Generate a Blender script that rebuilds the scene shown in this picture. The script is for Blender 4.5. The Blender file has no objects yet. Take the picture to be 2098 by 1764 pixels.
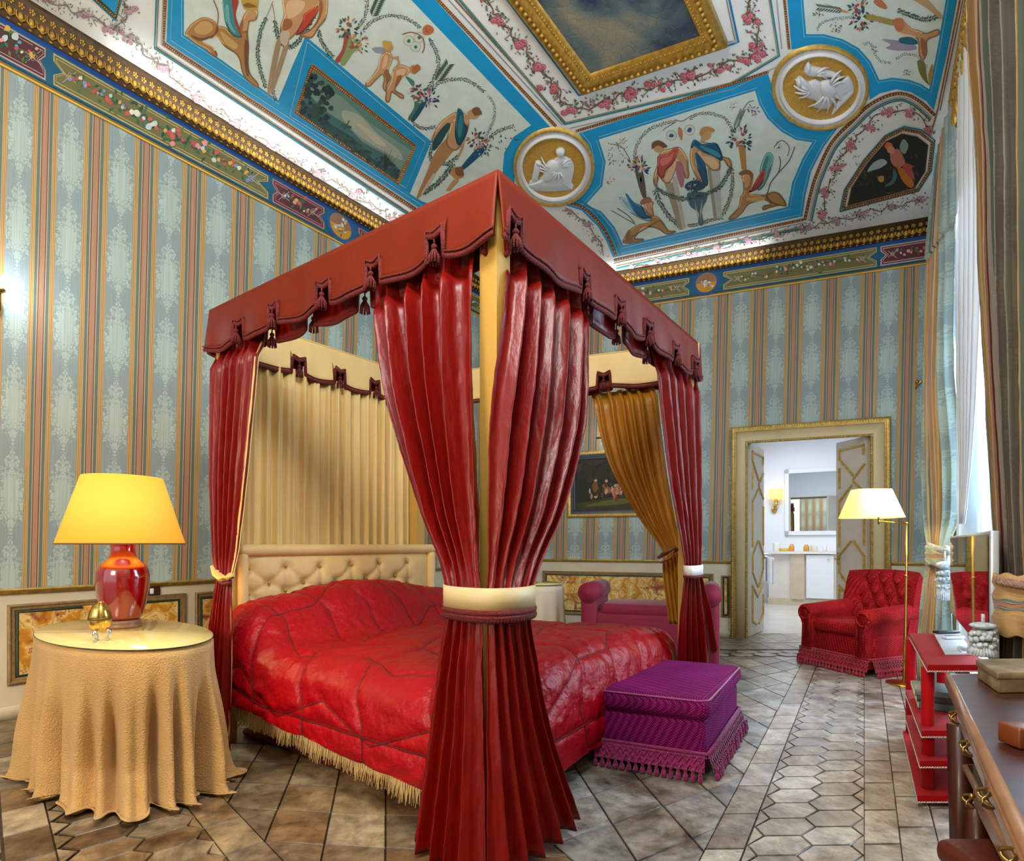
import bpy, bmesh, math, random
from mathutils import Vector, Matrix, geometry, noise
random.seed(7)
PI = math.pi
# ---------------------------------------------------------------- camera, world, daylight, exposure
F, CX, HY, EYE = 1150.0, 1049.0, 1116.0, 1.2      # focal length in px of the 2098x1764 frame, centre, horizon, eye height
SC = bpy.context.scene
COL = SC.collection
cd = bpy.data.cameras.new('camera'); cam = bpy.data.objects.new('camera', cd); COL.objects.link(cam)
cd.sensor_fit = 'HORIZONTAL'; cd.sensor_width = 36.0; cd.lens = F / 2098.0 * 36.0
cd.shift_y = (HY - 882.0) / 2098.0
cd.clip_start = 0.02
cam.location = (0, 0, EYE); cam.rotation_euler = (PI / 2, 0, 0)
SC.camera = cam
SC.view_settings.view_transform = 'Standard'; SC.view_settings.look = 'None'
SC.view_settings.gamma = 1.0; SC.view_settings.exposure = 0.9; SC.view_settings.use_curve_mapping = False
SC.cycles.max_bounces = 8; SC.cycles.diffuse_bounces = 4; SC.cycles.glossy_bounces = 4; SC.cycles.transmission_bounces = 6
SC.cycles.sample_clamp_indirect = 4.0; SC.cycles.use_denoising = True; SC.cycles.caustics_reflective = False; SC.cycles.caustics_refractive = False
W = bpy.data.worlds.new('world'); SC.world = W; W.use_nodes = True
W.node_tree.nodes['Background'].inputs[0].default_value = (0.88, 0.93, 1.0, 1); W.node_tree.nodes['Background'].inputs[1].default_value = 0.85

def light(name, kind, loc, energy, color, size=0.1, size_y=None, target=None, spot=None, blend=.5):
    ld = bpy.data.lights.new(name, kind); ld.energy = energy; ld.color = color
    if kind == 'AREA':
        ld.size = size
        if size_y: ld.shape = 'RECTANGLE'; ld.size_y = size_y
    else: ld.shadow_soft_size = size
    if spot: ld.spot_size = spot; ld.spot_blend = blend
    o = bpy.data.objects.new(name, ld); COL.objects.link(o); o.location = loc
    if target is not None: o.rotation_euler = (Vector(target) - Vector(loc)).to_track_quat('-Z', 'Y').to_euler()
    return o
# daylight coming through the big window in the right wall
light('window_daylight', 'AREA', (3.9, 3.6, 2.2), 150, (0.56, 0.77, 1.0), 1.7, 3.2, (0.6, 3.2, 0.7))
light('cool_fill_behind_camera', 'AREA', (2.0, -1.6, 2.4), 90, (0.80, 0.90, 1.0), 2.2, 2.6, (0.4, 4.0, 1.3))  # unseen cool fill added behind the camera, no window stands there

light('warm_fill_behind_camera', 'AREA', (-2.6, -1.0, 2.3), 55, (1.0, 0.72, 0.42), 1.2, 1.0, (-1.2, 4.0, 1.2))  # added warm fill out of view, tints the left of the bed

light('overhead_fill_light', 'POINT', (-.2, .9, 3.7), 125, (1.0, .98, .95), .35)  # added point light above the view, evens out ceiling and walls

# ---------------------------------------------------------------- helpers
def P(x, y, Y): return Vector(((x - CX) * Y / F, Y, EYE - (y - HY) * Y / F))
def Pz(x, y, z): return P(x, y, F * (EYE - z) / (y - HY))
WA, WB, WC = (-6.214, 0.7156), (21.85, -2.611), (0.835, 0.653)     # wall lines X = a + b*Y
CZ = 4.97                                                           # ceiling height
def on(w, x, y):
    Y = w[0] / ((x - CX) / F - w[1]); return P(x, y, Y)
def onz(w, x, z):
    Y = w[0] / ((x - CX) / F - w[1]); return Vector(((x - CX) * Y / F, Y, z))
def wall_n(w, s=1):
    return Vector((1, -w[1], 0)).normalized() * s
NA, NB, NC = wall_n(WA), wall_n(WB, -1), wall_n(WC, -1)             # into the room
def srgb(c):
    return tuple(((v / 255.) / 12.92 if v / 255. <= .04045 else (((v / 255.) + .055) / 1.055) ** 2.4) for v in c[:3])
def lerp(a, b, t): return a + (b - a) * t
def smooth(t): t = max(0, min(1, t)); return t * t * (3 - 2 * t)

MATS = {}
def mat(name, col=(200, 200, 200), rough=.6, metal=0., bump=0., bscale=60., var=0., vscale=6., sheen=0., trans=0., emit=None, estr=0., coat=0., stretch=None, spec=.5):
    if name in MATS: return MATS[name]
    m = bpy.data.materials.new(name); m.use_nodes = True; nt = m.node_tree; N = nt.nodes; L = nt.links
    b = N['Principled BSDF']; c = srgb(col) + (1,)
    b.inputs['Base Color'].default_value = c; b.inputs['Roughness'].default_value = rough; b.inputs['Metallic'].default_value = metal
    b.inputs['Specular IOR Level'].default_value = spec
    if sheen: b.inputs['Sheen Weight'].default_value = sheen; b.inputs['Sheen Roughness'].default_value = .4
    if trans: b.inputs['Transmission Weight'].default_value = trans
    if coat: b.inputs['Coat Weight'].default_value = coat; b.inputs['Coat Roughness'].default_value = .08
    if emit: b.inputs['Emission Color'].default_value = srgb(emit) + (1,); b.inputs['Emission Strength'].default_value = estr
    if bump or var:
        tc = N.new('ShaderNodeTexCoord'); mp = N.new('ShaderNodeMapping'); L.new(tc.outputs['Object'], mp.inputs[0])
        if stretch: mp.inputs['Scale'].default_value = stretch
    if bump:
        n = N.new('ShaderNodeTexNoise'); n.inputs['Scale'].default_value = bscale; n.inputs['Detail'].default_value = 5; L.new(mp.outputs[0], n.inputs['Vector'])
        bp = N.new('ShaderNodeBump'); bp.inputs['Strength'].default_value = bump; bp.inputs['Distance'].default_value = .01
        L.new(n.outputs[0], bp.inputs['Height']); L.new(bp.outputs[0], b.inputs['Normal'])
    if var:
        n = N.new('ShaderNodeTexNoise'); n.inputs['Scale'].default_value = vscale; n.inputs['Detail'].default_value = 6; L.new(mp.outputs[0], n.inputs['Vector'])
        r = N.new('ShaderNodeValToRGB'); L.new(n.outputs[0], r.inputs[0])
        r.color_ramp.elements[0].position = .3; r.color_ramp.elements[1].position = .7
        r.color_ramp.elements[0].color = tuple(v * (1 - var) for v in c[:3]) + (1,); r.color_ramp.elements[1].color = tuple(min(1, v * (1 + var)) for v in c[:3]) + (1,)
        L.new(r.outputs[0], b.inputs['Base Color'])
    MATS[name] = m; return m

class MB:
    """collects shapes of one object"""
    def __init__(s): s.v = []; s.f = []; s.m = []; s.uv = None; s.smooth = []
    def add(s, vs, fs, mi=0, sm=True):
        o = len(s.v); s.v += [Vector(v) for v in vs]; s.f += [tuple(i + o for i in f) for f in fs]; s.m += [mi] * len(fs); s.smooth += [sm] * len(fs); return s
    def box(s, c, size, rx=None, ry=None, rz=None, mi=0):
        X = Vector(rx or (1, 0, 0)); Y_ = Vector(ry or (0, 1, 0)); Z = Vector(rz or (0, 0, 1)); c = Vector(c)
        vs = [c + X * (size[0] / 2 * i) + Y_ * (size[1] / 2 * j) + Z * (size[2] / 2 * k) for i in (-1, 1) for j in (-1, 1) for k in (-1, 1)]
        return s.add(vs, [(0, 1, 3, 2), (4, 6, 7, 5), (0, 4, 5, 1), (2, 3, 7, 6), (0, 2, 6, 4), (1, 5, 7, 3)], mi, False)
    def rbox(s, c, size, r=.03, seg=3, rx=None, ry=None, rz=None, mi=0, fn=None):
        bm = bmesh.new(); bmesh.ops.create_cube(bm, size=1)
        bmesh.ops.scale(bm, vec=Vector(size), verts=bm.verts)
        bmesh.ops.bevel(bm, geom=list(bm.edges) + list(bm.verts), offset=min(r, min(size) * .49), segments=seg, profile=.5, affect='EDGES')
        X = Vector(rx or (1, 0, 0)); Y_ = Vector(ry or (0, 1, 0)); Z = Vector(rz or (0, 0, 1)); c = Vector(c)
        bm.verts.index_update(); out = []
        for v in bm.verts:
            q = fn(v.co.copy()) if fn else v.co
            out.append(c + X * q.x + Y_ * q.y + Z * q.z)
        fs = [tuple(v.index for v in f.verts) for f in bm.faces]; bm.free()
        return s.add(out, fs, mi, True)
    def quadprism(s, pts, z0, z1, mi=0):
        n = len(pts); vs = [Vector((p[0], p[1], z0)) for p in pts] + [Vector((p[0], p[1], z1)) for p in pts]
        return s.add(vs, [tuple(range(n - 1, -1, -1)), tuple(range(n, 2 * n))] + [(i, (i + 1) % n, n + (i + 1) % n, n + i) for i in range(n)], mi, False)
    def tube(s, path, r, n=8, mi=0, cap=True, flat=None):
        path = [Vector(p) for p in path]; rs = r if isinstance(r, (list, tuple)) else [r] * len(path)
        vs = []; fs = []; up = Vector((0, 0, 1)); pn = None
        for i, p in enumerate(path):
            t = (path[min(i + 1, len(path) - 1)] - path[max(i - 1, 0)]).normalized()
            a = t.cross(up)
            if a.length < .05: a = t.cross(Vector((0, 1, 0)))
            a.normalize(); b = t.cross(a).normalized()
            if pn is not None and a.dot(pn) < 0: a = -a; b = -b
            pn = a
            for k in range(n):
                th = 2 * PI * k / n; vs.append(p + (a * math.cos(th) + b * math.sin(th) * (flat or 1)) * rs[i])
        for i in range(len(path) - 1):
            for k in range(n): fs.append((i * n + k, i * n + (k + 1) % n, (i + 1) * n + (k + 1) % n, (i + 1) * n + k))
        if cap: fs.append(tuple(range(n))); fs.append(tuple((len(path) - 1) * n + k for k in range(n - 1, -1, -1)))
        return s.add(vs, fs, mi)
    def lathe(s, prof, c, n=32, mi=0, sx=1, e1=None, e2=None):
        c = Vector(c); e1 = Vector(e1 or (1, 0, 0)); e2 = Vector(e2 or (0, 1, 0)); vs = []; fs = []
        for r, z in prof:
            for k in range(n):
                th = 2 * PI * k / n; vs.append(Vector((c.x, c.y, c.z + z)) + e1 * (r * math.cos(th)) + e2 * (r * math.sin(th)))
        for i in range(len(prof) - 1):
            for k in range(n): fs.append((i * n + k, i * n + (k + 1) % n, (i + 1) * n + (k + 1) % n, (i + 1) * n + k))
        if prof[0][0] > 1e-4: fs.append(tuple(range(n - 1, -1, -1)))
        if prof[-1][0] > 1e-4: fs.append(tuple((len(prof) - 1) * n + k for k in range(n)))
        return s.add(vs, fs, mi)
    def ball(s, c, r, n=10, m=7, mi=0, ax=None):
        c = Vector(c); rr = r if isinstance(r, (tuple, list)) else (r, r, r); A = ax or (Vector((1, 0, 0)), Vector((0, 1, 0)), Vector((0, 0, 1)))
        vs = []; fs = []
        for i in range(m + 1):
            ph = PI * i / m
            for k in range(n):
                th = 2 * PI * k / n
                vs.append(c + A[0] * (rr[0] * math.sin(ph) * math.cos(th)) + A[1] * (rr[1] * math.sin(ph) * math.sin(th)) + A[2] * (rr[2] * math.cos(ph)))
        for i in range(m):
            for k in range(n): fs.append((i * n + k, (i + 1) * n + k, (i + 1) * n + (k + 1) % n, i * n + (k + 1) % n))
        return s.add(vs, fs, mi)
    def grid(s, fn, nu, nv, mi=0, uv=False):
        vs = []; uvs = []
        for j in range(nv + 1):
            for i in range(nu + 1):
                vs.append(Vector(fn(i / nu, j / nv))); uvs.append((i / nu, j / nv))
        fs = [(j * (nu + 1) + i, j * (nu + 1) + i + 1, (j + 1) * (nu + 1) + i + 1, (j + 1) * (nu + 1) + i) for j in range(nv) for i in range(nu)]
        if uv:
            if s.uv is None: s.uv = {}
            o = len(s.v)
            for k, q in enumerate(uvs): s.uv[o + k] = q if uv is True else uv(*q)
        return s.add(vs, fs, mi)
    def loft(s, rings, mi=0, closed=True, cap=True):
        n = len(rings[0]); vs = [p for r in rings for p in r]; fs = []
        for i in range(len(rings) - 1):
            for k in range(n if closed else n - 1): fs.append((i * n + k, i * n + (k + 1) % n, (i + 1) * n + (k + 1) % n, (i + 1) * n + k))
        if cap and closed: fs.append(tuple(range(n - 1, -1, -1))); fs.append(tuple((len(rings) - 1) * n + k for k in range(n)))
        return s.add(vs, fs, mi)
    def build(s, name, mats, parent=None, solid=0, subd=0):
        base = Vector((0, 0, 0)); q = parent
        while q is not None: base += q.location; q = q.parent
        me = bpy.data.meshes.new(name); me.from_pydata([v - base for v in s.v], [], s.f); 
        if not isinstance(mats, (list, tuple)): mats = [mats]
        for m in mats: me.materials.append(m)
        me.polygons.foreach_set('material_index', s.m); me.polygons.foreach_set('use_smooth', s.smooth)
        if s.uv:
            ul = me.uv_layers.new(name='UVMap')
            for lp in me.loops: ul.data[lp.index].uv = s.uv.get(lp.vertex_index, (0, 0))
        bm = bmesh.new(); bm.from_mesh(me); bmesh.ops.recalc_face_normals(bm, faces=bm.faces); bm.to_mesh(me); bm.free()
        o = bpy.data.objects.new(name, me); COL.objects.link(o); o.parent = parent
        if solid: md = o.modifiers.new('solid', 'SOLIDIFY'); md.thickness = solid; md.offset = 0
        if subd: md = o.modifiers.new('sub', 'SUBSURF'); md.levels = subd; md.render_levels = subd
        return o

def thing(name, label, cat, loc, group=None):
    o = bpy.data.objects.new(name, None); COL.objects.link(o); o.location = loc; o.empty_display_size = .1
    return tag(o, label, cat, group)
def tag(o, label, cat, group=None):
    o['label'] = label; o['category'] = cat
    if group: o['group'] = group
    return o
def struct(o): o['kind'] = 'structure'; return o

def crom(pts, k=6, closed=True):
    n = len(pts); out = []
    rng = range(n) if closed else range(n - 1)
    for i in rng:
        if closed: p0, p1, p2, p3 = pts[i - 1], pts[i], pts[(i + 1) % n], pts[(i + 2) % n]
        else: p0, p1, p2, p3 = pts[max(i - 1, 0)], pts[i], pts[i + 1], pts[min(i + 2, n - 1)]
        for j in range(k):
            t = j / k
            out.append(tuple(.5 * ((2 * p1[d]) + (-p0[d] + p2[d]) * t + (2 * p0[d] - 5 * p1[d] + 4 * p2[d] - p3[d]) * t * t + (-p0[d] + 3 * p1[d] - 3 * p2[d] + p3[d]) * t ** 3) for d in range(len(p1))))
    if not closed: out.append(tuple(pts[-1]))
    return out
def offs(pl, d):
    out = []
    for i, p in enumerate(pl):
        a = pl[max(i - 1, 0)]; b = pl[min(i + 1, len(pl) - 1)]
        tx, ty = b[0] - a[0], b[1] - a[1]; l = math.hypot(tx, ty) or 1
        if 0 < i < len(pl) - 1:
            u = (p[0] - a[0], p[1] - a[1]); v = (b[0] - p[0], b[1] - p[1]); lu = math.hypot(*u) or 1; lv = math.hypot(*v) or 1
            n1 = (-u[1] / lu, u[0] / lu); n2 = (-v[1] / lv, v[0] / lv); m = (n1[0] + n2[0], n1[1] + n2[1]); ml = math.hypot(*m) or 1
            k = 1 / max(.45, (m[0] / ml * n1[0] + m[1] / ml * n1[1])); out.append((p[0] + m[0] / ml * d * k, p[1] + m[1] / ml * d * k))
        else: out.append((p[0] - ty / l * d, p[1] + tx / l * d))
    return out

OUTLINED = {(214, 164, 116), (186, 138, 78), (196, 84, 78), (16, 92, 128), (20, 96, 116), (20, 90, 130), (176, 60, 66), (110, 180, 176), (30, 110, 160), (160, 200, 214), (70, 150, 160), (196, 78, 52)}
def paint_mat(name='paint', rough=.7, var=.12, vscale=9, bump=.15, stain=0):
    m = bpy.data.materials.new(name); m.use_nodes = True; N = m.node_tree.nodes; L = m.node_tree.links; b = N['Principled BSDF']
    a = N.new('ShaderNodeVertexColor'); a.layer_name = 'Col'
    tc = N.new('ShaderNodeTexCoord'); n = N.new('ShaderNodeTexNoise'); n.inputs['Scale'].default_value = vscale; n.inputs['Detail'].default_value = 8; n.inputs['Roughness'].default_value = .65
    L.new(tc.outputs['Object'], n.inputs['Vector'])
    r = N.new('ShaderNodeValToRGB'); L.new(n.outputs[0], r.inputs[0]); r.color_ramp.elements[0].position = .3; r.color_ramp.elements[1].position = .7
    r.color_ramp.elements[0].color = (1 - var * 2,) * 3 + (1,); r.color_ramp.elements[1].color = (1, 1, 1, 1)
    mx = N.new('ShaderNodeMix'); mx.data_type = 'RGBA'; mx.blend_type = 'MULTIPLY'; mx.inputs[0].default_value = 1
    L.new(a.outputs[0], mx.inputs[6]); L.new(r.outputs[0], mx.inputs[7]); L.new(mx.outputs[2], b.inputs['Base Color'])
    if stain:
        n2 = N.new('ShaderNodeTexNoise'); n2.inputs['Scale'].default_value = 2.6; n2.inputs['Detail'].default_value = 10; n2.inputs['Roughness'].default_value = .75; n2.inputs['Distortion'].default_value = .6; L.new(tc.outputs['Object'], n2.inputs['Vector'])
        r2 = N.new('ShaderNodeValToRGB'); L.new(n2.outputs[0], r2.inputs[0]); r2.color_ramp.elements[0].position = .36; r2.color_ramp.elements[1].position = .56
        r2.color_ramp.elements[0].color = (.34, .27, .19, 1); r2.color_ramp.elements[1].color = (1, 1, 1, 1)
        m2 = N.new('ShaderNodeMix'); m2.data_type = 'RGBA'; m2.blend_type = 'MULTIPLY'; m2.inputs[0].default_value = stain
        L.new(mx.outputs[2], m2.inputs[6]); L.new(r2.outputs[0], m2.inputs[7]); L.new(m2.outputs[2], b.inputs['Base Color'])
    b.inputs['Roughness'].default_value = rough
    bp = N.new('ShaderNodeBump'); bp.inputs['Strength'].default_value = bump; bp.inputs['Distance'].default_value = .01
    L.new(n.outputs[0], bp.inputs['Height']); L.new(bp.outputs[0], b.inputs['Normal'])
    return m
class Painter:
    """flat paint laid on a real plane of the room; outlines are measured in the photograph and carried to the plane"""
    def __init__(s, proj, nrm): s.proj = proj; s.n = Vector(nrm); s.v = []; s.f = []; s.c = []; s.k = 0
    def poly(s, col, pts, layer=0, sm=False, closed=True):
        if sm and layer >= 5 and tuple(col) in OUTLINED: s.outline(col, pts, layer)
        if sm: pts = crom(pts, 5)
        if len(pts) < 3: return
        s.k += 1; off = s.n * (.002 + layer * .0007 + (s.k % 60) * .000008)
        v3 = [s.proj(x, y) + off for x, y in pts]
        o = len(s.v); s.v += v3
        if len(pts) <= 4 and not sm: tris = [tuple(range(len(pts)))]
        else: tris = geometry.tessellate_polygon([[Vector((x, y, 0)) for x, y in pts]])
        lc = srgb(col)
        for t in tris: s.f.append(tuple(o + i for i in t)); s.c.append(lc)
    def outline(s, col, pts, layer, w=.9):
        q = crom(pts, 5); s.line(tuple(v * .55 for v in col), q + q[:1], w, layer + .12)
        cx_ = sum(x for x, y in q) / len(q); cy_ = sum(y for x, y in q) / len(q); dark, lite = [], []
        for i, (x, y) in enumerate(q):
            d = math.hypot(x - cx_, y - cy_) or 1; k = min(2.2, d * .3); p = (x - (x - cx_) / d * k, y - (y - cy_) / d * k)
            tx, ty = q[(i + 1) % len(q)][0] - q[i - 1][0], q[(i + 1) % len(q)][1] - q[i - 1][1]
            (dark if (x - cx_) * .5 + (y - cy_) * .85 > 0 else lite).append(p)
            for lst in (dark, lite):
                if len(lst) > 2 and lst[-1] is not p or i == len(q) - 1:
                    if len(lst) > 2: s.line(tuple(v * .74 for v in col) if lst is dark else tuple(min(250, v * 1.2 + 12) for v in col), list(lst), 2.6, layer + .1)
                    lst.clear()
    def stroke(s, col, pts, w, layer=1, w1=None, sm=True, k=5):
        if sm and len(pts) > 2: pts = crom(pts, k, False)
        w1 = w if w1 is None else w1; n = len(pts)
        L_ = []; R_ = []
        for i, p in enumerate(pts):
            a = pts[max(i - 1, 0)]; b = pts[min(i + 1, n - 1)]; tx, ty = b[0] - a[0], b[1] - a[1]; l = math.hypot(tx, ty) or 1
            ww = lerp(w, w1, i / max(1, n - 1)) / 2; L_.append((p[0] - ty / l * ww, p[1] + tx / l * ww)); R_.append((p[0] + ty / l * ww, p[1] - tx / l * ww))
        s.k += 1; off = s.n * (.002 + layer * .0007 + (s.k % 60) * .000008); o = len(s.v)
        s.v += [s.proj(x, y) + off for x, y in L_ + R_]; lc = srgb(col)
        for i in range(n - 1): s.f.append((o + i, o + i + 1, o + n + i + 1, o + n + i)); s.c.append(lc)
    def line(s, col, pts, w, layer=1): s.stroke(col, pts, w, layer, sm=False)
    def blob(s, col, c, r, layer=2, r2=None, ang=0, n=7, jit=.25):
        r2 = r2 or r; pts = []
        for i in range(n):
            t = 2 * PI * i / n; q = 1 + random.uniform(-jit, jit); x, y = r * q * math.cos(t), r2 * q * math.sin(t)
            pts.append((c[0] + x * math.cos(ang) - y * math.sin(ang), c[1] + x * math.sin(ang) + y * math.cos(ang)))
        s.poly(col, pts, layer)
    def leaf(s, col, p, ang, l, w, layer=2):
        c, sn = math.cos(ang), math.sin(ang)
        s.poly(col, [p, (p[0] + c * l * .5 - sn * w, p[1] + sn * l * .5 + c * w), (p[0] + c * l, p[1] + sn * l), (p[0] + c * l * .5 + sn * w, p[1] + sn * l * .5 - c * w)], layer)
    def walk(s, pts, step):
        pts = crom(pts, 8, False) if len(pts) > 2 else pts; out = []; acc = 0
        for a, b in zip(pts, pts[1:]):
            l = math.hypot(b[0] - a[0], b[1] - a[1]); ang = math.atan2(b[1] - a[1], b[0] - a[0])
            while acc <= l:
                t = acc / (l or 1); out.append((lerp(a[0], b[0], t), lerp(a[1], b[1], t), ang)); acc += step
            acc -= l
        return out
    def garland(s, pts, w, cols=((40, 90, 95), (70, 120, 90), (25, 60, 90), (110, 130, 100)), layer=4, step=2.2):
        for x, y, a in s.walk(pts, step):
            for q in (-1, 1): s.leaf(random.choice(cols), (x, y), a + q * random.uniform(.4, 1.3), w * random.uniform(.6, 1.1), w * .16, layer)
    def bead(s, pts, w, c1=(196, 150, 60), c2=(120, 60, 30), layer=3, step=5, sm=False):
        s.stroke(c2, pts, w, layer, sm=sm)
        for x, y, a in s.walk(pts, step) if sm else s.walk2(pts, step):
            c, sn = math.cos(a), math.sin(a); l = step * .36; h = w * .36
            s.poly(random.choice((c1, (225, 190, 100), (205, 170, 90))), [(x - c * l - sn * h * .3, y - sn * l + c * h * .3), (x - sn * h, y + c * h), (x + c * l, y + sn * l), (x + sn * h, y - c * h)], layer + 1)
    def walk2(s, pts, step):
        out = []
        for a, b in zip(pts, pts[1:]):
            l = math.hypot(b[0] - a[0], b[1] - a[1]); ang = math.atan2(b[1] - a[1], b[0] - a[0]); k = max(1, int(l / step))
            out += [(lerp(a[0], b[0], (i + .5) / k), lerp(a[1], b[1], (i + .5) / k), ang) for i in range(k)]
        return out
    def roses(s, pts, w, size=5, layer=3, pal=((205, 95, 110), (225, 150, 160), (180, 70, 90)), every=60, leafc=((95, 120, 80), (120, 140, 100), (70, 95, 75)), br=(120, 85, 75), dens=1.0):
        w_ = [(x + random.uniform(-w, w) * .25, y + random.uniform(-w, w) * .25, a) for x, y, a in s.walk(pts, 14)]
        if len(w_) > 1: s.stroke(br, [(x, y) for x, y, a in w_], size * .3, layer)
        for x, y, a in s.walk(pts, 6 / dens):
            for _ in range(2):
                px, py = x + random.uniform(-w, w) * .5, y + random.uniform(-w, w) * .5
                r = random.random()
                if r < .6: s.leaf(random.choice(leafc), (px, py), random.uniform(0, 6.3), size * .9, size * .2, layer + 1)
                elif r < .8: s.stroke(br, [(x, y), ((x + px) / 2 + random.uniform(-3, 3), (y + py) / 2), (px, py)], size * .18, layer)
                else: s.blob(random.choice(pal), (px, py), size * .25, layer + 1, n=5)
        for i, (x, y, a) in enumerate(s.walk(pts, every)):
            x += random.uniform(-8, 8)
            for _ in range(9):
                px, py = x + random.gauss(0, size * 1.3), y + random.gauss(0, size * .8)
                s.leaf(random.choice(leafc), (px, py), random.uniform(0, 6.3), size * 1.1, size * .25, layer + 1)
            for _ in range(5):
                px, py = x + random.gauss(0, size * 1.1), y + random.gauss(0, size * .6); R = size * random.uniform(.55, .95)
                s.blob(pal[0], (px, py), R, layer + 2); s.blob(pal[1], (px + R * .1, py - R * .1), R * .65, layer + 3); s.blob(pal[2], (px, py), R * .28, layer + 4)
    def bouquet(s, c, r, pal=((40, 70, 130), (190, 80, 90), (230, 215, 220), (220, 140, 90), (60, 110, 100), (40, 90, 80), (90, 120, 80)), layer=5, n=34):
        for _ in range(n):
            a = random.uniform(0, 6.3); q = r * random.random() ** .5
            s.leaf(random.choice(pal), (c[0] + q * math.cos(a) * .7, c[1] + q * math.sin(a) * .7), a + random.uniform(-.4, .4), r * random.uniform(.25, .5), r * .08, layer)
        for _ in range(n // 4): s.blob(random.choice(pal), (c[0] + random.gauss(0, r * .3), c[1] + random.gauss(0, r * .3)), r * .13, layer + 1)
    def build(s, name, m, parent=None):
        base = parent.location if parent is not None else Vector((0, 0, 0))
        me = bpy.data.meshes.new(name); me.from_pydata([v - base for v in s.v], [], s.f); me.materials.append(m)
        ca = me.color_attributes.new('Col', 'FLOAT_COLOR', 'CORNER'); i = 0
        for p, c in zip(me.polygons, s.c):
            for _ in range(p.loop_total): ca.data[i].color = c + (1,); i += 1
        o = bpy.data.objects.new(name, me); COL.objects.link(o); o.parent = parent
        return o
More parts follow.
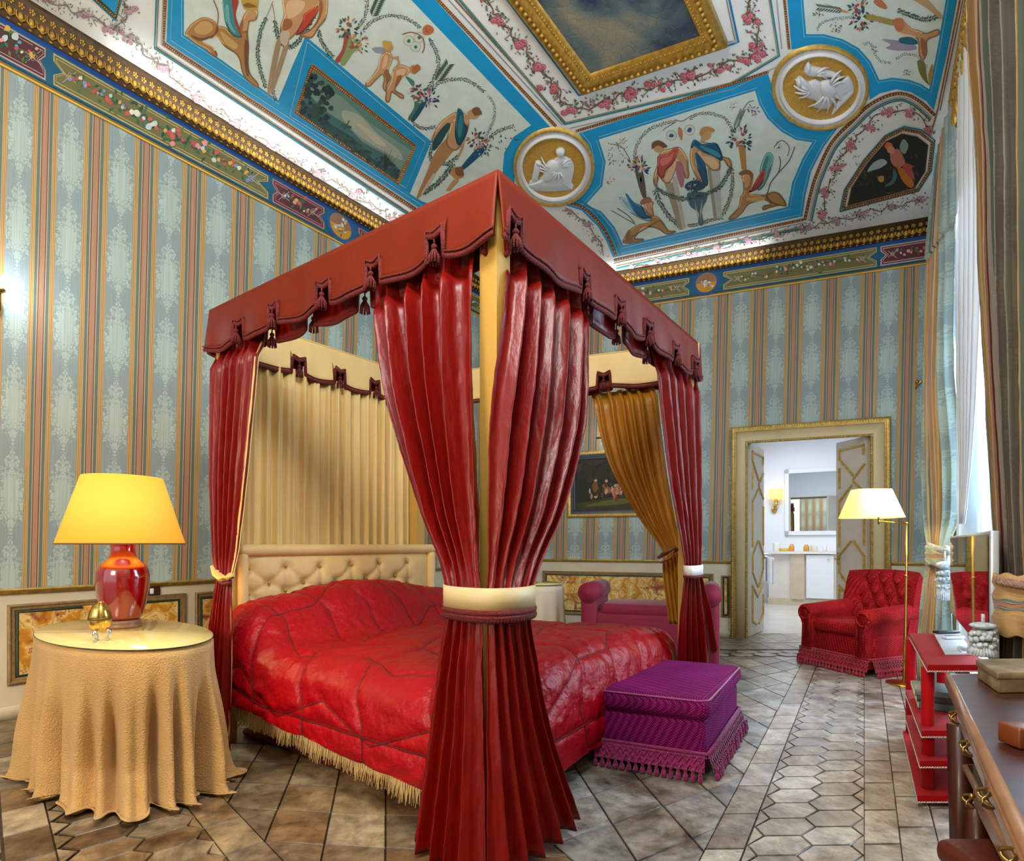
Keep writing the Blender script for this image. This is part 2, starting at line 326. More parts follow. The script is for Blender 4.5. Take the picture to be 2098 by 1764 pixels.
# ================================================================ the room shell
def nmath(N, L, op, a, b=None, c=None):
    n = N.new('ShaderNodeMath'); n.operation = op
    for i, q in enumerate((a, b, c)):
        if q is None: continue
        if isinstance(q, (int, float)): n.inputs[i].default_value = q
        else: L.new(q, n.inputs[i])
    return n.outputs[0]
def stripe_mat(name, field=(146, 163, 164), damask=(178, 197, 188), rep=.62, dk=1.0):
    m = bpy.data.materials.new(name); m.use_nodes = True; N = m.node_tree.nodes; L = m.node_tree.links; b = N['Principled BSDF']
    uv = N.new('ShaderNodeUVMap'); uv.uv_map = 'UVMap'; sp = N.new('ShaderNodeSeparateXYZ'); L.new(uv.outputs[0], sp.inputs[0]); u, v = sp.outputs[0], sp.outputs[1]
    w = nmath(N, L, 'FRACT', nmath(N, L, 'ADD', u, .5)); d = nmath(N, L, 'MULTIPLY', nmath(N, L, 'ABSOLUTE', nmath(N, L, 'SUBTRACT', w, .5)), 2.)
    # woven ornament, mirrored about the middle of each pale field
    mi = nmath(N, L, 'ABSOLUTE', nmath(N, L, 'SUBTRACT', nmath(N, L, 'FRACT', u), .5)); fv = nmath(N, L, 'FRACT', nmath(N, L, 'DIVIDE', v, rep))
    row = nmath(N, L, 'ABSOLUTE', nmath(N, L, 'SUBTRACT', fv, .5))
    cb = N.new('ShaderNodeCombineXYZ'); L.new(nmath(N, L, 'MULTIPLY', mi, 3.2), cb.inputs[0]); L.new(nmath(N, L, 'MULTIPLY', fv, 5.0), cb.inputs[1])
    n1 = N.new('ShaderNodeTexNoise'); n1.inputs['Scale'].default_value = 2.6; n1.inputs['Detail'].default_value = 3; n1.inputs['Distortion'].default_value = 1.6; L.new(cb.outputs[0], n1.inputs['Vector'])
    vo = N.new('ShaderNodeTexVoronoi'); vo.feature = 'DISTANCE_TO_EDGE'; vo.inputs['Scale'].default_value = 4.5; L.new(cb.outputs[0], vo.inputs['Vector'])
    shape = nmath(N, L, 'ADD', nmath(N, L, 'MULTIPLY', mi, 2.9), nmath(N, L, 'MULTIPLY', row, 1.9))       # lozenge medallions
    t1 = nmath(N, L, 'SUBTRACT', nmath(N, L, 'MULTIPLY', n1.outputs[0], 1.9), shape)
    t2 = nmath(N, L, 'MULTIPLY', nmath(N, L, 'LESS_THAN', vo.outputs[0], .06), -.35)
    orn = N.new('ShaderNodeMapRange'); L.new(nmath(N, L, 'ADD', t1, t2), orn.inputs[0]); orn.inputs[1].default_value = -.12; orn.inputs[2].default_value = .08
    cm = N.new('ShaderNodeMix'); cm.data_type = 'RGBA'; cm.inputs[6].default_value = srgb(field) + (1,); cm.inputs[7].default_value = srgb(damask) + (1,); L.new(orn.outputs[0], cm.inputs[0])
    rp = N.new('ShaderNodeValToRGB'); rp.color_ramp.interpolation = 'CONSTANT'; L.new(d, rp.inputs[0])
    st = [(0, (178, 140, 108)), (.098, (112, 26, 32)), (.132, (184, 170, 154)), (.175, (104, 122, 104)), (.29, (186, 172, 138)), (.325, (184, 138, 76)), (.365, (210, 178, 118)), (.39, (180, 134, 72)), (.435, (210, 178, 118)), (.455, (186, 144, 84)), (.49, (150, 176, 172))]
    e = rp.color_ramp.elements
    while len(e) > 1: e.remove(e[-1])
    e[0].position = 0; e[0].color = srgb(st[0][1]) + (1,)
    for p, c in st[1:]: q = e.new(p); q.color = srgb(c) + (1,)
    fx = N.new('ShaderNodeMix'); fx.data_type = 'RGBA'; L.new(nmath(N, L, 'GREATER_THAN', d, .49), fx.inputs[0]); L.new(rp.outputs[0], fx.inputs[6]); L.new(cm.outputs[2], fx.inputs[7])
    # fine vertical weave and age
    cb2 = N.new('ShaderNodeCombineXYZ'); L.new(nmath(N, L, 'MULTIPLY', u, 46.), cb2.inputs[0]); L.new(nmath(N, L, 'MULTIPLY', v, 1.6), cb2.inputs[1])
    n2 = N.new('ShaderNodeTexNoise'); n2.inputs['Scale'].default_value = 1.; n2.inputs['Detail'].default_value = 4; L.new(cb2.outputs[0], n2.inputs['Vector'])
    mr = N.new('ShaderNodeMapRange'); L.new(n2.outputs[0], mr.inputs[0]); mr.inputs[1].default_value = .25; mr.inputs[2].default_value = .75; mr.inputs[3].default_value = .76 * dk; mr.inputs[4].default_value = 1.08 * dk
    ml = N.new('ShaderNodeMix'); ml.data_type = 'RGBA'; ml.blend_type = 'MULTIPLY'; ml.inputs[0].default_value = 1; L.new(fx.outputs[2], ml.inputs[6]); L.new(mr.outputs[0], ml.inputs[7])
    L.new(ml.outputs[2], b.inputs['Base Color']); b.inputs['Roughness'].default_value = .55
    b.inputs['Sheen Weight'].default_value = .15
    return m
WALLPAPER = stripe_mat('striped_damask')
CREAM = mat('cream_paint', (214, 204, 176), .5, var=.07, vscale=3)
GOLD = mat('gilding', (190, 148, 62), .42, metal=.35, bump=.15, bscale=60, var=.3, vscale=30)
GSHADE = mat('shaded_gilt_recess', (74, 52, 20), .6, metal=.1, var=.3, vscale=30)  # shade of the cornice recesses put into the colour, behind lighter eggs
GOLDPALE = mat('pale_gilding', (206, 172, 92), .4, metal=.45, bump=.25, bscale=150, var=.25, vscale=25)
CEILP = mat('ceiling_plaster', (240, 246, 244), .8, bump=.12, bscale=20, var=.06, vscale=3)
WHITE = mat('white_paint', (236, 240, 244), .55)
PAINT = paint_mat('fresco_paint', .7, .07, 7, .12)

def interp(nodes, x):
    for (x0, y0), (x1, y1) in zip(nodes, nodes[1:]):
        if x <= x1 or (x1, y1) == nodes[-1]: return y0 + (y1 - y0) * (x - x0) / (x1 - x0)
def Yof(w, x): return w[0] / ((x - CX) / F - w[1])
SA = [(Yof(WA, x), i) for i, x in enumerate((-15, 87, 193, 296.5, 394.5, 497.5, 587, 662, 722, 785, 845, 900, 952, 1000), -1)]
SB = [(-1e0 * x, i) for x, i in ()]
xb = [1045, 1100, 1157, 1219, 1283, 1344, 1404.9, 1481, 1554.7, 1626.5, 1702.5, 1781, 1860.9, 1942]
SB = [(x, i) for i, x in enumerate(xb)]
YCOR = 8.44                                   # plan depth of the left/back corner
DZA, DZB = .89, .985                          # dado tops
def wall_panel(mb, w, Y0, Y1, z0, z1, ufn, nu=60, nv=10, mi=0):
    def fn(a, b):
        Y = lerp(Y0, Y1, a); return (w[0] + w[1] * Y, Y, lerp(z0, z1, b))
    def uvf(a, b):
        Y = lerp(Y0, Y1, a); z = lerp(z0, z1, b); return (ufn(Y, z), z)
    mb.grid(fn, nu, nv, mi, uv=uvf)
def uA(Y, z):
    if Y > .6:
        x = CX + F * (WA[0] + WA[1] * Y) / Y; y = HY - F * (z - EYE) / Y
        if x > -400:
            x2 = x + .025 * (y - 450); Y = Yof(WA, min(x2, 1500))
    return interp(SA, Y)
def uB(Y, z):
    x = CX + F * (WB[0] + WB[1] * Y) / Y; y = HY - F * (z - EYE) / Y
    return interp(SB, x + .022 * (y - 650))
mb = MB(); wall_panel(mb, WA, -1.2, YCOR, DZA - .02, CZ, uA, 110, 12, 0)
mb.grid(lambda a, b: (WA[0] + WA[1] * lerp(-1.2, YCOR, a), lerp(-1.2, YCOR, a), lerp(0, DZA, b)), 1, 1, 1)
struct(mb.build('wall_left', [WALLPAPER, CREAM]))
# back wall with the doorway
XL, XR = 1532, 1787; YB0, YDL, YDR, YB1 = YCOR, Yof(WB, XL), Yof(WB, XR), Yof(WB, 1958)
DT = 2.537
mb = MB()
wall_panel(mb, WB, YB0, YDL, DZB, CZ, uB, 60, 10); wall_panel(mb, WB, YDR, YB1, DZB, CZ, uB, 24, 10); wall_panel(mb, WB, YDL, YDR, DT, CZ, uB, 24, 6)
for a, c in ((YB0, YDL), (YDR, YB1)): mb.grid(lambda p, q: (WB[0] + WB[1] * lerp(a, c, p), lerp(a, c, p), lerp(0, DZB, q)), 1, 1, 1)
# thickness of the wall in the doorway
BK = NB * -.22
pl, pr = onz(WB, XL, 0), onz(WB, XR, 0)
for p in (pl, pr): mb.add([p, p + BK, p + BK + Vector((0, 0, DT)), p + Vector((0, 0, DT))], [(0, 1, 2, 3)], 1, False)
mb.add([pl + Vector((0, 0, DT)), pr + Vector((0, 0, DT)), pr + BK + Vector((0, 0, DT)), pl + BK + Vector((0, 0, DT))], [(0, 1, 2, 3)], 1, False)
struct(mb.build('wall_back', [WALLPAPER, CREAM]))
# right wall with the window opening
WY0, WY1, WZ0, WZ1 = 2.45, 5.05, .25, 4.45
def C3(Y, z, out=0): return Vector((WC[0] + WC[1] * Y, Y, z)) - NC * out
mb = MB()
def uC(Y, z): return Y / .33
YC1 = 6.46
wall_panel(mb, WC, -1.2, WY0, .9, CZ, uC, 20, 4); wall_panel(mb, WC, WY1, YC1, .9, CZ, uC, 10, 4); wall_panel(mb, WC, WY0, WY1, WZ1, CZ, uC, 10, 2)
for a, c, z0, z1 in ((-1.2, WY0, 0, .9), (WY1, YC1, 0, .9), (WY0, WY1, 0, WZ0)): mb.add([C3(a, z0), C3(c, z0), C3(c, z1), C3(a, z1)], [(0, 1, 2, 3)], 1, False)
D = .45
for a, b in (((WY0, WZ0), (WY0, WZ1)), ((WY1, WZ0), (WY1, WZ1)), ((WY0, WZ0), (WY1, WZ0)), ((WY0, WZ1), (WY1, WZ1))):
    mb.add([C3(*a), C3(*b), C3(*b, D), C3(*a, D)], [(0, 1, 2, 3)], 2, False)
struct(mb.build('wall_right', [WALLPAPER, CREAM, WHITE]))
# unseen stretch of wall added behind the camera for mirror and screen to reflect
mb = MB(); mb.grid(lambda a, b: (lerp(-1.5, 1.0, a), -1.25, lerp(0, 3.6, b)), 6, 4, 0, uv=lambda a, b: (a * 8, b * 3.6)); struct(mb.build('wall_rear_added', WALLPAPER))
# ceiling plane
mb = MB(); mb.add([(-8.5, -1.2, CZ + .001), (5, -1.2, CZ + .001), (6, 9.5, CZ + .001), (-2, 9.5, CZ + .001)], [(0, 1, 2, 3)], 0, False)
CEIL = struct(mb.build('ceiling', CEILP))

# ---------------------------------------------------------------- gilded cornice, dado rails, skirting
def run(w, Y0, Y1, prof, nrm, n=1):
    rings = []
    for i in range(n + 1):
        Y = lerp(Y0, Y1, i / n); b = Vector((w[0] + w[1] * Y, Y, 0)); rings.append([b + nrm * d + Vector((0, 0, z)) for d, z in prof])
    return rings
def cornice(name, w, Y0, Y1, nrm, egg=.058):
    mb = MB()
    prof = [(0.001, 4.795), (.012, 4.795), (.018, 4.81), (.03, 4.815), (.045, 4.865), (.058, 4.875), (.062, 4.93), (.075, 4.94), (.08, 4.972), (0.001, 4.972)]
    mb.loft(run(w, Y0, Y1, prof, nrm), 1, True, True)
    d = Vector((w[1], 1, 0)) * (1 if Y1 > Y0 else -1); L = d.length * abs(Y1 - Y0); d.normalize(); st = Vector((w[0] + w[1] * Y0, Y0, 0)); n = int(L / egg)
    for i in range(n):
        c = st + d * ((i + .5) * egg)
        mb.ball(c + nrm * .044 + Vector((0, 0, 4.842)), (egg * .3, .02, .028), 8, 5, 0, (d, nrm, Vector((0, 0, 1))))
        mb.tube([c + d * egg * q + nrm * (.044 + .004) + Vector((0, 0, 4.842 + h)) for q, h in ((-.42, .03), (-.4, -.01), (0, -.035), (.4, -.01), (.42, .03))], .0055, 4, 0, False)
        for k in range(5):
            a = 2 * PI * k / 5; mb.ball(c + nrm * .063 + d * (math.cos(a) * egg * .22) + Vector((0, 0, 4.905 + math.sin(a) * .016)), (egg * .14, .008, .009), 5, 3, 0, (d, nrm, Vector((0, 0, 1))))
        mb.ball(c + nrm * .066 + Vector((0, 0, 4.905)), .007, 5, 3)
        mb.ball(c + nrm * .02 + Vector((0, 0, 4.803)), (egg * .25, .008, .007), 5, 3, 0, (d, nrm, Vector((0, 0, 1))))
    return struct(mb.build(name, [GOLD, GSHADE]))
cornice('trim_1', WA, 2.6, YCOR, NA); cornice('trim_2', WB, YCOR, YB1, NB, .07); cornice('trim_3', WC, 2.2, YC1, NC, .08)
rail = lambda z: [(0.001, z - .03), (.02, z - .03), (.028, z - .012), (.04, z - .006), (.04, z + .008), (0.001, z + .008)]
mb = MB(); mb.loft(run(WA, -1.2, YCOR, rail(DZA), NA)); struct(mb.build('trim_4', GOLDPALE))
mb = MB(); mb.loft(run(WB, YCOR, Yof(WB, 1499), rail(DZB), NB)); mb.loft(run(WB, Yof(WB, 1821), YB1, rail(DZB), NB)); struct(mb.build('trim_5', GOLDPALE))
base = [(0.001, 0), (.03, 0), (.03, .085), (.018, .095), (0.001, .095)]
mb = MB(); mb.loft(run(WA, -1.2, YCOR, base, NA)); struct(mb.build('baseboard_left', CREAM))
mb = MB(); mb.loft(run(WB, YCOR, Yof(WB, 1499), base, NB)); mb.loft(run(WB, Yof(WB, 1821), YB1, base, NB)); struct(mb.build('baseboard_back', CREAM))

# ---------------------------------------------------------------- painted frieze under the cornice
def wz(w, x, z): return (x, HY - F * (z - EYE) / Yof(w, x))
def frieze(name, w, nrm, x0, x1, panels, medals, n=24):
    p = Painter(lambda x, y: on(w, x, y), nrm)
    T, B_ = 4.795, 4.49
    def strip(col, za, zb, layer, a=x0, b=x1): p.poly(col, [wz(w, a, za), wz(w, b, za), wz(w, b, zb), wz(w, a, zb)], layer)
    strip((18, 92, 120), B_, T, 0); strip((8, 70, 150), T - .03, T, 1)
    for a, b, col, lc in panels:
        e = (b - a) * .03 + 6; m = (B_ + T) / 2; t, q = T - .045, B_ + .03
        for ins, c, l in ((0, tuple(int(v * .75 + 30) for v in lc), 2), (.012, col, 3)):
            k = ins * 200
            p.poly(c, [wz(w, a + k, t - ins), wz(w, b - k, t - ins), wz(w, b - k, m + .05), wz(w, b - e - k, m), wz(w, b - k, m - .05), wz(w, b - k, q + ins), wz(w, a + k, q + ins), wz(w, a + k, m - .05), wz(w, a + e + k, m), wz(w, a + k, m + .05)], l)
        k = 5.5; out = [wz(w, a + k, t - .03), wz(w, b - k, t - .03), wz(w, b - k, m + .055), wz(w, b - e - k, m), wz(w, b - k, m - .055), wz(w, b - k, q + .03), wz(w, a + k, q + .03), wz(w, a + k, m - .055), wz(w, a + e + k, m), wz(w, a + k, m + .055)]
        p.line(lc, out + out[:1], 1.1, 4)
        sy = abs(wz(w, a, T)[1] - wz(w, a, B_)[1])
        for cx, s in ((a + e + 14, 1), (b - e - 14, -1)):           # little knots at the ends of the panel
            cx_, cy = wz(w, cx, m); R = sy * .17
            p.line((200, 190, 170), [(cx_ - R, cy - R * .6), (cx_ + R, cy + R)], 1, 5); p.line((200, 190, 170), [(cx_ - R, cy + R * .8), (cx_ + R, cy - R * .7)], 1, 5)
            p.line((180, 170, 200), [(cx_ - R * .5, cy), (cx_, cy - R * .6), (cx_ + R * .5, cy + .1), (cx_, cy + R * .6), (cx_ - R * .5, cy)], .9, 5); p.blob((190, 150, 50), (cx_, cy), R * .25, 6)
        g0, g1 = a + e + 26, b - e - 26
        if g1 - g0 > 10:
            k_ = max(2, int((g1 - g0) / 22)); line_ = [wz(w, lerp(g0, g1, i / k_), m + random.uniform(-.03, .03)) for i in range(k_ + 1)]
            p.stroke((60, 80, 50), line_, 1.6, 5)
            for i, (x, y) in enumerate(line_):
                R = sy * .15 * (1.2 - abs(i / k_ - .5))
                for _ in range(7): p.leaf(random.choice(((50, 100, 60), (70, 110, 80), (110, 120, 50), (40, 80, 60))), (x + random.gauss(0, R), y + random.gauss(0, R * .7)), random.uniform(0, 6.3), R * 1.1, R * .25, 6)
                for _ in range(4):
                    c = random.choice(((205, 90, 80), (225, 150, 150), (190, 210, 210), (215, 170, 70), (120, 150, 190), (230, 220, 200), (190, 80, 90))); p.blob(c, (x + random.gauss(0, R * .8), y + random.gauss(0, R * .5)), R * random.uniform(.25, .5), 7); 
    for cx, rx_ in medals:
        c = wz(w, cx, (T + B_) / 2 + .005); ry = abs(wz(w, cx, T)[1] - wz(w, cx, B_)[1]) * .5; sl = (wz(w, cx + 20, 4.6)[1] - wz(w, cx - 20, 4.6)[1]) / 40
        el = lambda k: [(c[0] + rx_ * k * math.cos(t), c[1] + ry * k * math.sin(t) + sl * rx_ * k * math.cos(t)) for t in [2 * PI * i / 28 for i in range(28)]]
        p.poly((18, 90, 150), el(1.12), 5); p.poly((170, 120, 45), el(.86), 6); p.poly((205, 150, 45), [(x, y) for x, y in el(.8)], 7)
        p.poly((150, 110, 80), [q for q in el(.8) if q[1] < c[1] + sl * (q[0] - c[0]) + 1], 8)
        for _ in range(16): p.blob(random.choice(((225, 220, 210), (190, 185, 175), (120, 110, 100))), (c[0] + random.gauss(0, rx_ * .28), c[1] + random.gauss(0, ry * .22)), rx_ * random.uniform(.08, .22), 9, r2=rx_ * .08, ang=random.uniform(0, 3))
    # gilt fillet between frieze and wallpaper
    strip((150, 110, 30), B_ - .035, B_, 3); strip((226, 190, 84), B_ - .028, B_ - .014, 4); strip((120, 90, 30), B_ - .012, B_ - .009, 5); strip((30, 60, 60), B_ + .008, B_ + .016, 2)
    return struct(p.build(name, PAINT))
OL, MR = (112, 110, 66), (84, 44, 52)
frieze('trim_6', WA, NA, -330, 1022, [(-340, -110, OL, (215, 190, 120)), (-100, 93, MR, (215, 180, 170)), (109, 549, OL, (215, 190, 120)), (558, 664, MR, (220, 130, 130)), (734, 845, MR, (220, 130, 130)), (853, 1010, OL, (215, 190, 120))], [(697, 26)])
frieze('trim_7', WB, NB, 1027, 1956, [(1040, 1230, MR, (215, 150, 140)), (1238, 1412, OL, (200, 190, 130)), (1482, 1796, OL, (200, 190, 130)), (1804, 1950, (96, 40, 52), (225, 200, 190))], [(1447, 25)])
# ================================================================ the painted ceiling
BLUE, TEAL, CREAMF = (0, 166, 228), (10, 140, 156), (228, 246, 238)
cp = Painter(lambda x, y: Pz(x, y, CZ), (0, 0, -1))
def arc(c, rx, ry, a0, a1, n=14, rot=0):
    out = []
    for i in range(n + 1):
        t = math.radians(lerp(a0, a1, i / n)); x, y = rx * math.cos(t), ry * math.sin(t); out.append((c[0] + x * math.cos(rot) - y * math.sin(rot), c[1] + x * math.sin(rot) + y * math.cos(rot)))
    return out
# -- left long panel
LO = [(345, -14), (341, 85), (853, 422), (905, 458)]
Lout = LO + [(1050, 452), (1052, 400), (1055, 355), (1062, 316), (1085, 288), (1131, 264), (880, -14)]
Lin = [(377, -14), (377, 70), (443, 114), (570, 205), (600, 132), (626, 73), (660, 105), (884, 289), (858, 342), (838, 395), (865, 412), (950, 440), (1030, 440), (1030, 345), (1033, 312), (1053, 279), (1088, 256), (830, -14)]
cp.poly(BLUE, Lout, 1); cp.poly(CREAMF, Lin, 2)
# -- front right panel (along the back wall)
arcM1r = [(1186, 272.6), (1205, 295), (1213, 330), (1210, 358), (1199, 382), (1176, 406), (1150, 417)]
arcbl = [(1150, 417), (1192, 431), (1226, 465), (1244, 497), (1256, 527)]
arcM2l = [(1574, 151), (1583, 182), (1597, 219), (1621, 244), (1654, 259), (1686, 264), (1718, 259)]
Rout = arcM1r + arcbl[1:] + [(1644, 443), (1650, 400), (1662, 350), (1688, 300)] + arcM2l[::-1]
Rin = [(1227, 285), (1241, 330), (1234, 381), (1200, 419), (1232, 432), (1260, 465), (1277, 502), (1614, 423), (1623, 373), (1644, 324), (1664, 291), (1631, 286), (1601, 269), (1572, 242), (1555, 212), (1547, 185)]
cp.poly(BLUE, Rout, 1); cp.poly(CREAMF, Rin, 2)
# -- far right panel (along the window wall)
Tout = [(1612, -14), (1622, 101), (1662, 92), (1703, 94), (1739, 110), (1764, 138), (1779, 173), (1782, 204), (1802, 191), (1836, 182), (1866, 188), (1897, 206), (1913, 225), (1940, 110), (1963, -14)]
Tin = [(1645, -14), (1652, 69), (1688, 69), (1726, 79), (1759, 97), (1784, 125), (1802, 163), (1828, 158), (1861, 162), (1887, 171), (1904, 182), (1922, 90), (1940, -14)]
cp.poly(BLUE, Tout, 1); cp.poly(CREAMF, Tin, 2)
LW = (190, 222, 228)
def inner_lines(pl, a, b, w=1.1): cp.line(LW, offs(pl, a), w, 3); cp.line(LW, offs(pl, b), w, 3)
cp.line(LW, offs(LO, -8), 1.1, 3); cp.line(LW, offs(Lin[:6], 5), 1.1, 3); cp.line(LW, offs(Lin[5:10], 5), 1.1, 3)
cp.line(LW, offs(Rout, -5)[:-1], 1, 3) ; cp.line(LW, offs(Rin + Rin[:1], 5), 1, 3); cp.line(LW, offs(Tin, 5), 1, 3)
# -- beaded gilt and teal lines that follow the blue borders
GB, GR = (206, 170, 96), (120, 66, 40)
cp.bead(offs(LO, 6), 6.5); cp.line((110, 60, 40), offs(LO, 10.5), 1, 3); cp.line((110, 70, 40), offs(LO, 20), 2, 3); cp.line(TEAL, offs(LO, 24), 3.6, 3)
cp.bead([(886, -14), (1139, 258)], 6); cp.line((150, 160, 170), [(908, -14), (1152, 255)], 2, 3); cp.bead([(922, -14), (1158, 250)], 3, step=4); cp.line(TEAL, [(930, -14), (1157, 254), (1500, 171.6), (1597, 114), (1577, -14)], 3.2, 3)
cp.line((150, 120, 60), offs([(930, -14), (1157, 254), (1500, 171.6), (1597, 114), (1577, -14)], -3.4), 1.5, 4)
cp.line((170, 178, 184), [(1168, 262), (1500, 160 + 22), (1590, 137)], 1.6, 3); cp.bead([(1180, 268), (1400, 203), (1575, 146)], 5); cp.line((170, 178, 184), [(1602, 100), (1590, -14)], 2, 3)
cp.bead([(1606, -14), (1617, 100)], 5)
rb = [(1256, 531), (1646, 447)]; cp.bead([(1258, 533), (1648, 449)], 5); cp.line((110, 60, 50), [(1258, 539), (1650, 455)], 1, 3); cp.line((190, 150, 80), [(1262, 545), (1656, 461)], 1.6, 3); cp.line(TEAL, [(1262, 550), (1657, 463)], 3, 3)
for pts in (offs(arcbl, -7),): cp.bead(crom(pts, 4, False), 6); cp.stroke(TEAL, offs(arcbl, -16), 3, 3)
la = [(1649, 450), (1660, 400), (1673, 357), (1703, 293), (1744, 250), (1785, 212), (1836, 191), (1876, 201), (1915, 235)]
cp.bead(crom(la, 4, False), 6.5); cp.stroke((180, 184, 190), offs(la, 7), 2, 3); cp.stroke((120, 60, 40), offs(la, 10.5), 1.4, 4); cp.stroke(TEAL, offs(la, 14), 3, 3)
cp.bead([(1969, -14), (1921, 225), (1910, 262)], 3, step=4); cp.line((120, 50, 50), [(1975, -14), (1926, 225)], 1.6, 3)
# -- central field: rose border and gilt frame ground
CI = [(1030, -14), (1186, 194.5), (1500, 89.6), (1513, 85.6), (1492, -14)]
cp.line((24, 130, 190), CI, 4, 3); cp.line((200, 205, 200), offs(CI, -4), 3, 3); cp.line((70, 60, 50), offs(CI, -6.5), 1, 4)
R1 = dict(size=8, every=62, dens=1.8)
cp.roses([(985, -10), (1172, 224), ], 30, **R1); cp.roses([(1176, 226), (1500, 130), (1552, 104)], 34, **R1); cp.roses([(1553, 100), (1535, -12)], 34, **R1)
pinkish = ((190, 140, 160), (215, 185, 195), (170, 110, 130))
cp.roses([(90, -10), (260, 75), (390, 190), (560, 305), (700, 385), (830, 462)], 34, size=7, every=95, pal=pinkish, dens=1.7, leafc=((140, 150, 130), (165, 160, 130), (110, 125, 110)), br=(150, 130, 120))
cp.roses([(235, 60), (262, 20), (250, -12)], 26, size=7, every=50, pal=pinkish, dens=1.7)
cp.roses([(1300, 548), (1480, 505), (1670, 462), (1800, 430), (1890, 408)], 22, size=5.5, every=60, pal=pinkish, dens=1.7)
cp.roses([(1682, 440), (1700, 380), (1725, 320), (1772, 262), (1830, 225), (1880, 235), (1905, 268)], 26, size=6.5, every=52, pal=((205, 110, 130), (228, 165, 175), (180, 90, 110)))
cp.roses([(1170, 432), (1215, 475), (1240, 520)], 16, size=4.5, every=40, pal=pinkish, dens=1.7)
cp.poly((60, 70, 40), [(180, -14), (238, 40), (250, -14)], 3); cp.poly(BLUE, [(193, -14), (236, 27), (245, -14)], 4); cp.bead([(184, -12), (236, 33), (246, -12)], 4)
cp.line(TEAL, [(178, -14), (238, 42), (252, -14)], 3, 4)
# ---- landscape painted inside its gilt frame in the left panel
cp.poly((0, 160, 222), [(626, 73), (884, 289), (840, 395), (570, 205)], 3)
cp.line(LW, [(630, 84), (872, 291), (832, 384), (594, 236), (630, 84)], 1.1, 5)
fr = [(640, 128), (854, 297), (818, 379), (602, 229)]; cp.poly((176, 128, 60), fr, 5); cp.bead([(639, 134), (848, 298), (816, 373), (607, 228), (639, 134)], 7, step=4.5, layer=6)
ins = [(643, 141), (846, 299), (812, 367), (612, 228)]; cp.poly((96, 142, 132), ins, 8)
def inq(u, v):  # point in the landscape quad
    a = [lerp(ins[0][i], ins[1][i], u) for i in (0, 1)]; b = [lerp(ins[3][i], ins[2][i], u) for i in (0, 1)]; return (lerp(a[0], b[0], v), lerp(a[1], b[1], v))
def rib(col, top, layer): cp.poly(col, [inq(u, v) for u, v in top] + [inq(1, 1), inq(0, 1)], layer)
rib((128, 162, 150), [(0, .25), (.3, .1), (.6, .2), (1, .1)], 9); cp.poly((176, 190, 170), [inq(*q) for q in ((.35, .35), (.5, .2), (.7, .3), (.9, .3), (.95, .5), (.6, .62), (.4, .55))], 9, sm=True); cp.poly((206, 200, 176), [inq(*q) for q in ((.5, .4), (.65, .33), (.8, .42), (.7, .52))], 10, sm=True)
rib((70, 118, 120), [(0, .5), (.2, .62), (.4, .58), (.6, .7), (.8, .62), (1, .72)], 10); rib((44, 88, 92), [(0, .72), (.25, .8), (.5, .75), (.75, .9), (1, .82)], 11)
for _ in range(70):
    u = random.random() ** 1.6 * .26; v = random.uniform(.12, .95); cp.blob(random.choice(((34, 60, 62), (50, 84, 74), (28, 52, 66))), inq(u, v), random.uniform(3, 7), 12)
for _ in range(90):
    u = random.uniform(.2, 1); cp.blob(random.choice(((30, 66, 74), (52, 92, 84), (70, 92, 66), (38, 78, 88))), inq(u, random.uniform(.8, 1) - (.1 if u > .8 else 0)), random.uniform(2, 5), 12)
for b in range(12): x = random.uniform(.8, .93); cp.stroke((50, 50, 40), [inq(.87, 1), inq(.87 + (x - .87) * .4, .8), inq(x, random.uniform(.4, .75))], 1.4, 13, .4)
cp.stroke((40, 70, 70), [inq(.42, .7), inq(.43, .45)], 2, 13); cp.stroke((60, 96, 96), [inq(.38, .66), inq(.47, .56)], 5, 13)

# ---- figures: outlines measured in the photograph, flat paint
SK, SKD, SKL = (214, 164, 116), (168, 112, 72), (236, 200, 156)
LION, LIOND, LIONL = (186, 138, 78), (128, 84, 50), (216, 176, 112)
def grp(items, ox, oy, s, layer=5, flip=False):
    for i, it in enumerate(items):
        col, pts = it[0], it[1]; q = [(ox + (x if not flip else -x) / s, oy + y / s) for x, y in pts]
        if len(it) > 2: cp.stroke(col, q, it[2], layer + i * .25, it[3] if len(it) > 3 else None)
        else: cp.poly(col, q, layer + i * .25, sm=True)
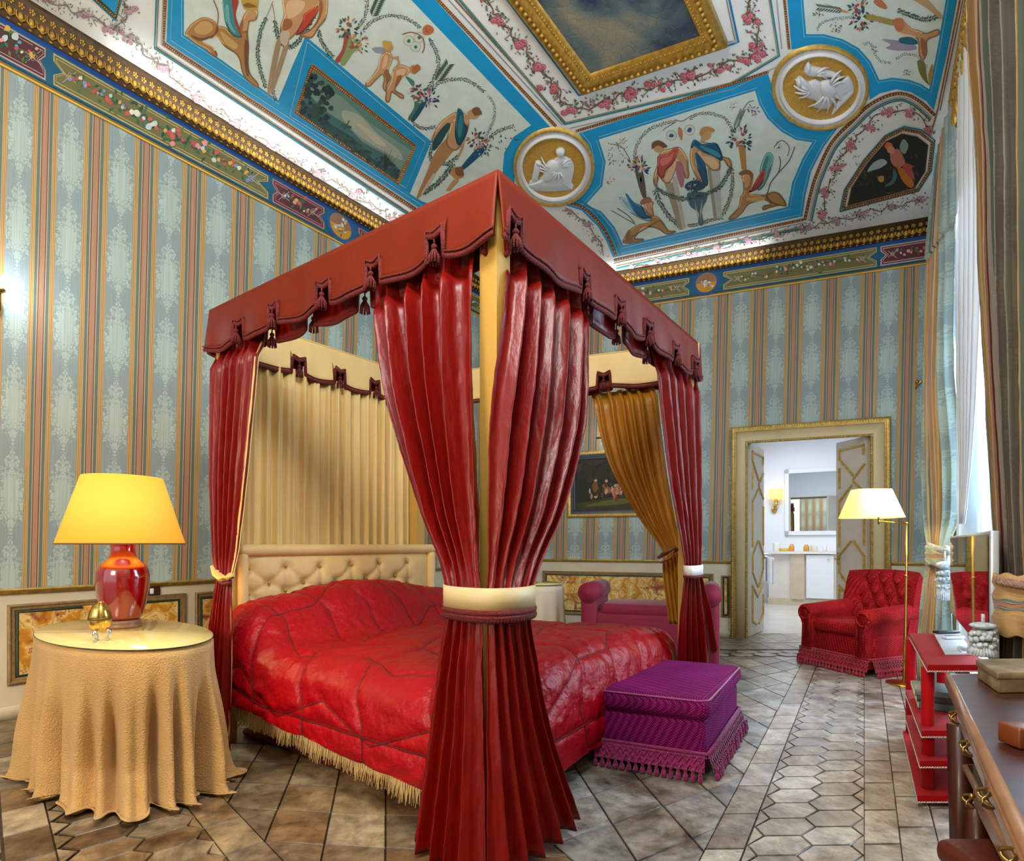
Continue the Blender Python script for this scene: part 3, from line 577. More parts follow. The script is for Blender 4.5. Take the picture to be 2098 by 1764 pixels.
# seated sphinx, left
grp([(LION, [(420, 340), (500, 240), (620, 180), (720, 215), (760, 265), (850, 290), (900, 340), (1010, 380), (1030, 300), (1040, 180), (1100, 100), (1190, 110), (1180, 200), (1110, 220), (1090, 330), (1100, 500), (1095, 680), (1120, 800), (1200, 900), (1190, 935), (1100, 870), (1040, 780), (1010, 640), (960, 570), (840, 490), (770, 390), (700, 370), (640, 400), (590, 440), (700, 510), (750, 590), (720, 600), (640, 520), (520, 450), (440, 380)]),
     (LIONL, [(520, 290), (600, 220), (690, 240), (710, 310), (640, 360), (540, 350)]), (LIONL, [(800, 330), (900, 400), (980, 470), (950, 520), (840, 450)]),
     (LIOND, [(760, 270), (720, 360), (600, 400), (480, 370), (560, 430), (680, 400), (770, 330)]), (LIOND, [(1060, 420), (1050, 600), (1070, 780), (1100, 800), (1090, 600), (1095, 460)]),
     (SK, [(1040, 180), (1100, 90), (1190, 100), (1180, 200), (1110, 220), (1080, 330), (1000, 330), (1010, 250)]), (SKD, [(1040, 200), (1030, 320), (990, 330), (1010, 240)]),
     ((206, 172, 84), [(1030, -40), (1190, -40), (1200, 60), (1160, 110), (1060, 90), (1030, 30)]), ((150, 110, 50), [(1040, 40), (1100, 20), (1190, 60), (1150, 70), (1070, 70)]),
     ((70, 150, 160), [(830, -20), (930, -30), (950, 150), (1000, 330), (1020, 390), (930, 370), (860, 260), (830, 100)]), ((176, 70, 60), [(920, -20), (990, 0), (960, 150), (1010, 320), (1020, 380), (960, 260), (930, 120)]),
     ((120, 190, 190), [(850, 60), (880, 50), (900, 220), (960, 340), (900, 300), (860, 180)]),
     ((150, 90, 80), [(720, -10), (770, 120), (760, 260), (720, 380), (650, 395)], 2)], 300, 0, 5.245)
# great torso above the left panel
grp([(SK, [(1490, -40), (1860, -40), (1830, 60), (1720, 170), (1680, 260), (1600, 360), (1520, 420), (1450, 380), (1440, 280), (1480, 150)]), (SKL, [(1530, 0), (1700, 10), (1660, 120), (1540, 190), (1500, 120)]), (SKD, [(1480, 200), (1560, 210), (1560, 280), (1470, 320)]),
     ((196, 78, 52), [(1850, 60), (1760, 250), (1610, 370), (1680, 210), (1700, 140)]), (SK, [(1860, -40), (1945, -40), (1930, 180), (1850, 290), (1770, 400), (1650, 370), (1700, 350), (1780, 300), (1860, 170)]), (SKD, [(1870, -40), (1900, 60), (1870, 180), (1800, 290), (1850, 150), (1860, 40)]),
     ((176, 150, 118), [(1400, 430), (1450, 440), (1330, 980), (1300, 970), (1340, 700)]), ((176, 150, 118), [(1480, 470), (1530, 480), (1370, 960), (1345, 940)]), ((214, 200, 176), [(1450, 330), (1540, 340), (1500, 480), (1440, 440)]),
     ((200, 110, 100), [(1360, 0), (1320, 100), (1280, 190)], 1.2), ((200, 110, 100), [(1350, 20), (1370, 120), (1380, 210)], 1.2)], 300, 0, 5.245)
G = lambda pts, w, ox=300, oy=0, s=5.245, **k: cp.garland([(ox + x / s, oy + y / s) for x, y in pts], w, **k)
G([(1290, 180), (1230, 320), (1200, 480), (1200, 640), (1240, 800), (1280, 930)], 7); G([(1380, 210), (1400, 330), (1440, 440), (1530, 500), (1620, 450), (1700, 330), (1780, 200), (1840, 80)], 8); G([(1850, 310), (1880, 440), (1960, 560), (2000, 600)], 7); G([(1360, 970), (1390, 1080)], 6)
# baskets, scrolls and children of the left panel (4.2 x crop at 660,0)
Q = lambda pts: [(660 + x / 4.2, y / 4.2) for x, y in pts]
cp.poly((176, 92, 70), Q([(200, 280), (250, 300), (210, 420), (150, 530), (110, 515), (170, 420)]), 4, sm=True); cp.poly((150, 176, 110), Q([(240, 320), (330, 380), (260, 460), (190, 560), (155, 530), (200, 430)]), 4, sm=True)
cp.bouquet(Q([(215, 240)])[0], 26); cp.bouquet(Q([(320, 370)])[0], 24, pal=((90, 120, 80), (60, 100, 90), (220, 150, 100), (214, 200, 170), (200, 90, 80)))
for pts, w in (([(300, 240), (370, 130), (390, -20)], 4), ([(350, 260), (420, 190), (520, 140), (620, 130), (740, 160), (840, 230)], 4), ([(920, 320), (980, 440), (1000, 560), (960, 680), (900, 780)], 4.5), ([(930, 790), (1000, 710), (1120, 680), (1260, 690), (1390, 780)], 4), ([(1430, 820), (1480, 900), (1480, 1010), (1430, 1130), (1390, 1200)], 3), ([(1420, 1210), (1500, 1130), (1650, 1080)], 4)):
    cp.garland(Q(pts), w * 1.6, ((50, 110, 110), (80, 140, 120), (60, 70, 120), (150, 90, 80)), 4, 3)
for a, b in (((430, 130), (490, -10)), ((990, 690), (1080, 560))):
    for k in range(9):
        t = k / 8; px, py = Q([(lerp(a[0], b[0], t), lerp(a[1], b[1], t))])[0]
        for s in (-1, 1): cp.leaf((70, 100, 80), (px, py), -1 + s * .8, 16, 2, 5)
cp.poly((206, 120, 80), Q([(865, 240), (900, 205), (950, 225), (960, 265), (910, 295), (870, 280)]), 6, sm=True); cp.line((140, 60, 40), Q([(890, 235), (905, 250), (890, 260), (920, 270)]), 1.5, 7)
for x, y in ((745, 345), (835, 315), (805, 395)):
    c = Q([(x, y)])[0]; cp.poly((200, 200, 170), arc(c, 11, 11, 0, 350, 16), 4); cp.poly((226, 236, 224), arc(c, 9.6, 9.6, 0, 350, 16), 5); cp.blob((60, 130, 110), c, 4, 6)
cp.stroke((170, 90, 60), Q([(690, 290), (760, 270), (830, 290), (870, 330), (880, 400), (860, 450)]), 2, 6)
def kid(pts_body, hair, arms, ang=0):
    cp.poly(SK, Q(pts_body), 6, sm=True)
    for a in arms: cp.stroke(SK, Q(a), 6, 6.3, 4)
cp.poly(SK, Q([(545, 440), (590, 450), (600, 520), (570, 600), (590, 660), (560, 720), (550, 780), (525, 750), (540, 680), (520, 630), (450, 690), (400, 740), (370, 720), (430, 650), (480, 570), (500, 490)]), 6, sm=True); cp.poly(SKD, Q([(560, 590), (580, 650), (555, 720), (545, 660), (530, 610)]), 7, sm=True); cp.poly(SKL, Q([(540, 470), (565, 480), (550, 560), (515, 580)]), 7, sm=True)
cp.blob(SK, Q([(575, 400)])[0], 9, 7, n=12, jit=.05); cp.blob((226, 180, 80), Q([(558, 375)])[0], 10, 7.5, n=10); cp.stroke(SK, Q([(570, 470), (620, 490), (660, 480)]), 5, 7, 4); cp.poly((160, 170, 180), Q([(430, 410), (520, 400), (540, 450), (470, 450)]), 5, sm=True)
cp.poly(SK, Q([(620, 580), (680, 550), (750, 580), (740, 630), (690, 650), (650, 700), (620, 760), (640, 790), (700, 820), (690, 845), (620, 800), (590, 790), (575, 870), (545, 860), (555, 770), (590, 690)]), 6, sm=True); cp.poly(SKL, Q([(650, 590), (720, 590), (700, 640), (640, 640)]), 7, sm=True); cp.poly(SKD, Q([(650, 650), (690, 650), (640, 740), (620, 760)]), 7, sm=True)
cp.blob(SK, Q([(785, 590)])[0], 9, 7, n=12, jit=.05); cp.blob((190, 120, 70), Q([(805, 585)])[0], 9, 7.5, n=10); cp.stroke(SK, Q([(640, 580), (660, 530), (640, 480)]), 5, 7, 4); cp.poly((80, 140, 130), Q([(720, 650), (790, 690), (785, 740), (740, 690)]), 5, sm=True)
cp.poly((70, 130, 110), Q([(800, 830), (870, 860), (830, 940), (760, 1030), (740, 1010), (790, 920)]), 4, sm=True); cp.poly((30, 84, 110), Q([(900, 870), (850, 960), (790, 1040), (765, 1030), (820, 930), (860, 880)]), 5, sm=True)
cp.bouquet(Q([(830, 790)])[0], 22); cp.bouquet(Q([(920, 840)])[0], 24, pal=((40, 90, 120), (200, 100, 120), (90, 130, 100), (220, 200, 210), (60, 60, 120)))
# draped herm
cp.poly((190, 140, 90), Q([(1080, 1180), (1170, 1230), (1100, 1330), (980, 1480), (840, 1690), (815, 1685), (900, 1480), (960, 1330)]), 5, sm=True); cp.poly((226, 206, 180), Q([(860, 1640), (960, 1480), (975, 1500), (850, 1690)]), 6)
cp.poly(SK, Q([(1180, 950), (1250, 1000), (1260, 1080), (1220, 1200), (1150, 1290), (1070, 1240), (1090, 1120), (1130, 1010)]), 6, sm=True); cp.poly(SK, Q([(1150, 960), (1080, 1000), (1010, 1060), (960, 1150), (940, 1210), (965, 1220), (1010, 1140), (1090, 1070), (1160, 1010)]), 6.5, sm=True); cp.stroke(SK, Q([(1220, 1180), (1205, 1270), (1170, 1340)]), 6, 7, 4)
cp.poly((20, 96, 116), Q([(1170, 930), (1210, 960), (1220, 1040), (1250, 1100), (1210, 1210), (1170, 1240), (1145, 1160), (1150, 1050)]), 8, sm=True); cp.poly((50, 140, 150), Q([(1190, 980), (1210, 1060), (1190, 1180), (1165, 1120)]), 9, sm=True); cp.poly((34, 84, 90), Q([(1080, 1050), (1100, 1080), (1060, 1160), (1010, 1240), (960, 1290), (950, 1220), (1010, 1120)]), 7, sm=True)
cp.blob(SK, Q([(1300, 975)])[0], 12, 8, r2=10, n=12, jit=.05); cp.blob((140, 96, 60), Q([(1335, 955)])[0], 10, 8.5, r2=9, n=12); cp.stroke(SK, Q([(1230, 1010), (1290, 985)]), 9, 7.5)
cp.garland(Q([(950, 1240), (930, 1330), (960, 1390), (1080, 1400), (1170, 1340)]), 7); cp.garland(Q([(1130, 1400), (1060, 1500), (960, 1600), (850, 1660)]), 9); cp.garland(Q([(780, 1050), (860, 1100), (970, 1090)]), 6, ((60, 70, 120), (120, 110, 140)))
cp.poly((24, 90, 130), Q([(1340, 1270), (1400, 1290), (1300, 1390), (1210, 1460), (1195, 1435), (1270, 1340)]), 5, sm=True); cp.bouquet(Q([(1330, 1200)])[0], 24); cp.bouquet(Q([(1390, 1270)])[0], 18)
cp.blob((206, 150, 100), Q([(1160, 1490)])[0], 13, 6, n=12); cp.blob((150, 96, 60), Q([(1180, 1470)])[0], 10, 6.5, n=10); cp.poly(SK, Q([(1130, 1540), (1180, 1550), (1100, 1640), (1060, 1640)]), 5)
for _ in range(24): q = Q([(random.uniform(1420, 1680), random.uniform(1100, 1300))])[0]; cp.leaf(random.choice(((60, 100, 130), (160, 90, 90), (70, 120, 100))), q, random.uniform(0, 6), 6, 1.4, 4)

# ---- the pair of youths and the two sphinxes (4.0346 x crop at 1200,150)
S3 = 4.0346; Q = lambda pts: [(1200 + x / S3, 150 + y / S3) for x, y in pts]
for x0, x1, y1 in ((690, 800, 1290),): 
    cp.poly((176, 160, 136), Q([(650, 900), (720, 900), (800, 1290), (770, 1290)]), 5); cp.poly((206, 200, 186), Q([(715, 850), (750, 850), (830, 1280), (800, 1290)]), 5.2)
cp.poly((168, 160, 140), Q([(1005, 780), (1040, 790), (1090, 1200), (1060, 1200)]), 5); cp.poly((196, 206, 202), Q([(1035, 780), (1110, 780), (1125, 1190), (1085, 1200)]), 5.2)
cp.poly(SK, Q([(620, 650), (700, 620), (780, 610), (840, 700), (850, 780), (855, 850), (830, 860), (800, 760), (760, 700), (740, 800), (690, 900), (640, 890), (600, 840), (590, 880), (575, 930), (560, 890), (570, 820), (600, 740)]), 6, sm=True)
cp.poly(SKL, Q([(660, 840), (730, 720), (740, 780), (700, 880), (660, 890)]), 6.5, sm=True)
cp.poly((196, 84, 78), Q([(600, 680), (680, 660), (740, 605), (765, 630), (720, 740), (660, 800), (640, 860), (595, 830), (595, 740)]), 7, sm=True); cp.poly((226, 128, 112), Q([(620, 700), (690, 680), (730, 640), (700, 720), (630, 760)]), 8, sm=True); cp.poly((190, 120, 140), Q([(755, 720), (800, 760), (815, 880), (795, 940), (770, 900), (745, 800)]), 6.8, sm=True)
cp.blob(SK, Q([(600, 610)])[0], 9.5, 8, n=12, jit=.05); cp.poly((120, 84, 60), Q([(548, 620), (550, 570), (600, 548), (650, 570), (675, 600), (640, 610), (600, 590), (565, 610)]), 9, sm=True); cp.stroke(SK, Q([(640, 640), (620, 600)]), 9, 7)
cp.poly(SK, Q([(900, 570), (1000, 570), (1070, 590), (1130, 680), (1190, 700), (1210, 760), (1190, 770), (1150, 710), (1115, 720), (1110, 790), (1060, 800), (1020, 780), (960, 700), (930, 640), (900, 720), (930, 800), (965, 870), (940, 880), (900, 830), (870, 740), (865, 640)]), 6, sm=True)
cp.poly(SKL, Q([(960, 680), (1060, 700), (1100, 760), (1060, 790), (1000, 740)]), 6.5, sm=True)
cp.poly((16, 92, 128), Q([(905, 545), (960, 580), (1070, 570), (1110, 620), (1130, 690), (1120, 715), (1060, 680), (960, 640), (890, 590), (870, 610), (880, 570)]), 8, sm=True); cp.poly((60, 150, 176), Q([(940, 590), (1040, 620), (1110, 660), (1100, 690), (1000, 640)]), 9, sm=True); cp.poly((20, 90, 130), Q([(910, 650), (960, 700), (990, 760), (1010, 900), (985, 920), (940, 820), (915, 730)]), 7, sm=True)
cp.blob(SK, Q([(1000, 500)])[0], 10, 9, r2=11, n=12, jit=.05); cp.poly((200, 150, 84), Q([(945, 480), (970, 440), (1020, 435), (1068, 460), (1050, 480), (1000, 470), (960, 510), (945, 500)]), 10, sm=True); cp.stroke(SK, Q([(965, 560), (985, 510)]), 9, 7.5)
# urn
cp.poly((40, 78, 96), Q([(820, 940), (840, 900), (900, 880), (960, 890), (990, 930), (950, 960), (870, 965)]), 9, sm=True); cp.poly((70, 110, 124), Q([(850, 980), (990, 980), (1000, 1040), (960, 1130), (975, 1240), (930, 1245), (935, 1150), (870, 1100), (845, 1040)]), 9, sm=True); cp.poly((206, 214, 204), Q([(900, 1040), (925, 1150), (930, 1230), (915, 1150)]), 10); cp.poly((206, 214, 204), Q([(965, 1030), (945, 1130), (950, 1230), (955, 1140)]), 10)
cp.bouquet(Q([(895, 925)])[0], 17, pal=((30, 70, 90), (60, 110, 120), (30, 60, 60), (150, 190, 190)), layer=11)
cp.garland(Q([(575, 930), (660, 990), (780, 1030), (900, 1020), (1010, 985), (1110, 930), (1170, 840), (1200, 770)]), 7, layer=11); cp.garland(Q([(575, 960), (610, 1060), (680, 1170), (780, 1260)]), 8); cp.garland(Q([(1205, 770), (1215, 900), (1190, 1040), (1130, 1170)]), 7, ((70, 110, 90), (150, 110, 90), (90, 130, 110)))
cp.garland(Q([(840, 1260), (930, 1245), (1020, 1215), (1130, 1190)]), 6, ((40, 60, 60), (90, 70, 90), (60, 90, 70)))
# sphinxes
grp([(LION, [(1180, 1200), (1260, 1110), (1280, 1020), (1300, 990), (1310, 900), (1290, 850), (1340, 800), (1380, 850), (1370, 930), (1350, 990), (1420, 1000), (1500, 1000), (1560, 975), (1620, 1010), (1660, 1090), (1600, 1090), (1520, 1110), (1470, 1130), (1480, 1100), (1540, 1080), (1480, 1040), (1400, 1060), (1330, 1090), (1290, 1150), (1230, 1200)]),
     (LIONL, [(1330, 1030), (1450, 1020), (1480, 1040), (1380, 1060)]), (LIOND, [(1500, 980), (1490, 1030), (1560, 1080), (1640, 1090), (1550, 1060), (1510, 1020)]), (SK, [(1290, 850), (1340, 810), (1375, 860), (1360, 930), (1310, 960), (1300, 890)]),
     ((150, 100, 60), [(1265, 825), (1300, 798), (1350, 795), (1385, 830), (1375, 870), (1340, 830), (1290, 840)]), ((176, 60, 66), [(1370, 960), (1420, 860), (1480, 790), (1470, 880), (1420, 950), (1350, 980)]), ((110, 180, 176), [(1440, 800), (1480, 680), (1520, 650), (1550, 700), (1520, 820), (1470, 930), (1420, 960), (1460, 860)]), ((70, 140, 150), [(1455, 800), (1490, 690), (1510, 700), (1480, 800)]),
     ((70, 110, 110), [(1500, 1000), (1530, 900), (1590, 820), (1610, 740), (1600, 680)], 2), ((90, 130, 110), [(1590, 820), (1680, 720), (1730, 600)], 2), ((150, 90, 90), [(1560, 600), (1620, 550), (1680, 600), (1670, 680)], 1.6)], 1200, 150, S3)
grp([(LION, [(310, 1400), (330, 1340), (380, 1280), (440, 1250), (540, 1220), (540, 1130), (560, 1060), (520, 1090), (510, 1130), (520, 1170), (590, 1180), (640, 1230), (690, 1300), (750, 1305), (680, 1330), (620, 1290), (560, 1270), (470, 1270), (420, 1330), (400, 1370), (480, 1380), (400, 1400)]), (SK, [(490, 1060), (540, 1050), (555, 1120), (560, 1180), (500, 1150)]), ((176, 110, 80), [(450, 1060), (480, 1030), (530, 1020), (545, 1060), (500, 1070), (460, 1085)]),
     ((160, 200, 214), [(280, 1020), (380, 1060), (450, 1120), (540, 1180), (520, 1220), (420, 1180), (330, 1110)]), ((30, 110, 160), [(330, 990), (390, 1060), (470, 1100), (500, 1170), (540, 1190), (460, 1190), (390, 1120)]), ((150, 110, 70), [(330, 1340), (340, 1390), (400, 1400), (380, 1350), (360, 1290)]),
     ((80, 110, 90), [(410, 1250), (360, 1180), (260, 1110)], 1.6), ((80, 110, 90), [(400, 1240), (300, 1180), (210, 1130)], 1.2)], 1200, 150, S3)
cp.poly((100, 90, 80), Q([(410, 790), (470, 800), (500, 1010), (470, 1020), (430, 900)]), 5, sm=True); cp.garland(Q([(440, 830), (470, 920), (490, 1020)]), 7, ((60, 80, 70), (150, 80, 80), (90, 110, 90))); cp.bouquet(Q([(430, 780)])[0], 27)
cp.poly((190, 140, 70), Q([(1260, 590), (1320, 590), (1330, 790), (1290, 790)]), 5); cp.garland(Q([(1280, 590), (1300, 700), (1310, 790)]), 7, ((20, 90, 120), (200, 150, 60), (220, 210, 170))); cp.bouquet(Q([(1280, 540)])[0], 30)
for pts in ([(400, 740), (420, 600), (500, 480), (620, 420), (740, 390)], [(860, 380), (920, 335), (1040, 330), (1150, 370), (1220, 480)]): cp.garland(Q(pts), 6, ((70, 120, 110), (90, 140, 120), (180, 90, 90)), 4, 3)
for pts in ([(740, 380), (800, 390), (880, 340)], [(640, 470), (660, 450), (740, 400)], [(200, 580), (290, 600), (350, 680), (380, 760)], [(1290, 490), (1270, 380), (1330, 250), (1390, 220)]): cp.stroke((130, 100, 90), Q(pts), 1.4, 5)
for x, y in ((708, 510), (860, 465)): c = Q([(x, y)])[0]; cp.poly((180, 176, 120), arc(c, 11, 11, 0, 350, 16), 4); cp.poly((222, 232, 220), arc(c, 10, 10, 0, 350, 16), 5); cp.blob((40, 90, 140), c, 5, 6)
cp.poly((206, 130, 100), Q([(770, 440), (800, 470), (795, 550), (765, 500)]), 5, sm=True)
for c in ((1225, 265), (310, 545), (205, 885)): cp.bouquet(Q([c])[0], 9, pal=((200, 60, 60), (190, 80, 70)), n=9)
cp.bouquet(Q([(1585, 590)])[0], 9, pal=((50, 100, 130), (80, 130, 130)), n=12); cp.bouquet(Q([(1390, 300)])[0], 14, pal=((90, 90, 140), (120, 130, 110), (190, 130, 140)), n=22)
for k in range(10):
    for s in (-1, 1): cp.leaf((120, 140, 130), Q([(1240 + k * 6, 450 - k * 14)])[0], -1.4 + s * .6, 12, 1.4, 5)
for _ in range(40): q = Q([(random.uniform(170, 380), random.uniform(560, 760))])[0]; cp.leaf(random.choice(((90, 120, 110), (150, 130, 120))), q, random.uniform(0, 6), 5, 1, 4)
# ---- far right panel figures (3.92 x crop at 1560,0)
Q = lambda pts: [(1560 + x / 3.92, y / 3.92) for x, y in pts]
cp.bouquet(Q([(790, 60)])[0], 24); cp.bouquet(Q([(800, 150)])[0], 26); cp.poly((180, 160, 90), Q([(850, 110), (960, 130), (1070, 160), (1060, 200), (900, 160), (840, 150)]), 5, sm=True)
cp.garland(Q([(830, 120), (950, 150), (1060, 175)]), 8, ((60, 90, 80), (180, 150, 70), (30, 80, 110)))
cp.poly(SK, Q([(1060, 160), (1120, 145), (1200, 220), (1270, 240), (1330, 260), (1420, 230), (1430, 270), (1360, 300), (1330, 330), (1330, 420), (1300, 480), (1270, 440), (1260, 320), (1200, 280), (1110, 260), (1070, 210)]), 6, sm=True); cp.poly((206, 130, 90), Q([(1065, 150), (1130, 140), (1150, 200), (1110, 250), (1070, 210)]), 7, sm=True); cp.poly(SKD, Q([(1280, 300), (1320, 330), (1310, 450), (1285, 400)]), 7, sm=True)
cp.poly((30, 110, 130), Q([(1110, 300), (1190, 290), (1250, 320), (1240, 350), (1120, 340)]), 7, sm=True); cp.poly((170, 160, 190), Q([(970, 310), (1100, 320), (1220, 350), (1240, 390), (1100, 400), (1000, 380), (1040, 350)]), 6.5, sm=True)
cp.poly((130, 130, 70), Q([(1255, 480), (1310, 500), (1330, 620), (1350, 680), (1290, 620), (1260, 550)]), 6, sm=True); cp.poly((190, 150, 70), Q([(1370, 510), (1380, 560), (1355, 680), (1340, 600)]), 6, sm=True)
cp.poly((206, 176, 130), Q([(1180, -30), (1330, -20), (1460, 130), (1440, 150), (1330, 60)]), 5); cp.garland(Q([(1090, 75), (1200, 120), (1320, 150), (1420, 120)]), 9); cp.poly((206, 130, 90), Q([(900, 0), (960, -10), (1010, 50), (990, 65), (930, 40)]), 6, sm=True); cp.poly((214, 160, 120), Q([(510, 20), (560, 40), (700, 90), (640, 90)]), 4, sm=True)
for pts in ([(450, 240), (470, 190), (560, 150), (760, 130)], [(820, 350), (870, 340), (900, 400), (950, 480), (1040, 500)], [(1080, 470), (1160, 430), (1260, 450), (1330, 540)]): cp.garland(Q(pts), 5, ((60, 110, 100), (60, 90, 120), (120, 100, 80)), 5, 4)
for c, r in (((455, 105), 12), ((600, 215), 14), ((910, 395), 8), ((1170, 575), 9)): cp.bouquet(Q([c])[0], r, n=16)
for k in range(9):
    for s in (-1, 1): cp.leaf((90, 110, 90), Q([(650 - k * 22, 75 - k * 3)])[0], PI + s * .6, 13, 1.6, 5)
# ---- lunette
lun = [(1736, 421), (1744, 383), (1777, 332), (1815, 288), (1848, 272), (1879, 278), (1902, 296), (1896, 350), (1874, 385)]
big = [(x + (x - 1825) * .17, y + (y - 352) * .17) for x, y in lun]; big2 = [(x + (x - 1825) * .10, y + (y - 352) * .10) for x, y in lun]
cp.line(TEAL, big + big[:1], 3, 4); cp.bead(big2 + big2[:1], 6, layer=5); cp.poly((34, 40, 36), lun, 6); cp.line((190, 150, 120), lun + lun[:1], 1.2, 7)
Q = lambda pts: [(1560 + x / 3.92, y / 3.92) for x, y in pts]
for _ in range(60):
    a = random.uniform(760, 1280); b = random.uniform(1240, 1580)
    x, y = Q([(a, b)])[0]; cp.stroke(random.choice(((96, 100, 80), (70, 90, 90), (130, 110, 80), (110, 60, 60))), [(x, y), (x + random.uniform(-9, 9), y + random.uniform(-9, 4)), (x + random.uniform(-14, 14), y + random.uniform(-12, 6))], 1.4, 8, .5)
cp.poly((206, 130, 110), Q([(1040, 1210), (1100, 1190), (1140, 1250), (1150, 1310), (1090, 1340), (1040, 1290)]), 10, sm=True); cp.blob((226, 160, 130), Q([(1040, 1195)])[0], 8, 11, n=12, jit=.05); cp.blob((226, 120, 60), Q([(1022, 1165)])[0], 8, 10.5, n=10)
cp.poly((206, 120, 50), Q([(1090, 1340), (1140, 1350), (1200, 1420), (1225, 1480), (1190, 1500), (1130, 1440)]), 9, sm=True); cp.poly((190, 80, 76), Q([(1140, 1300), (1230, 1330), (1210, 1345), (1230, 1440), (1150, 1370)]), 9.5, sm=True); cp.poly((170, 196, 190), Q([(850, 1370), (900, 1300), (970, 1270), (1010, 1300), (960, 1340), (900, 1360)]), 9, sm=True); cp.poly((150, 180, 176), Q([(1110, 1180), (1140, 1110), (1180, 1160), (1150, 1230)]), 9, sm=True); cp.poly((70, 120, 130), Q([(1060, 1350), (1090, 1400), (1060, 1470), (990, 1490), (1050, 1430)]), 9, sm=True)
cp.blob((200, 160, 90), Q([(960, 1430)])[0], 7, 9)
cp.build('ceiling_fresco', PAINT, CEIL)['label'] = 'painted panels with bright blue borders, figures and garlands'

# ---- central oil painting in its carved gilt frame
def ring3(pts, z): return [Vector((Pz(x, y, CZ).x, Pz(x, y, CZ).y, z)) for x, y in pts]
out_ = [(1032, -26), (1192, 183), (1493, 82), (1467, -40)]
FO = [Pz(1000, -70, CZ), Pz(1192, 183, CZ), Pz(1491, 83, CZ), Pz(1466, -40, CZ)]
fp = thing('ceiling_painting', 'large dark cracked seascape canvas in a carved gilt frame at the middle of the ceiling', 'painting', FO[1])
c0, e1, e2 = FO[1], (Pz(1036, -20, CZ) - FO[1]), (FO[2] - FO[1]); L1, L2 = 2.2, e2.length; e1.normalize(); e2.normalize()
mb = MB(); prof = [(0, 0), (0, -.05), (.02, -.07), (.045, -.055), (.065, -.075), (.105, -.045), (.135, -.05), (.155, -.01), (.155, 0)]
def fcorner(i, d):
    a = (d, L1 - d)[i in (2, 3)]; b = (d, L2 - d)[i in (1, 2)]; return c0 + e1 * a + e2 * b
rings = [[fcorner(i, d) + Vector((0, 0, z)) for d, z in prof] for i in (0, 1, 2, 3, 0)]
mb.loft(rings, 0, True, False)
for i in range(4):
    a, b = fcorner(i, .058), fcorner((i + 1) % 4, .058); n = int((b - a).length / .05)
    for k in range(n): mb.ball(a.lerp(b, (k + .5) / n) + Vector((0, 0, -.08)), (.016, .016, .013), 6, 4)
    a, b = fcorner(i, .122), fcorner((i + 1) % 4, .122); n = int((b - a).length / .03)
    for k in range(n): mb.ball(a.lerp(b, (k + .5) / n) + Vector((0, 0, -.05)), .008, 5, 3)
mb.build('frame', GOLD, fp)
pm = bpy.data.materials.new('old_canvas'); pm.use_nodes = True; N = pm.node_tree.nodes; L = pm.node_tree.links; b = N['Principled BSDF']
tc = N.new('ShaderNodeTexCoord'); n = N.new('ShaderNodeTexNoise'); n.inputs['Scale'].default_value = 1.6; n.inputs['Detail'].default_value = 5; n.inputs['Distortion'].default_value = 1.2; L.new(tc.outputs['Object'], n.inputs['Vector'])
r = N.new('ShaderNodeValToRGB'); L.new(n.outputs[0], r.inputs[0]); e = r.color_ramp.elements; e[0].position = .36; e[0].color = srgb((44, 62, 84)) + (1,); e[1].position = .66; e[1].color = srgb((146, 140, 116)) + (1,); q = e.new(.5); q.color = srgb((92, 110, 112)) + (1,)
v = N.new('ShaderNodeTexVoronoi'); v.feature = 'DISTANCE_TO_EDGE'; v.inputs['Scale'].default_value = 16; L.new(tc.outputs['Object'], v.inputs['Vector'])
mr = N.new('ShaderNodeMapRange'); L.new(v.outputs[0], mr.inputs[0]); mr.inputs[2].default_value = .04; bp = N.new('ShaderNodeBump'); bp.inputs['Strength'].default_value = .45; bp.inputs['Distance'].default_value = .008; L.new(mr.outputs[0], bp.inputs['Height']); L.new(bp.outputs[0], b.inputs['Normal'])
L.new(r.outputs[0], b.inputs['Base Color']); b.inputs['Roughness'].default_value = .3
mb = MB(); mb.add([fcorner(i, .14) + Vector((0, 0, -.02)) for i in range(4)], [(0, 1, 2, 3)], 0, False); mb.build('canvas', pm, fp)

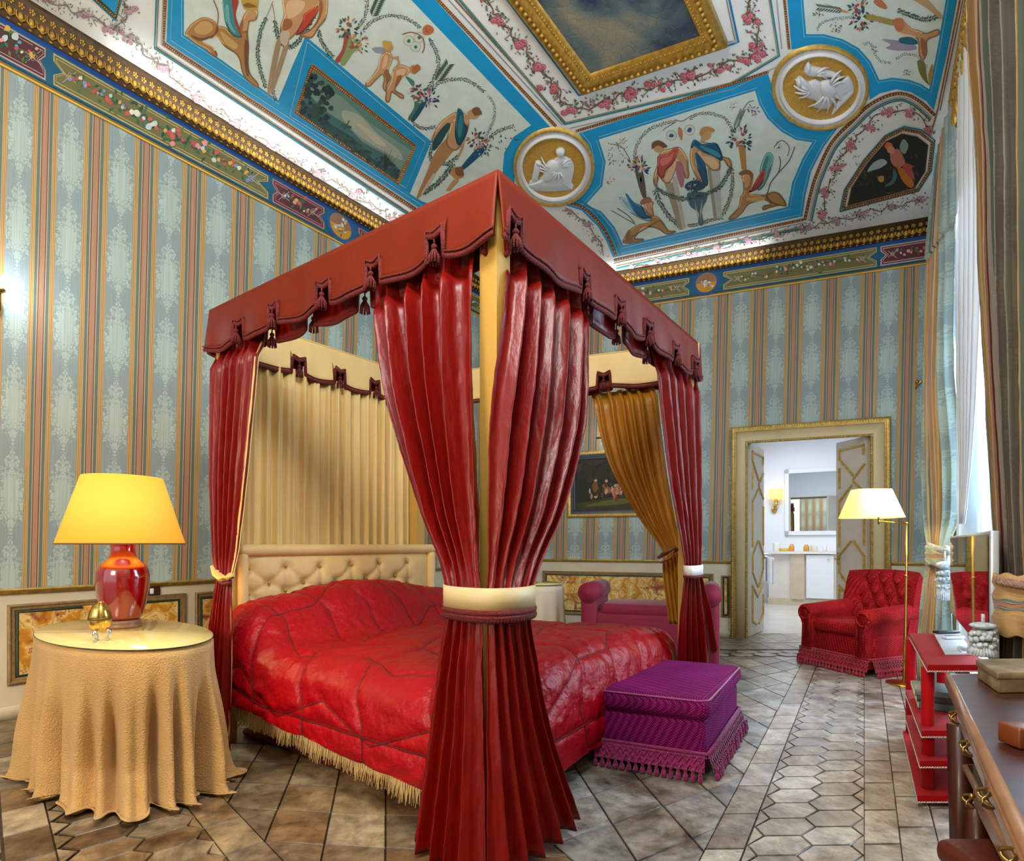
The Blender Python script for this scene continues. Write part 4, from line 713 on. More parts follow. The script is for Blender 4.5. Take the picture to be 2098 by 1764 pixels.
# ---- two round gilt medallions with white relief figures
RELIEF = mat('white_stucco', (222, 230, 236), .5, bump=.3, bscale=35)
GGRID = mat('gold_mosaic', (214, 166, 62), .45, metal=.1, bump=.6, bscale=200, var=.2, vscale=60)
def medallion(label, c, rx, ry, rin, blobs, folds=()):
    th = thing('ceiling_medallion', label, 'medallion', Pz(c[0], c[1], CZ))
    pt = lambda k, a, z: Vector((*Pz(c[0] + rx * k * math.cos(a), c[1] + ry * k * math.sin(a), CZ).xy, z))
    rings = [[pt(k, 2 * PI * i / 48, CZ - z) for i in range(48)] for k, z in ((1.02, 0), (1, .02), (.96, .03), (.93, .012), (.86, .012), (.84, .03), (.81, .035), (.78, .006))]
    MB().loft(rings[:4], 0, True, False).build('gilt_ring', GOLDPALE, th); MB().loft(rings[3:], 0, True, False).build('white_ring', WHITE, th)
    MB().add([pt(.80, 2 * PI * i / 48, CZ - .007) for i in range(48)], [tuple(range(48))], 0, False).build('gold_ground', GGRID, th)
    mb = MB()
    for pts, h in blobs:
        pl = crom(pts, 5); cx_ = sum(p[0] for p in pl) / len(pl); cy_ = sum(p[1] for p in pl) / len(pl)
        rr = []
        for k, z in ((1, .0), (.96, .45), (.82, .8), (.55, 1), (.02, 1.05)): rr.append([Vector((*Pz(lerp(cx_, x, k), lerp(cy_, y, k), CZ).xy, CZ - .006 - h * z)) for x, y in pl])
        mb.loft(rr, 0, True, True)
    for cx2, cy2, R2, n2, a1 in folds:
        for k in range(n2):
            a = a1 + .42 * k; pl = [(cx2 + R2 * (.15 + t * .85) * math.cos(a + t * .45), cy2 + R2 * (.15 + t * .85) * math.sin(a + t * .45)) for t in (0, .3, .6, 1)]
            mb.tube([Vector((*Pz(x, y, CZ).xy, CZ - .05 + .01 * i)) for i, (x, y) in enumerate(pl)], [.008, .012, .010, .004], 6)
    mb.build('relief', RELIEF, th)
    return th
S = 2.6225; q = lambda pts, ox=700, oy=0, s=S: [(ox + x / s, oy + y / s) for x, y in pts]
medallion('round gilt medallion with white seated figure and child, above the bed canopy corner', (1135, 341), 82, 80, 0,
    [(q([(1140, 850), (1180, 830), (1230, 850), (1250, 900), (1230, 1000), (1230, 1010), (1050, 1015), (1000, 990), (1060, 960), (1100, 900)]), .03), (q([(1150, 800), (1180, 785), (1200, 800), (1190, 825), (1165, 830)]), .04), (q([(1100, 870), (1160, 850), (1170, 900), (1120, 960), (1080, 960)]), .045), (q([(1040, 870), (1075, 880), (1060, 930), (1050, 970), (1020, 965), (1030, 910)]), .025), (q([(1010, 965), (1100, 975), (1230, 975), (1225, 1015), (1040, 1018)]), .02), (q([(1040, 862), (1060, 855), (1075, 866), (1060, 882)]), .03)], [(1143, 338, 44, 5, .9), (1128, 335, 26, 3, 2.6), (1150, 330, 22, 3, 5.4)])
S = 3.92; q = lambda pts: [(1560 + x / S, y / S) for x, y in pts]
medallion('round gilt medallion with white entwined figures, beside the dark lunette', (1681, 177), 99, 86, 0,
    [(q([(270, 640), (310, 600), (380, 640), (430, 620), (480, 640), (600, 660), (700, 600), (745, 700), (690, 770), (600, 780), (540, 860), (420, 850), (440, 800), (360, 770), (310, 720)]), .03), (q([(335, 560), (370, 500), (430, 520), (520, 540), (640, 590), (560, 600), (450, 590), (380, 590)]), .03), (q([(680, 700), (745, 720), (640, 830), (560, 915), (600, 820)]), .025), (q([(280, 620), (310, 600), (330, 640), (300, 670)]), .045), (q([(470, 640), (560, 620), (620, 700), (560, 760), (480, 740)]), .05), (q([(370, 480), (400, 510), (380, 560), (340, 550)]), .04)], [(1690, 178, 50, 5, .2), (1660, 172, 34, 4, 1.9), (1700, 165, 36, 3, 5.0), (1670, 140, 30, 3, 5.6)])
# ================================================================ terracotta floor, tile by tile
def clip(poly, a, b, c):            # keep a*x + b*y + c >= 0
    out = []
    for i in range(len(poly)):
        p, q = poly[i - 1], poly[i]; dp, dq = a * p[0] + b * p[1] + c, a * q[0] + b * q[1] + c
        if (dp >= 0) != (dq >= 0): t = dp / (dp - dq); out.append((lerp(p[0], q[0], t), lerp(p[1], q[1], t)))
        if dq >= 0: out.append(q)
    return out
FV, FF, FC = [], [], []
def tile(poly, clips=(), g=.006, cols=((170, 142, 104), (184, 160, 122), (150, 120, 84), (190, 168, 134), (168, 148, 116), (136, 108, 78), (196, 176, 142))):
    for c in clips:
        poly = clip(poly, *c)
        if len(poly) < 3: return
    cx_ = sum(p[0] for p in poly) / len(poly); cy_ = sum(p[1] for p in poly) / len(poly)
    ar = abs(sum(poly[i - 1][0] * poly[i][1] - poly[i][0] * poly[i - 1][1] for i in range(len(poly)))) / 2
    if ar < .0012: return
    o = len(FV); n = len(poly); k = random.choice(cols); j = random.uniform(.88, 1.1); k = tuple(min(250, v * j) for v in k)
    for lvl, z in ((g * .35, -.001), (g, .003)):
        for p in poly:
            d = math.hypot(p[0] - cx_, p[1] - cy_) or 1; s = max(.2, 1 - lvl / d * 1.3); FV.append((cx_ + (p[0] - cx_) * s, cy_ + (p[1] - cy_) * s, z))
    FF.append(tuple(o + n + i for i in range(n))); FC.append(srgb(k))
    for i in range(n): FF.append((o + i, o + (i + 1) % n, o + n + (i + 1) % n, o + n + i)); FC.append(srgb(tuple(v * .7 for v in k)))
SL = .627
def bq(p, q): return (p + SL * q, q)      # band coordinates -> plan
BX0 = (1, -SL, .47)                       # right of the hex band's left edge
PALE = ((202, 190, 172), (190, 176, 158), (212, 202, 186), (182, 168, 150), (196, 184, 172))
RQ = .147
q0 = 2.237
for j in range(-10, 36):
    for col in (0, 1):
        q_ = q0 + (j + .5 * col) * RQ; p_ = (-.335, -.13)[col]; h, f_ = .13, .078
        hx = [bq(p_ - h, q_), bq(p_ - f_, q_ + RQ / 2), bq(p_ + f_, q_ + RQ / 2), bq(p_ + h, q_), bq(p_ + f_, q_ - RQ / 2), bq(p_ - f_, q_ - RQ / 2)]
        tile(hx, [(0, -1, 6.0)], cols=PALE)
    # the little triangles beside the hexagons
    q_ = q0 + j * RQ
    tile([bq(-.465, q_), bq(-.465, q_ + RQ), bq(-.413, q_ + RQ / 2)], [(0, -1, 6.0)], g=.004, cols=PALE)
    tile([bq(0, q_ + RQ / 2), bq(0, q_ - RQ / 2), bq(-.052, q_)], [(0, -1, 6.0)], g=.004, cols=PALE)
for j in range(-8, 20):
    for a, b, o, cl in ((-.625, -.47, .02, PALE), (0, .147, .055, None), (.147, .30, .19, None), (.30, .45, .07, None), (.45, .62, .16, None), (.62, .8, .02, None), (.8, 1.0, .14, None), (1.0, 1.2, .05, None)):
        q_ = 2.19 + j * .288 + o
        tile([bq(a, q_), bq(b, q_), bq(b, q_ + .288), bq(a, q_ + .288)], [(0, -1, 6.0)], cols=cl or PALE)
# cross band near the door
for i in range(-30, 40):
    for r_ in (0, 1): 
        x = 1.2 + i * .26 + .13 * r_; y = 6.12 + r_ * .16; tile([(x - .13, y), (x - .07, y + .09), (x + .07, y + .09), (x + .13, y), (x + .07, y - .09), (x - .07, y - .09)], cols=PALE)
    tile([(i * .3, 6.42), (i * .3 + .3, 6.42), (i * .3 + .3, 6.85), (i * .3, 6.85)], cols=PALE); tile([(i * .3, 6.86), (i * .3 + .3, 6.86), (i * .3 + .3, 7.6), (i * .3, 7.6)], cols=PALE)
# diagonal squares between the bed and the band
LB = (-1, SL, -.625)                      # left of the band's border
def squares(o, d1, d2, n, m, clips, cols=None):
    for i in range(-n, n):
        for j in range(-m, m):
            P_ = lambda a, b: (o[0] + d1[0] * a + d2[0] * b, o[1] + d1[1] * a + d2[1] * b)
            kw = {'cols': cols} if cols else {}
            tile([P_(i, j), P_(i + 1, j), P_(i + 1, j + 1), P_(i, j + 1)], clips, **kw)
BD = (1.0, .62, -1.55)                    # under the bed the two layings meet, unseen
COOL = ((176, 176, 170), (190, 186, 176), (160, 158, 150), (200, 192, 178), (182, 170, 156))
squares((.955, 2.738), (.042, -.285), (.262, .165), 26, 26, [LB, BD, (0, -1, 6.0)], COOL)
# second band, square to the left wall
A0 = Vector((-1.596, 2.90)); dA = (Vector((-.894, 2.156)) - A0).normalized(); nA = Vector((dA.y, -dA.x))     # nA points to the lower left
if nA.x > 0: nA = -nA
def cc(s, off): return (s * nA.x, s * nA.y, -s * (nA.x * A0.x + nA.y * A0.y) - off)
def aq(u, v): r = A0 + dA * u + nA * v; return (r.x, r.y)
squares((-1.12, 2.805), (.25, -.023), (.06, -.27), 22, 22, [(-BD[0], -BD[1], -BD[2]), cc(-1, 0), (0, -1, 6.6)])
for i in range(-22, 22):
    tile([aq(i * .29, 0), aq(i * .29 + .29, 0), aq(i * .29 + .29, .15), aq(i * .29, .15)]); tile([aq(i * .29 + .1, .62), aq(i * .29 + .39, .62), aq(i * .29 + .39, .77), aq(i * .29 + .1, .77)])
    for k in range(2):
        u, v = i * .147 * 1.0 + .5 * .147 * k, .27 + .205 * k; h, f_, w_ = .13, .078, .0735
        for ii in (0, 44 * .147):
            tile([aq(u + ii, v - h), aq(u + w_ + ii, v - f_), aq(u + w_ + ii, v + f_), aq(u + ii, v + h), aq(u - w_ + ii, v + f_), aq(u - w_ + ii, v - f_)])
for i in range(-44, 66):
    u = i * .147; tile([aq(u, .152), aq(u + .147, .152), aq(u + .0735, .19)], g=.004); tile([aq(u + .0735, .618), aq(u - .0735, .618), aq(u, .556)], g=.004)
squares((-2.2, 2.2), (.25, -.02), (.03, -.27), 26, 26, [cc(1, .775)])
fm = paint_mat('terracotta', .28, .38, 9, .6, 1.0)
me = bpy.data.meshes.new('floor')
o = len(FV); GR = [(-9, -1.2, -.004), (6, -1.2, -.004), (7, 9.0, -.004), (-3, 9.0, -.004)]
me.from_pydata(FV + GR, [], FF + [(o, o + 1, o + 2, o + 3)]); FC.append(srgb((66, 56, 44))); me.materials.append(fm)
ca = me.color_attributes.new('Col', 'FLOAT_COLOR', 'CORNER'); buf = []
for p, c in zip(me.polygons, FC): buf += (list(c) + [1]) * p.loop_total
ca.data.foreach_set('color', buf)
fl = bpy.data.objects.new('floor', me); COL.objects.link(fl); struct(fl)
# ================================================================ four-poster bed
SILKR = mat('red_taffeta', (112, 8, 3), .34, bump=.6, bscale=20, sheen=0, spec=.28, stretch=(1, 1, .35), var=.12, vscale=40)
SILKV = mat('valance_taffeta', (106, 30, 6), .5, bump=.3, bscale=9, sheen=0, spec=.15, var=.05, vscale=4)
TRIMR = mat('dark_red_braid', (104, 18, 18), .8, bump=.9, bscale=180, var=.35, vscale=90)
CREAMS = mat('cream_silk', (222, 190, 124), .55, bump=.2, bscale=18, var=.06, vscale=8, stretch=(1, 1, .3))
OCHRE = mat('ochre_silk', (172, 112, 22), .42, bump=.3, bscale=18, sheen=0, var=.1, vscale=10, stretch=(1, 1, .3))
POSTM = mat('padded_post_cloth', (188, 146, 62), .6, bump=.1, bscale=60)
BANDC = mat('cream_tieback', (204, 184, 136), .5)
bL, bN, bR, bB = (Vector(q) for q in ((-1.852, 3.44, 0), (-.054, 2.15, 0), (1.342, 4.018, 0), (-.831, 4.807, 0)))
ZT, ZV = 2.636, 2.352
bc = (bL + bN + bR + bB) / 4
def pxon(a, b, x):          # fraction along a-b where it stands at image column x
    r = (x - CX) / F; return (r * a.y - a.x) / ((b.x - a.x) - r * (b.y - a.y))
bed = thing('four_poster_bed', 'four-poster bed with red scalloped canopy, gold posts and buttoned cream headboard', 'bed', (bc.x, bc.y, 0))
inw = lambda a, b: (lambda d: Vector((-d.y, d.x, 0)) if Vector((-d.y, d.x, 0)).dot(bc - (a + b) / 2) > 0 else Vector((d.y, -d.x, 0)))((b - a).normalized())
# posts
for c, d1, d2 in ((bN, bL - bN, bR - bN), (bL, bN - bL, bB - bL), (bR, bN - bR, bB - bR), (bB, bL - bB, bR - bB)):
    d1 = d1.normalized(); d2 = d2.normalized(); o_ = c + (d1 + d2) * .025
    MB().quadprism([o_, o_ + d1 * .085, o_ + d1 * .085 + d2 * .085, o_ + d2 * .085], 0, ZT - .02).build('post', POSTM, bed)
# valances with notches, braid and tassels
def valance(a, b, notches, outer=True, mi=SILKV, drop=0, off=0., nm='valance', tassels=True, zt=ZT, depth=ZT - ZV, nw=.05, nh=.105):
    L = (b - a).length; d = (b - a).normalized(); n = inw(a, b); ts = sorted(notches)
    def edge(s):              # depth of the lower edge at distance s
        z = zt - depth - drop
        kn = [0] + [t * L for t in ts] + [L]
        for k0, k1 in zip(kn, kn[1:]):
            if k0 <= s <= k1 and k1 > k0: z += .028 * (1 - math.sin(PI * (s - k0) / (k1 - k0)))
        for t in ts:
            if abs(s - t * L) < nw: z = zt - depth - drop + nh + .02 * (abs(s - t * L) / nw)
        return z
    ss = sorted(set([i * L / 150 for i in range(151)] + [t * L + q * nw + e for t in ts for q in (-1, 1) for e in (-.004, .004)])); ss = [s for s in ss if 0 <= s <= L]
    wob = lambda s, v: (.006 * math.sin(s * 9) + .008 * math.sin(s * 23 + 1)) * v * v + .02 * v
    mb = MB(); rings = []; zc = zt - depth - drop + nh + .045
    for j in range(9):
        v = j / 8; zf = (lambda s: lerp(zt, zc, j / 5)) if j <= 5 else (lambda s: lerp(zc, edge(s), (j - 5) / 3))
        rings.append([a + d * s + n * (off - wob(s, v) * (1 if outer else -1)) + Vector((0, 0, zf(s))) for s in ss])
    mb.loft(rings, 0, False, False); ob = mb.build(nm, mi, bed, solid=.008)
    tr = MB(); tr.tube([p + Vector((0, 0, .004)) for p in rings[-1]], .011, 6); tr.tube([p - n * .008 * (1 if outer else -1) + Vector((0, 0, .022)) for p in rings[-1]], .005, 5); tr.build('braid', TRIMR, ob)
    if tassels:
        for t in ts:
            c = a + d * (t * L) + n * (off - .03 * (1 if outer else -1)) + Vector((0, 0, zt - depth - drop + nh))
            tm = MB(); tm.tube([c, c - Vector((0, 0, .03))], .004, 5); tm.ball(c - Vector((0, 0, .035)), (.014, .014, .012), 8, 5)
            for k in range(10):
                an = 2 * PI * k / 10; tm.tube([c - Vector((0, 0, .04)), c + Vector((math.cos(an) * .02, math.sin(an) * .02, -.075)), c + Vector((math.cos(an) * .022, math.sin(an) * .022, -.105))], .005, 4)
            tm.build('tassel', TRIMR, ob)
    return ob
valance(bN, bL, [pxon(bN, bL, x) for x in (900, 770, 670, 568, 494)])
valance(bN, bR, [pxon(bN, bR, x) for x in (1044, 1192, 1263, 1321, 1380, 1417)])
valance(bN, bL, [pxon(bN, bL, x) for x in (835, 720, 615, 530)], False, SILKR, .03, .05, 'inner_valance')
valance(bN, bR, [pxon(bN, bR, x) for x in (1120, 1230, 1290, 1350)], False, SILKR, .03, .05, 'inner_valance')
valance(bL, bB, [pxon(bL, bB, x) for x in (602, 685, 759, 815)], False, CREAMS, 0, .04, 'inner_valance')
valance(bL, bB, [.2, .4, .6, .8], True, SILKV, 0, 0, 'valance', False)
valance(bR, bB, [pxon(bR, bB, x) for x in (1240, 1150)], False, CREAMS, 0, .04, 'inner_valance')
valance(bR, bB, [.25, .5, .75], True, SILKV, 0, 0, 'valance', False)
mb = MB()
for a, b in ((bN, bL), (bN, bR), (bL, bB), (bR, bB)):
    mb.box((a + b) / 2 + Vector((0, 0, ZT - .02)) + inw(a, b) * .03, ((b - a).length, .03, .03), (b - a).normalized(), inw(a, b))
mb.build('canopy_rail', POSTM, bed)
# headboard
hd = (bB - bL).normalized(); hn = inw(bL, bB); hl = (bB - bL).length
HA, HB = pxon(bL, bB, 468) * hl, pxon(bL, bB, 869) * hl
def hp(s, z, o=0): return bL + hd * s + hn * (.10 + o) + Vector((0, 0, z))
HBM = mat('cream_damask_upholstery', (226, 190, 126), .5, bump=.12, bscale=90, sheen=.1, var=.04, vscale=20)
hb = MB(); hb.box(hp((HA + HB) / 2, .68, -.03), (HB - HA, .05, 1.02), hd, hn); hb = hb.build('headboard', HBM, bed)
fr = MB()
for s, z, l, h in (((HA + HB) / 2, 1.165, HB - HA, .075), (HA + .03, .7, .06, .9), (HB - .04, .7, .08, .9)): fr.rbox(hp(s, z, .01), (l, .09, h), .035, 4, hd, hn)
fr.build('headboard_border', HBM, hb)
bts = [(x, y) for x, y in ((511, 1165), (586, 1160), (656, 1160), (720, 1157), (778, 1153), (835, 1151), (552, 1195), (623, 1193), (689, 1191), (751, 1185), (810, 1180))]
def topl(x, y): t = pxon(bL + hn * .14, bB + hn * .14, x); q = bL.lerp(bB, t) + hn * .14; return t * hl, EYE - (y - HY) * q.y / F
BT = [topl(x, y) for x, y in bts]; BT += [(s, z - .16) for s, z in BT[:6]] + [(s, z - .16) for s, z in BT[6:]]
def tuft(s, z, pts, r=.05, dpt=.035):
    d = 0
    for a, b in pts: d += dpt * math.exp(-((s - a) ** 2 + (z - b) ** 2) / (r * r * .35))
    return d
segs = [(p, q) for i, p in enumerate(BT) for q in BT[i + 1:] if .04 < math.hypot(p[0] - q[0], (p[1] - q[1])) < .19 and abs(p[1] - q[1]) > .02]
def segd(x, y, a, b):
    vx, vy = b[0] - a[0], b[1] - a[1]; t = max(0, min(1, ((x - a[0]) * vx + (y - a[1]) * vy) / (vx * vx + vy * vy))); return math.hypot(x - a[0] - vx * t, y - a[1] - vy * t)
def hfn(a, b):
    s = lerp(HA + .05, HB - .07, a); z = lerp(.5, 1.14, b); o = .05 * (1 - (2 * a - 1) ** 8) * (1 - (2 * b - 1) ** 8) - tuft(s, z, BT, .06, .03)
    dm = min([segd(s, z, p, q) for p, q in segs] or [1]); o -= .010 * math.exp(-(dm / .012) ** 2)
    return hp(s, z, .01 + o)
MB().grid(hfn, 110, 48).build('tufted_panel', HBM, hb)
for s, z in BT:
    if z > .85: MB().ball(hp(s, z, .035), (.011, .011, .011), 8, 5).build('button', mat('covered_button', (186, 140, 50), .4, metal=.3), hb)
# bed base and mattress
HLc, FLc, FRc, HRc = Vector((-1.70, 3.54, 0)), Vector((-.20, 2.44, 0)), Vector((.94, 4.00, 0)), Vector((-.78, 4.66, 0))
def ins(k):
    m = (HLc + FLc + FRc + HRc) / 4; return [m + (p - m) * k for p in (HLc, FLc, FRc, HRc)]
MB().quadprism(ins(.97), .03, .30).build('bed_base', CREAMS, bed)
b0 = MB(); q_ = ins(.985); b0.tube([p + Vector((0, 0, .022)) for p in q_ + q_[:1]], .02, 8); b0.build('base_braid', TRIMR, bed)
MB().quadprism(ins(.98), .30, .52).build('mattress', BANDC, bed)

# ---------------------------------------------------------------- quilted bedspread
QUILT = mat('crimson_quilt_satin', (160, 0, 16), .36, bump=1.0, bscale=26, sheen=0, spec=.3, var=.10, vscale=5)
W_, Ld = 1.62, 1.86
def bil(s, t): return HLc * (1 - s) * (1 - t) + FLc * s * (1 - t) + FRc * s * t + HRc * (1 - s) * t
LDRP, FDRP, RDRP = .52, .60, .40
QOFF = 0
def tri(x): x = x % 1; return 4 * abs(x - .5) - 1
def quiltz(u, w):           # u: metres from the head, w: metres from the left edge (may be beyond the edges)
    l1 = w + .07 * tri(u / .74) ; k1 = (l1 / .31) % 1; d1 = min(k1, 1 - k1) * .31
    l2 = u + .30 * w + .04 * tri(w / .62); k2 = (l2 / .46 + .2) % 1; d2 = min(k2, 1 - k2) * .46
    d = min(d1, d2)
    for e in (w + LDRP - .17, (Ld + FDRP - .16) - u): d = min(d, abs(e))
    wr = math.sin((u * 2.2 + w) * 9 + 3 * noise.noise(Vector((u * 3, w * 3, 2)))) * .0045 * math.sin(w * 40 + 5 * noise.noise(Vector((u * 4, w * 6, 9))))
    return QOFF + .016 * (1 - math.exp(-(d / .018) ** 1.0)) + .006 * min(1, d / .1) + .0045 * noise.noise(Vector((u * 7, w * 17, 0))) + wr + .0025 * noise.noise(Vector((u * 40, w * 22, 5)))
NU, NV = 270, 240
def qfn(a, b):
    u = lerp(.10, Ld + FDRP, a); w = lerp(-LDRP, W_ + RDRP, b)
    r = .14
    def fold(m):
        if m <= 0: return 0, 0
        if m < r * PI / 2: t = m / r; return r * math.sin(t), r * (1 - math.cos(t))
        return r + (m - r * PI / 2) * .10, r + (m - r * PI / 2)
    ol, dl = fold(-w); orr, dr = fold(w - W_); of, df = fold(u - Ld)
    s = min(u, Ld) / Ld; t = max(0, min(1, w / W_))
    p = bil(s, t)
    dw = (HRc - HLc).normalized().lerp((FRc - FLc).normalized(), s); du = (FLc - HLc).normalized().lerp((FRc - HRc).normalized(), t)
    hump = (.27 * smooth((.62 - u) / .45)) * (1 - .12 * math.cos(2 * PI * t)) * smooth(1.2 - .3 * t)
    edge = min(1, dl / .2 + dr / .2)
    base = .60 + hump * (1 - .25 * edge) + .03 * math.sin(PI * t) - .05 * s * 0
    drop = max(dl, dr, df) + .35 * min(max(dl, dr), df)
    q = quiltz(u, w)
    z = base - drop * (1 + (hump * .9) / .55 * (dl > 0)) 
    floor_ = lerp(.31, .19, s) if dl > 0 else (.10 if df > 0 else .2)
    z = max(z, floor_ + .02 * math.sin(u * 11 + w * 9) * .3)
    puff = .05 * math.sin(PI * min(1, drop / .5)) if drop > 0 else 0
    off = -dw * (ol + puff * (dl > 0)) + dw * (orr) + du * (of + puff * (df > 0) * .6)
    up = Vector((0, 0, 1)) * max(0, 1 - drop / .16); nn = (up - dw * min(1, dl / .15) + du * min(1, df / .15) + dw * min(1, dr / .15)); nn.normalize()
    return p + off + Vector((0, 0, z)) + nn * q
qu = thing('quilt', 'crimson satin quilt with stitched zigzag seams spread over the bed', 'quilt', (bc.x, bc.y, .6))
MB().grid(qfn, NU, NV).build('quilt_cover', QUILT, qu, solid=.004)
QOFF = .004
sm = MB()
def seam(fn, t0, t1, n=70):
    run_ = []
    for i in range(n + 1):
        u, w = fn(lerp(t0, t1, i / n)); a = (u - .10) / (Ld + FDRP - .10); b = (w + LDRP) / (W_ + RDRP + LDRP)
        if 0.002 < a < .998 and 0.002 < b < .998: run_.append(Vector(qfn(a, b)))
        else:
            if len(run_) > 2: sm.tube(run_, .0042, 5)
            run_ = []
    if len(run_) > 2: sm.tube(run_, .0042, 5)
for k in range(-2, 7): seam(lambda u: (u, .31 * k - .07 * tri(u / .74)), .1, Ld + FDRP, 130)
for k in range(-1, 8): seam(lambda w: (.46 * (k - .2) - .30 * w - .04 * tri(w / .62), w), -LDRP, W_ + RDRP, 130)
seam(lambda u: (u, .17 - LDRP), .1, Ld + FDRP, 120); seam(lambda w: (Ld + FDRP - .16, w), -LDRP, W_ + RDRP, 100)
sm.build('seam_stitching', mat('dark_crimson_thread', (84, 0, 8), .7), qu)
# coverlet fringe hanging below the quilt on the near long side
FRG = mat('cream_fringe', (226, 198, 138), .7, bump=.3, bscale=100)
cv = thing('coverlet', 'cream coverlet with knotted fringe showing below the quilt along the near side of the bed', 'coverlet', tuple((HLc + FLc) / 2 + Vector((0, 0, .3))))
fo = inw(HLc, FLc) * -1
FOUT = .16
e0, e1_ = Vector((-1.78, 3.47, 0)), Vector((-.14, 2.30, 0))
mb = MB(); mb.grid(lambda a, b: e0.lerp(e1_, a) + fo * (.045 + .01 * math.sin(a * 40)) + Vector((0, 0, lerp(.40, .28, a) - b * lerp(.08, .11, a))), 80, 3); mb.build('coverlet_cloth', FRG, cv, solid=.006)
mb = MB(); nfr = 150
for i in range(nfr):
    a = (i + .5) / nfr; z0 = lerp(.31, .165, a) + .02; c = e0.lerp(e1_, a) + fo * (.055 + .012 * math.sin(a * 40)) ; L_ = .13 + random.uniform(-.015, .02)
    z1 = max(.012, z0 - L_)
    for k in range(3):
        dx = (e1_ - e0).normalized() * random.uniform(-.012, .012); mb.tube([c + Vector((0, 0, z0)), c + dx * .4 + fo * .004 + Vector((0, 0, lerp(z0, z1, .5))), c + dx * 1.2 + fo * random.uniform(0, .02) + Vector((0, 0, z1 + random.uniform(0, .01)))], [.0035, .003, .002], 4)
    mb.ball(c + Vector((0, 0, z0 - .03)), .006, 5, 3)
fringe = mb.build('fringe', FRG, cv); fringe['kind'] = 'stuff'

# ---------------------------------------------------------------- bed curtains
def levels_fn(levels):
    zs = [l[0] for l in levels]
    def at(z):
        for i in range(len(zs) - 1):
            if zs[i] >= z >= zs[i + 1]:
                t = (zs[i] - z) / (zs[i] - zs[i + 1]); p1, p2 = levels[i][1:], levels[i + 1][1:]; p0 = levels[max(i - 1, 0)][1:]; p3 = levels[min(i + 2, len(levels) - 1)][1:]
                h0 = (zs[max(i - 1, 0)] - zs[min(i + 1, len(zs) - 1)]); out = []
                for k in range(len(p1)):
                    dz = zs[i] - zs[i + 1]
                    m1 = (p2[k] - p0[k]) / max(1e-6, zs[max(i - 1, 0)] - zs[i + 1]) * dz if i > 0 else (p2[k] - p1[k])
                    m2 = (p3[k] - p1[k]) / max(1e-6, zs[i] - zs[min(i + 2, len(zs) - 1)]) * dz if i + 2 < len(zs) else (p2[k] - p1[k])
                    out.append((2 * t ** 3 - 3 * t * t + 1) * p1[k] + (t ** 3 - 2 * t * t + t) * m1 + (-2 * t ** 3 + 3 * t * t) * p2[k] + (t ** 3 - t * t) * m2)
                return out
        return list(levels[0][1:] if z > zs[0] else levels[-1][1:])
    return at
def drape(name, levels, m, parent, pleats=7, nu=150, nv=70, seed=0, uv=None, solid=.004, hem=None, sharp=.6):
    """levels: (z, image column A, depth A, image column B, depth B, pleat amplitude, bulge)"""
    at = levels_fn(levels); z0, z1 = levels[0][0], levels[-1][0]; rnd = random.Random(seed); ph = [rnd.uniform(0, 6.3) for _ in range(6)]
    def fn(a, b):
        z = lerp(z0, z1, b); xa, ya, xb_, yb, amp, bul = at(z)
        A = Vector(((xa - CX) / F * ya, ya, 0)); B = Vector(((xb_ - CX) / F * yb, yb, 0)); d = (B - A); l = d.length or 1e-3; d = d / l
        n = Vector((d.y, -d.x, 0)); n = n if n.y + .4 * n.x < 0 else -n
        u = a + .02 * math.sin(a * 9 + ph[0]) + .012 * math.sin(b * 5 + ph[1])
        w = math.sin(2 * PI * pleats * u + ph[2] + .5 * math.sin(3 * u + b * 1.5)); w = math.copysign(abs(w) ** sharp, w)
        w2 = math.sin(2 * PI * pleats * 1.73 * u + ph[3] + b * 1.2)
        o_ = amp * (w * .8 + w2 * .16 * (.6 + .4 * math.sin(b * 7 + ph[4]))) + bul * 4 * a * (1 - a)
        o_ *= .3 + .7 * smooth(min(a, 1 - a) / .10)
        if z > 2.25 and parent.name.startswith('bed'): A = A + Vector((0, .06 * smooth((z - 2.25) / .1), 0)); B = B + Vector((0, .06 * smooth((z - 2.25) / .1), 0))
        crk = .004 * noise.noise(Vector((a * 14, b * 18, seed))) + .003 * noise.noise(Vector((a * 40, b * 60, seed)))
        zz = z
        if hem and z < hem[0]: zh = hem[1](a); zz = hem[0] - (hem[0] - z) * (hem[0] - zh) / (hem[0] - z1)
        q = A + d * (l * a) + n * (o_ + crk) + d * (amp * .25 * math.cos(2 * PI * pleats * u + ph[2])); q.z = zz; return q
    return MB_grid(fn, nu, nv, uv).build(name, m, parent, solid=solid)
def MB_grid(fn, nu, nv, uv):
    g = MB(); g.grid(fn, nu, nv, 0, uv=(lambda a, b: uv(a, b)) if uv else False); return g
def band(name, pts, z0, z1, m, parent, r=.0, push=.012, thick=.012):
    """a flat band around a gathered curtain; pts are plan points of a closed outline"""
    pl = crom([(p[0], p[1]) for p in pts], 6); mb = MB()
    rings = [[Vector((x, y, z)) for x, y in pl] for z in (z1, (z0 + z1) / 2, z0)]
    mb.loft(rings, 0, True, False); return mb.build(name, m, parent, solid=thick)
def pp(x, Y): return ((x - CX) / F * Y, Y)
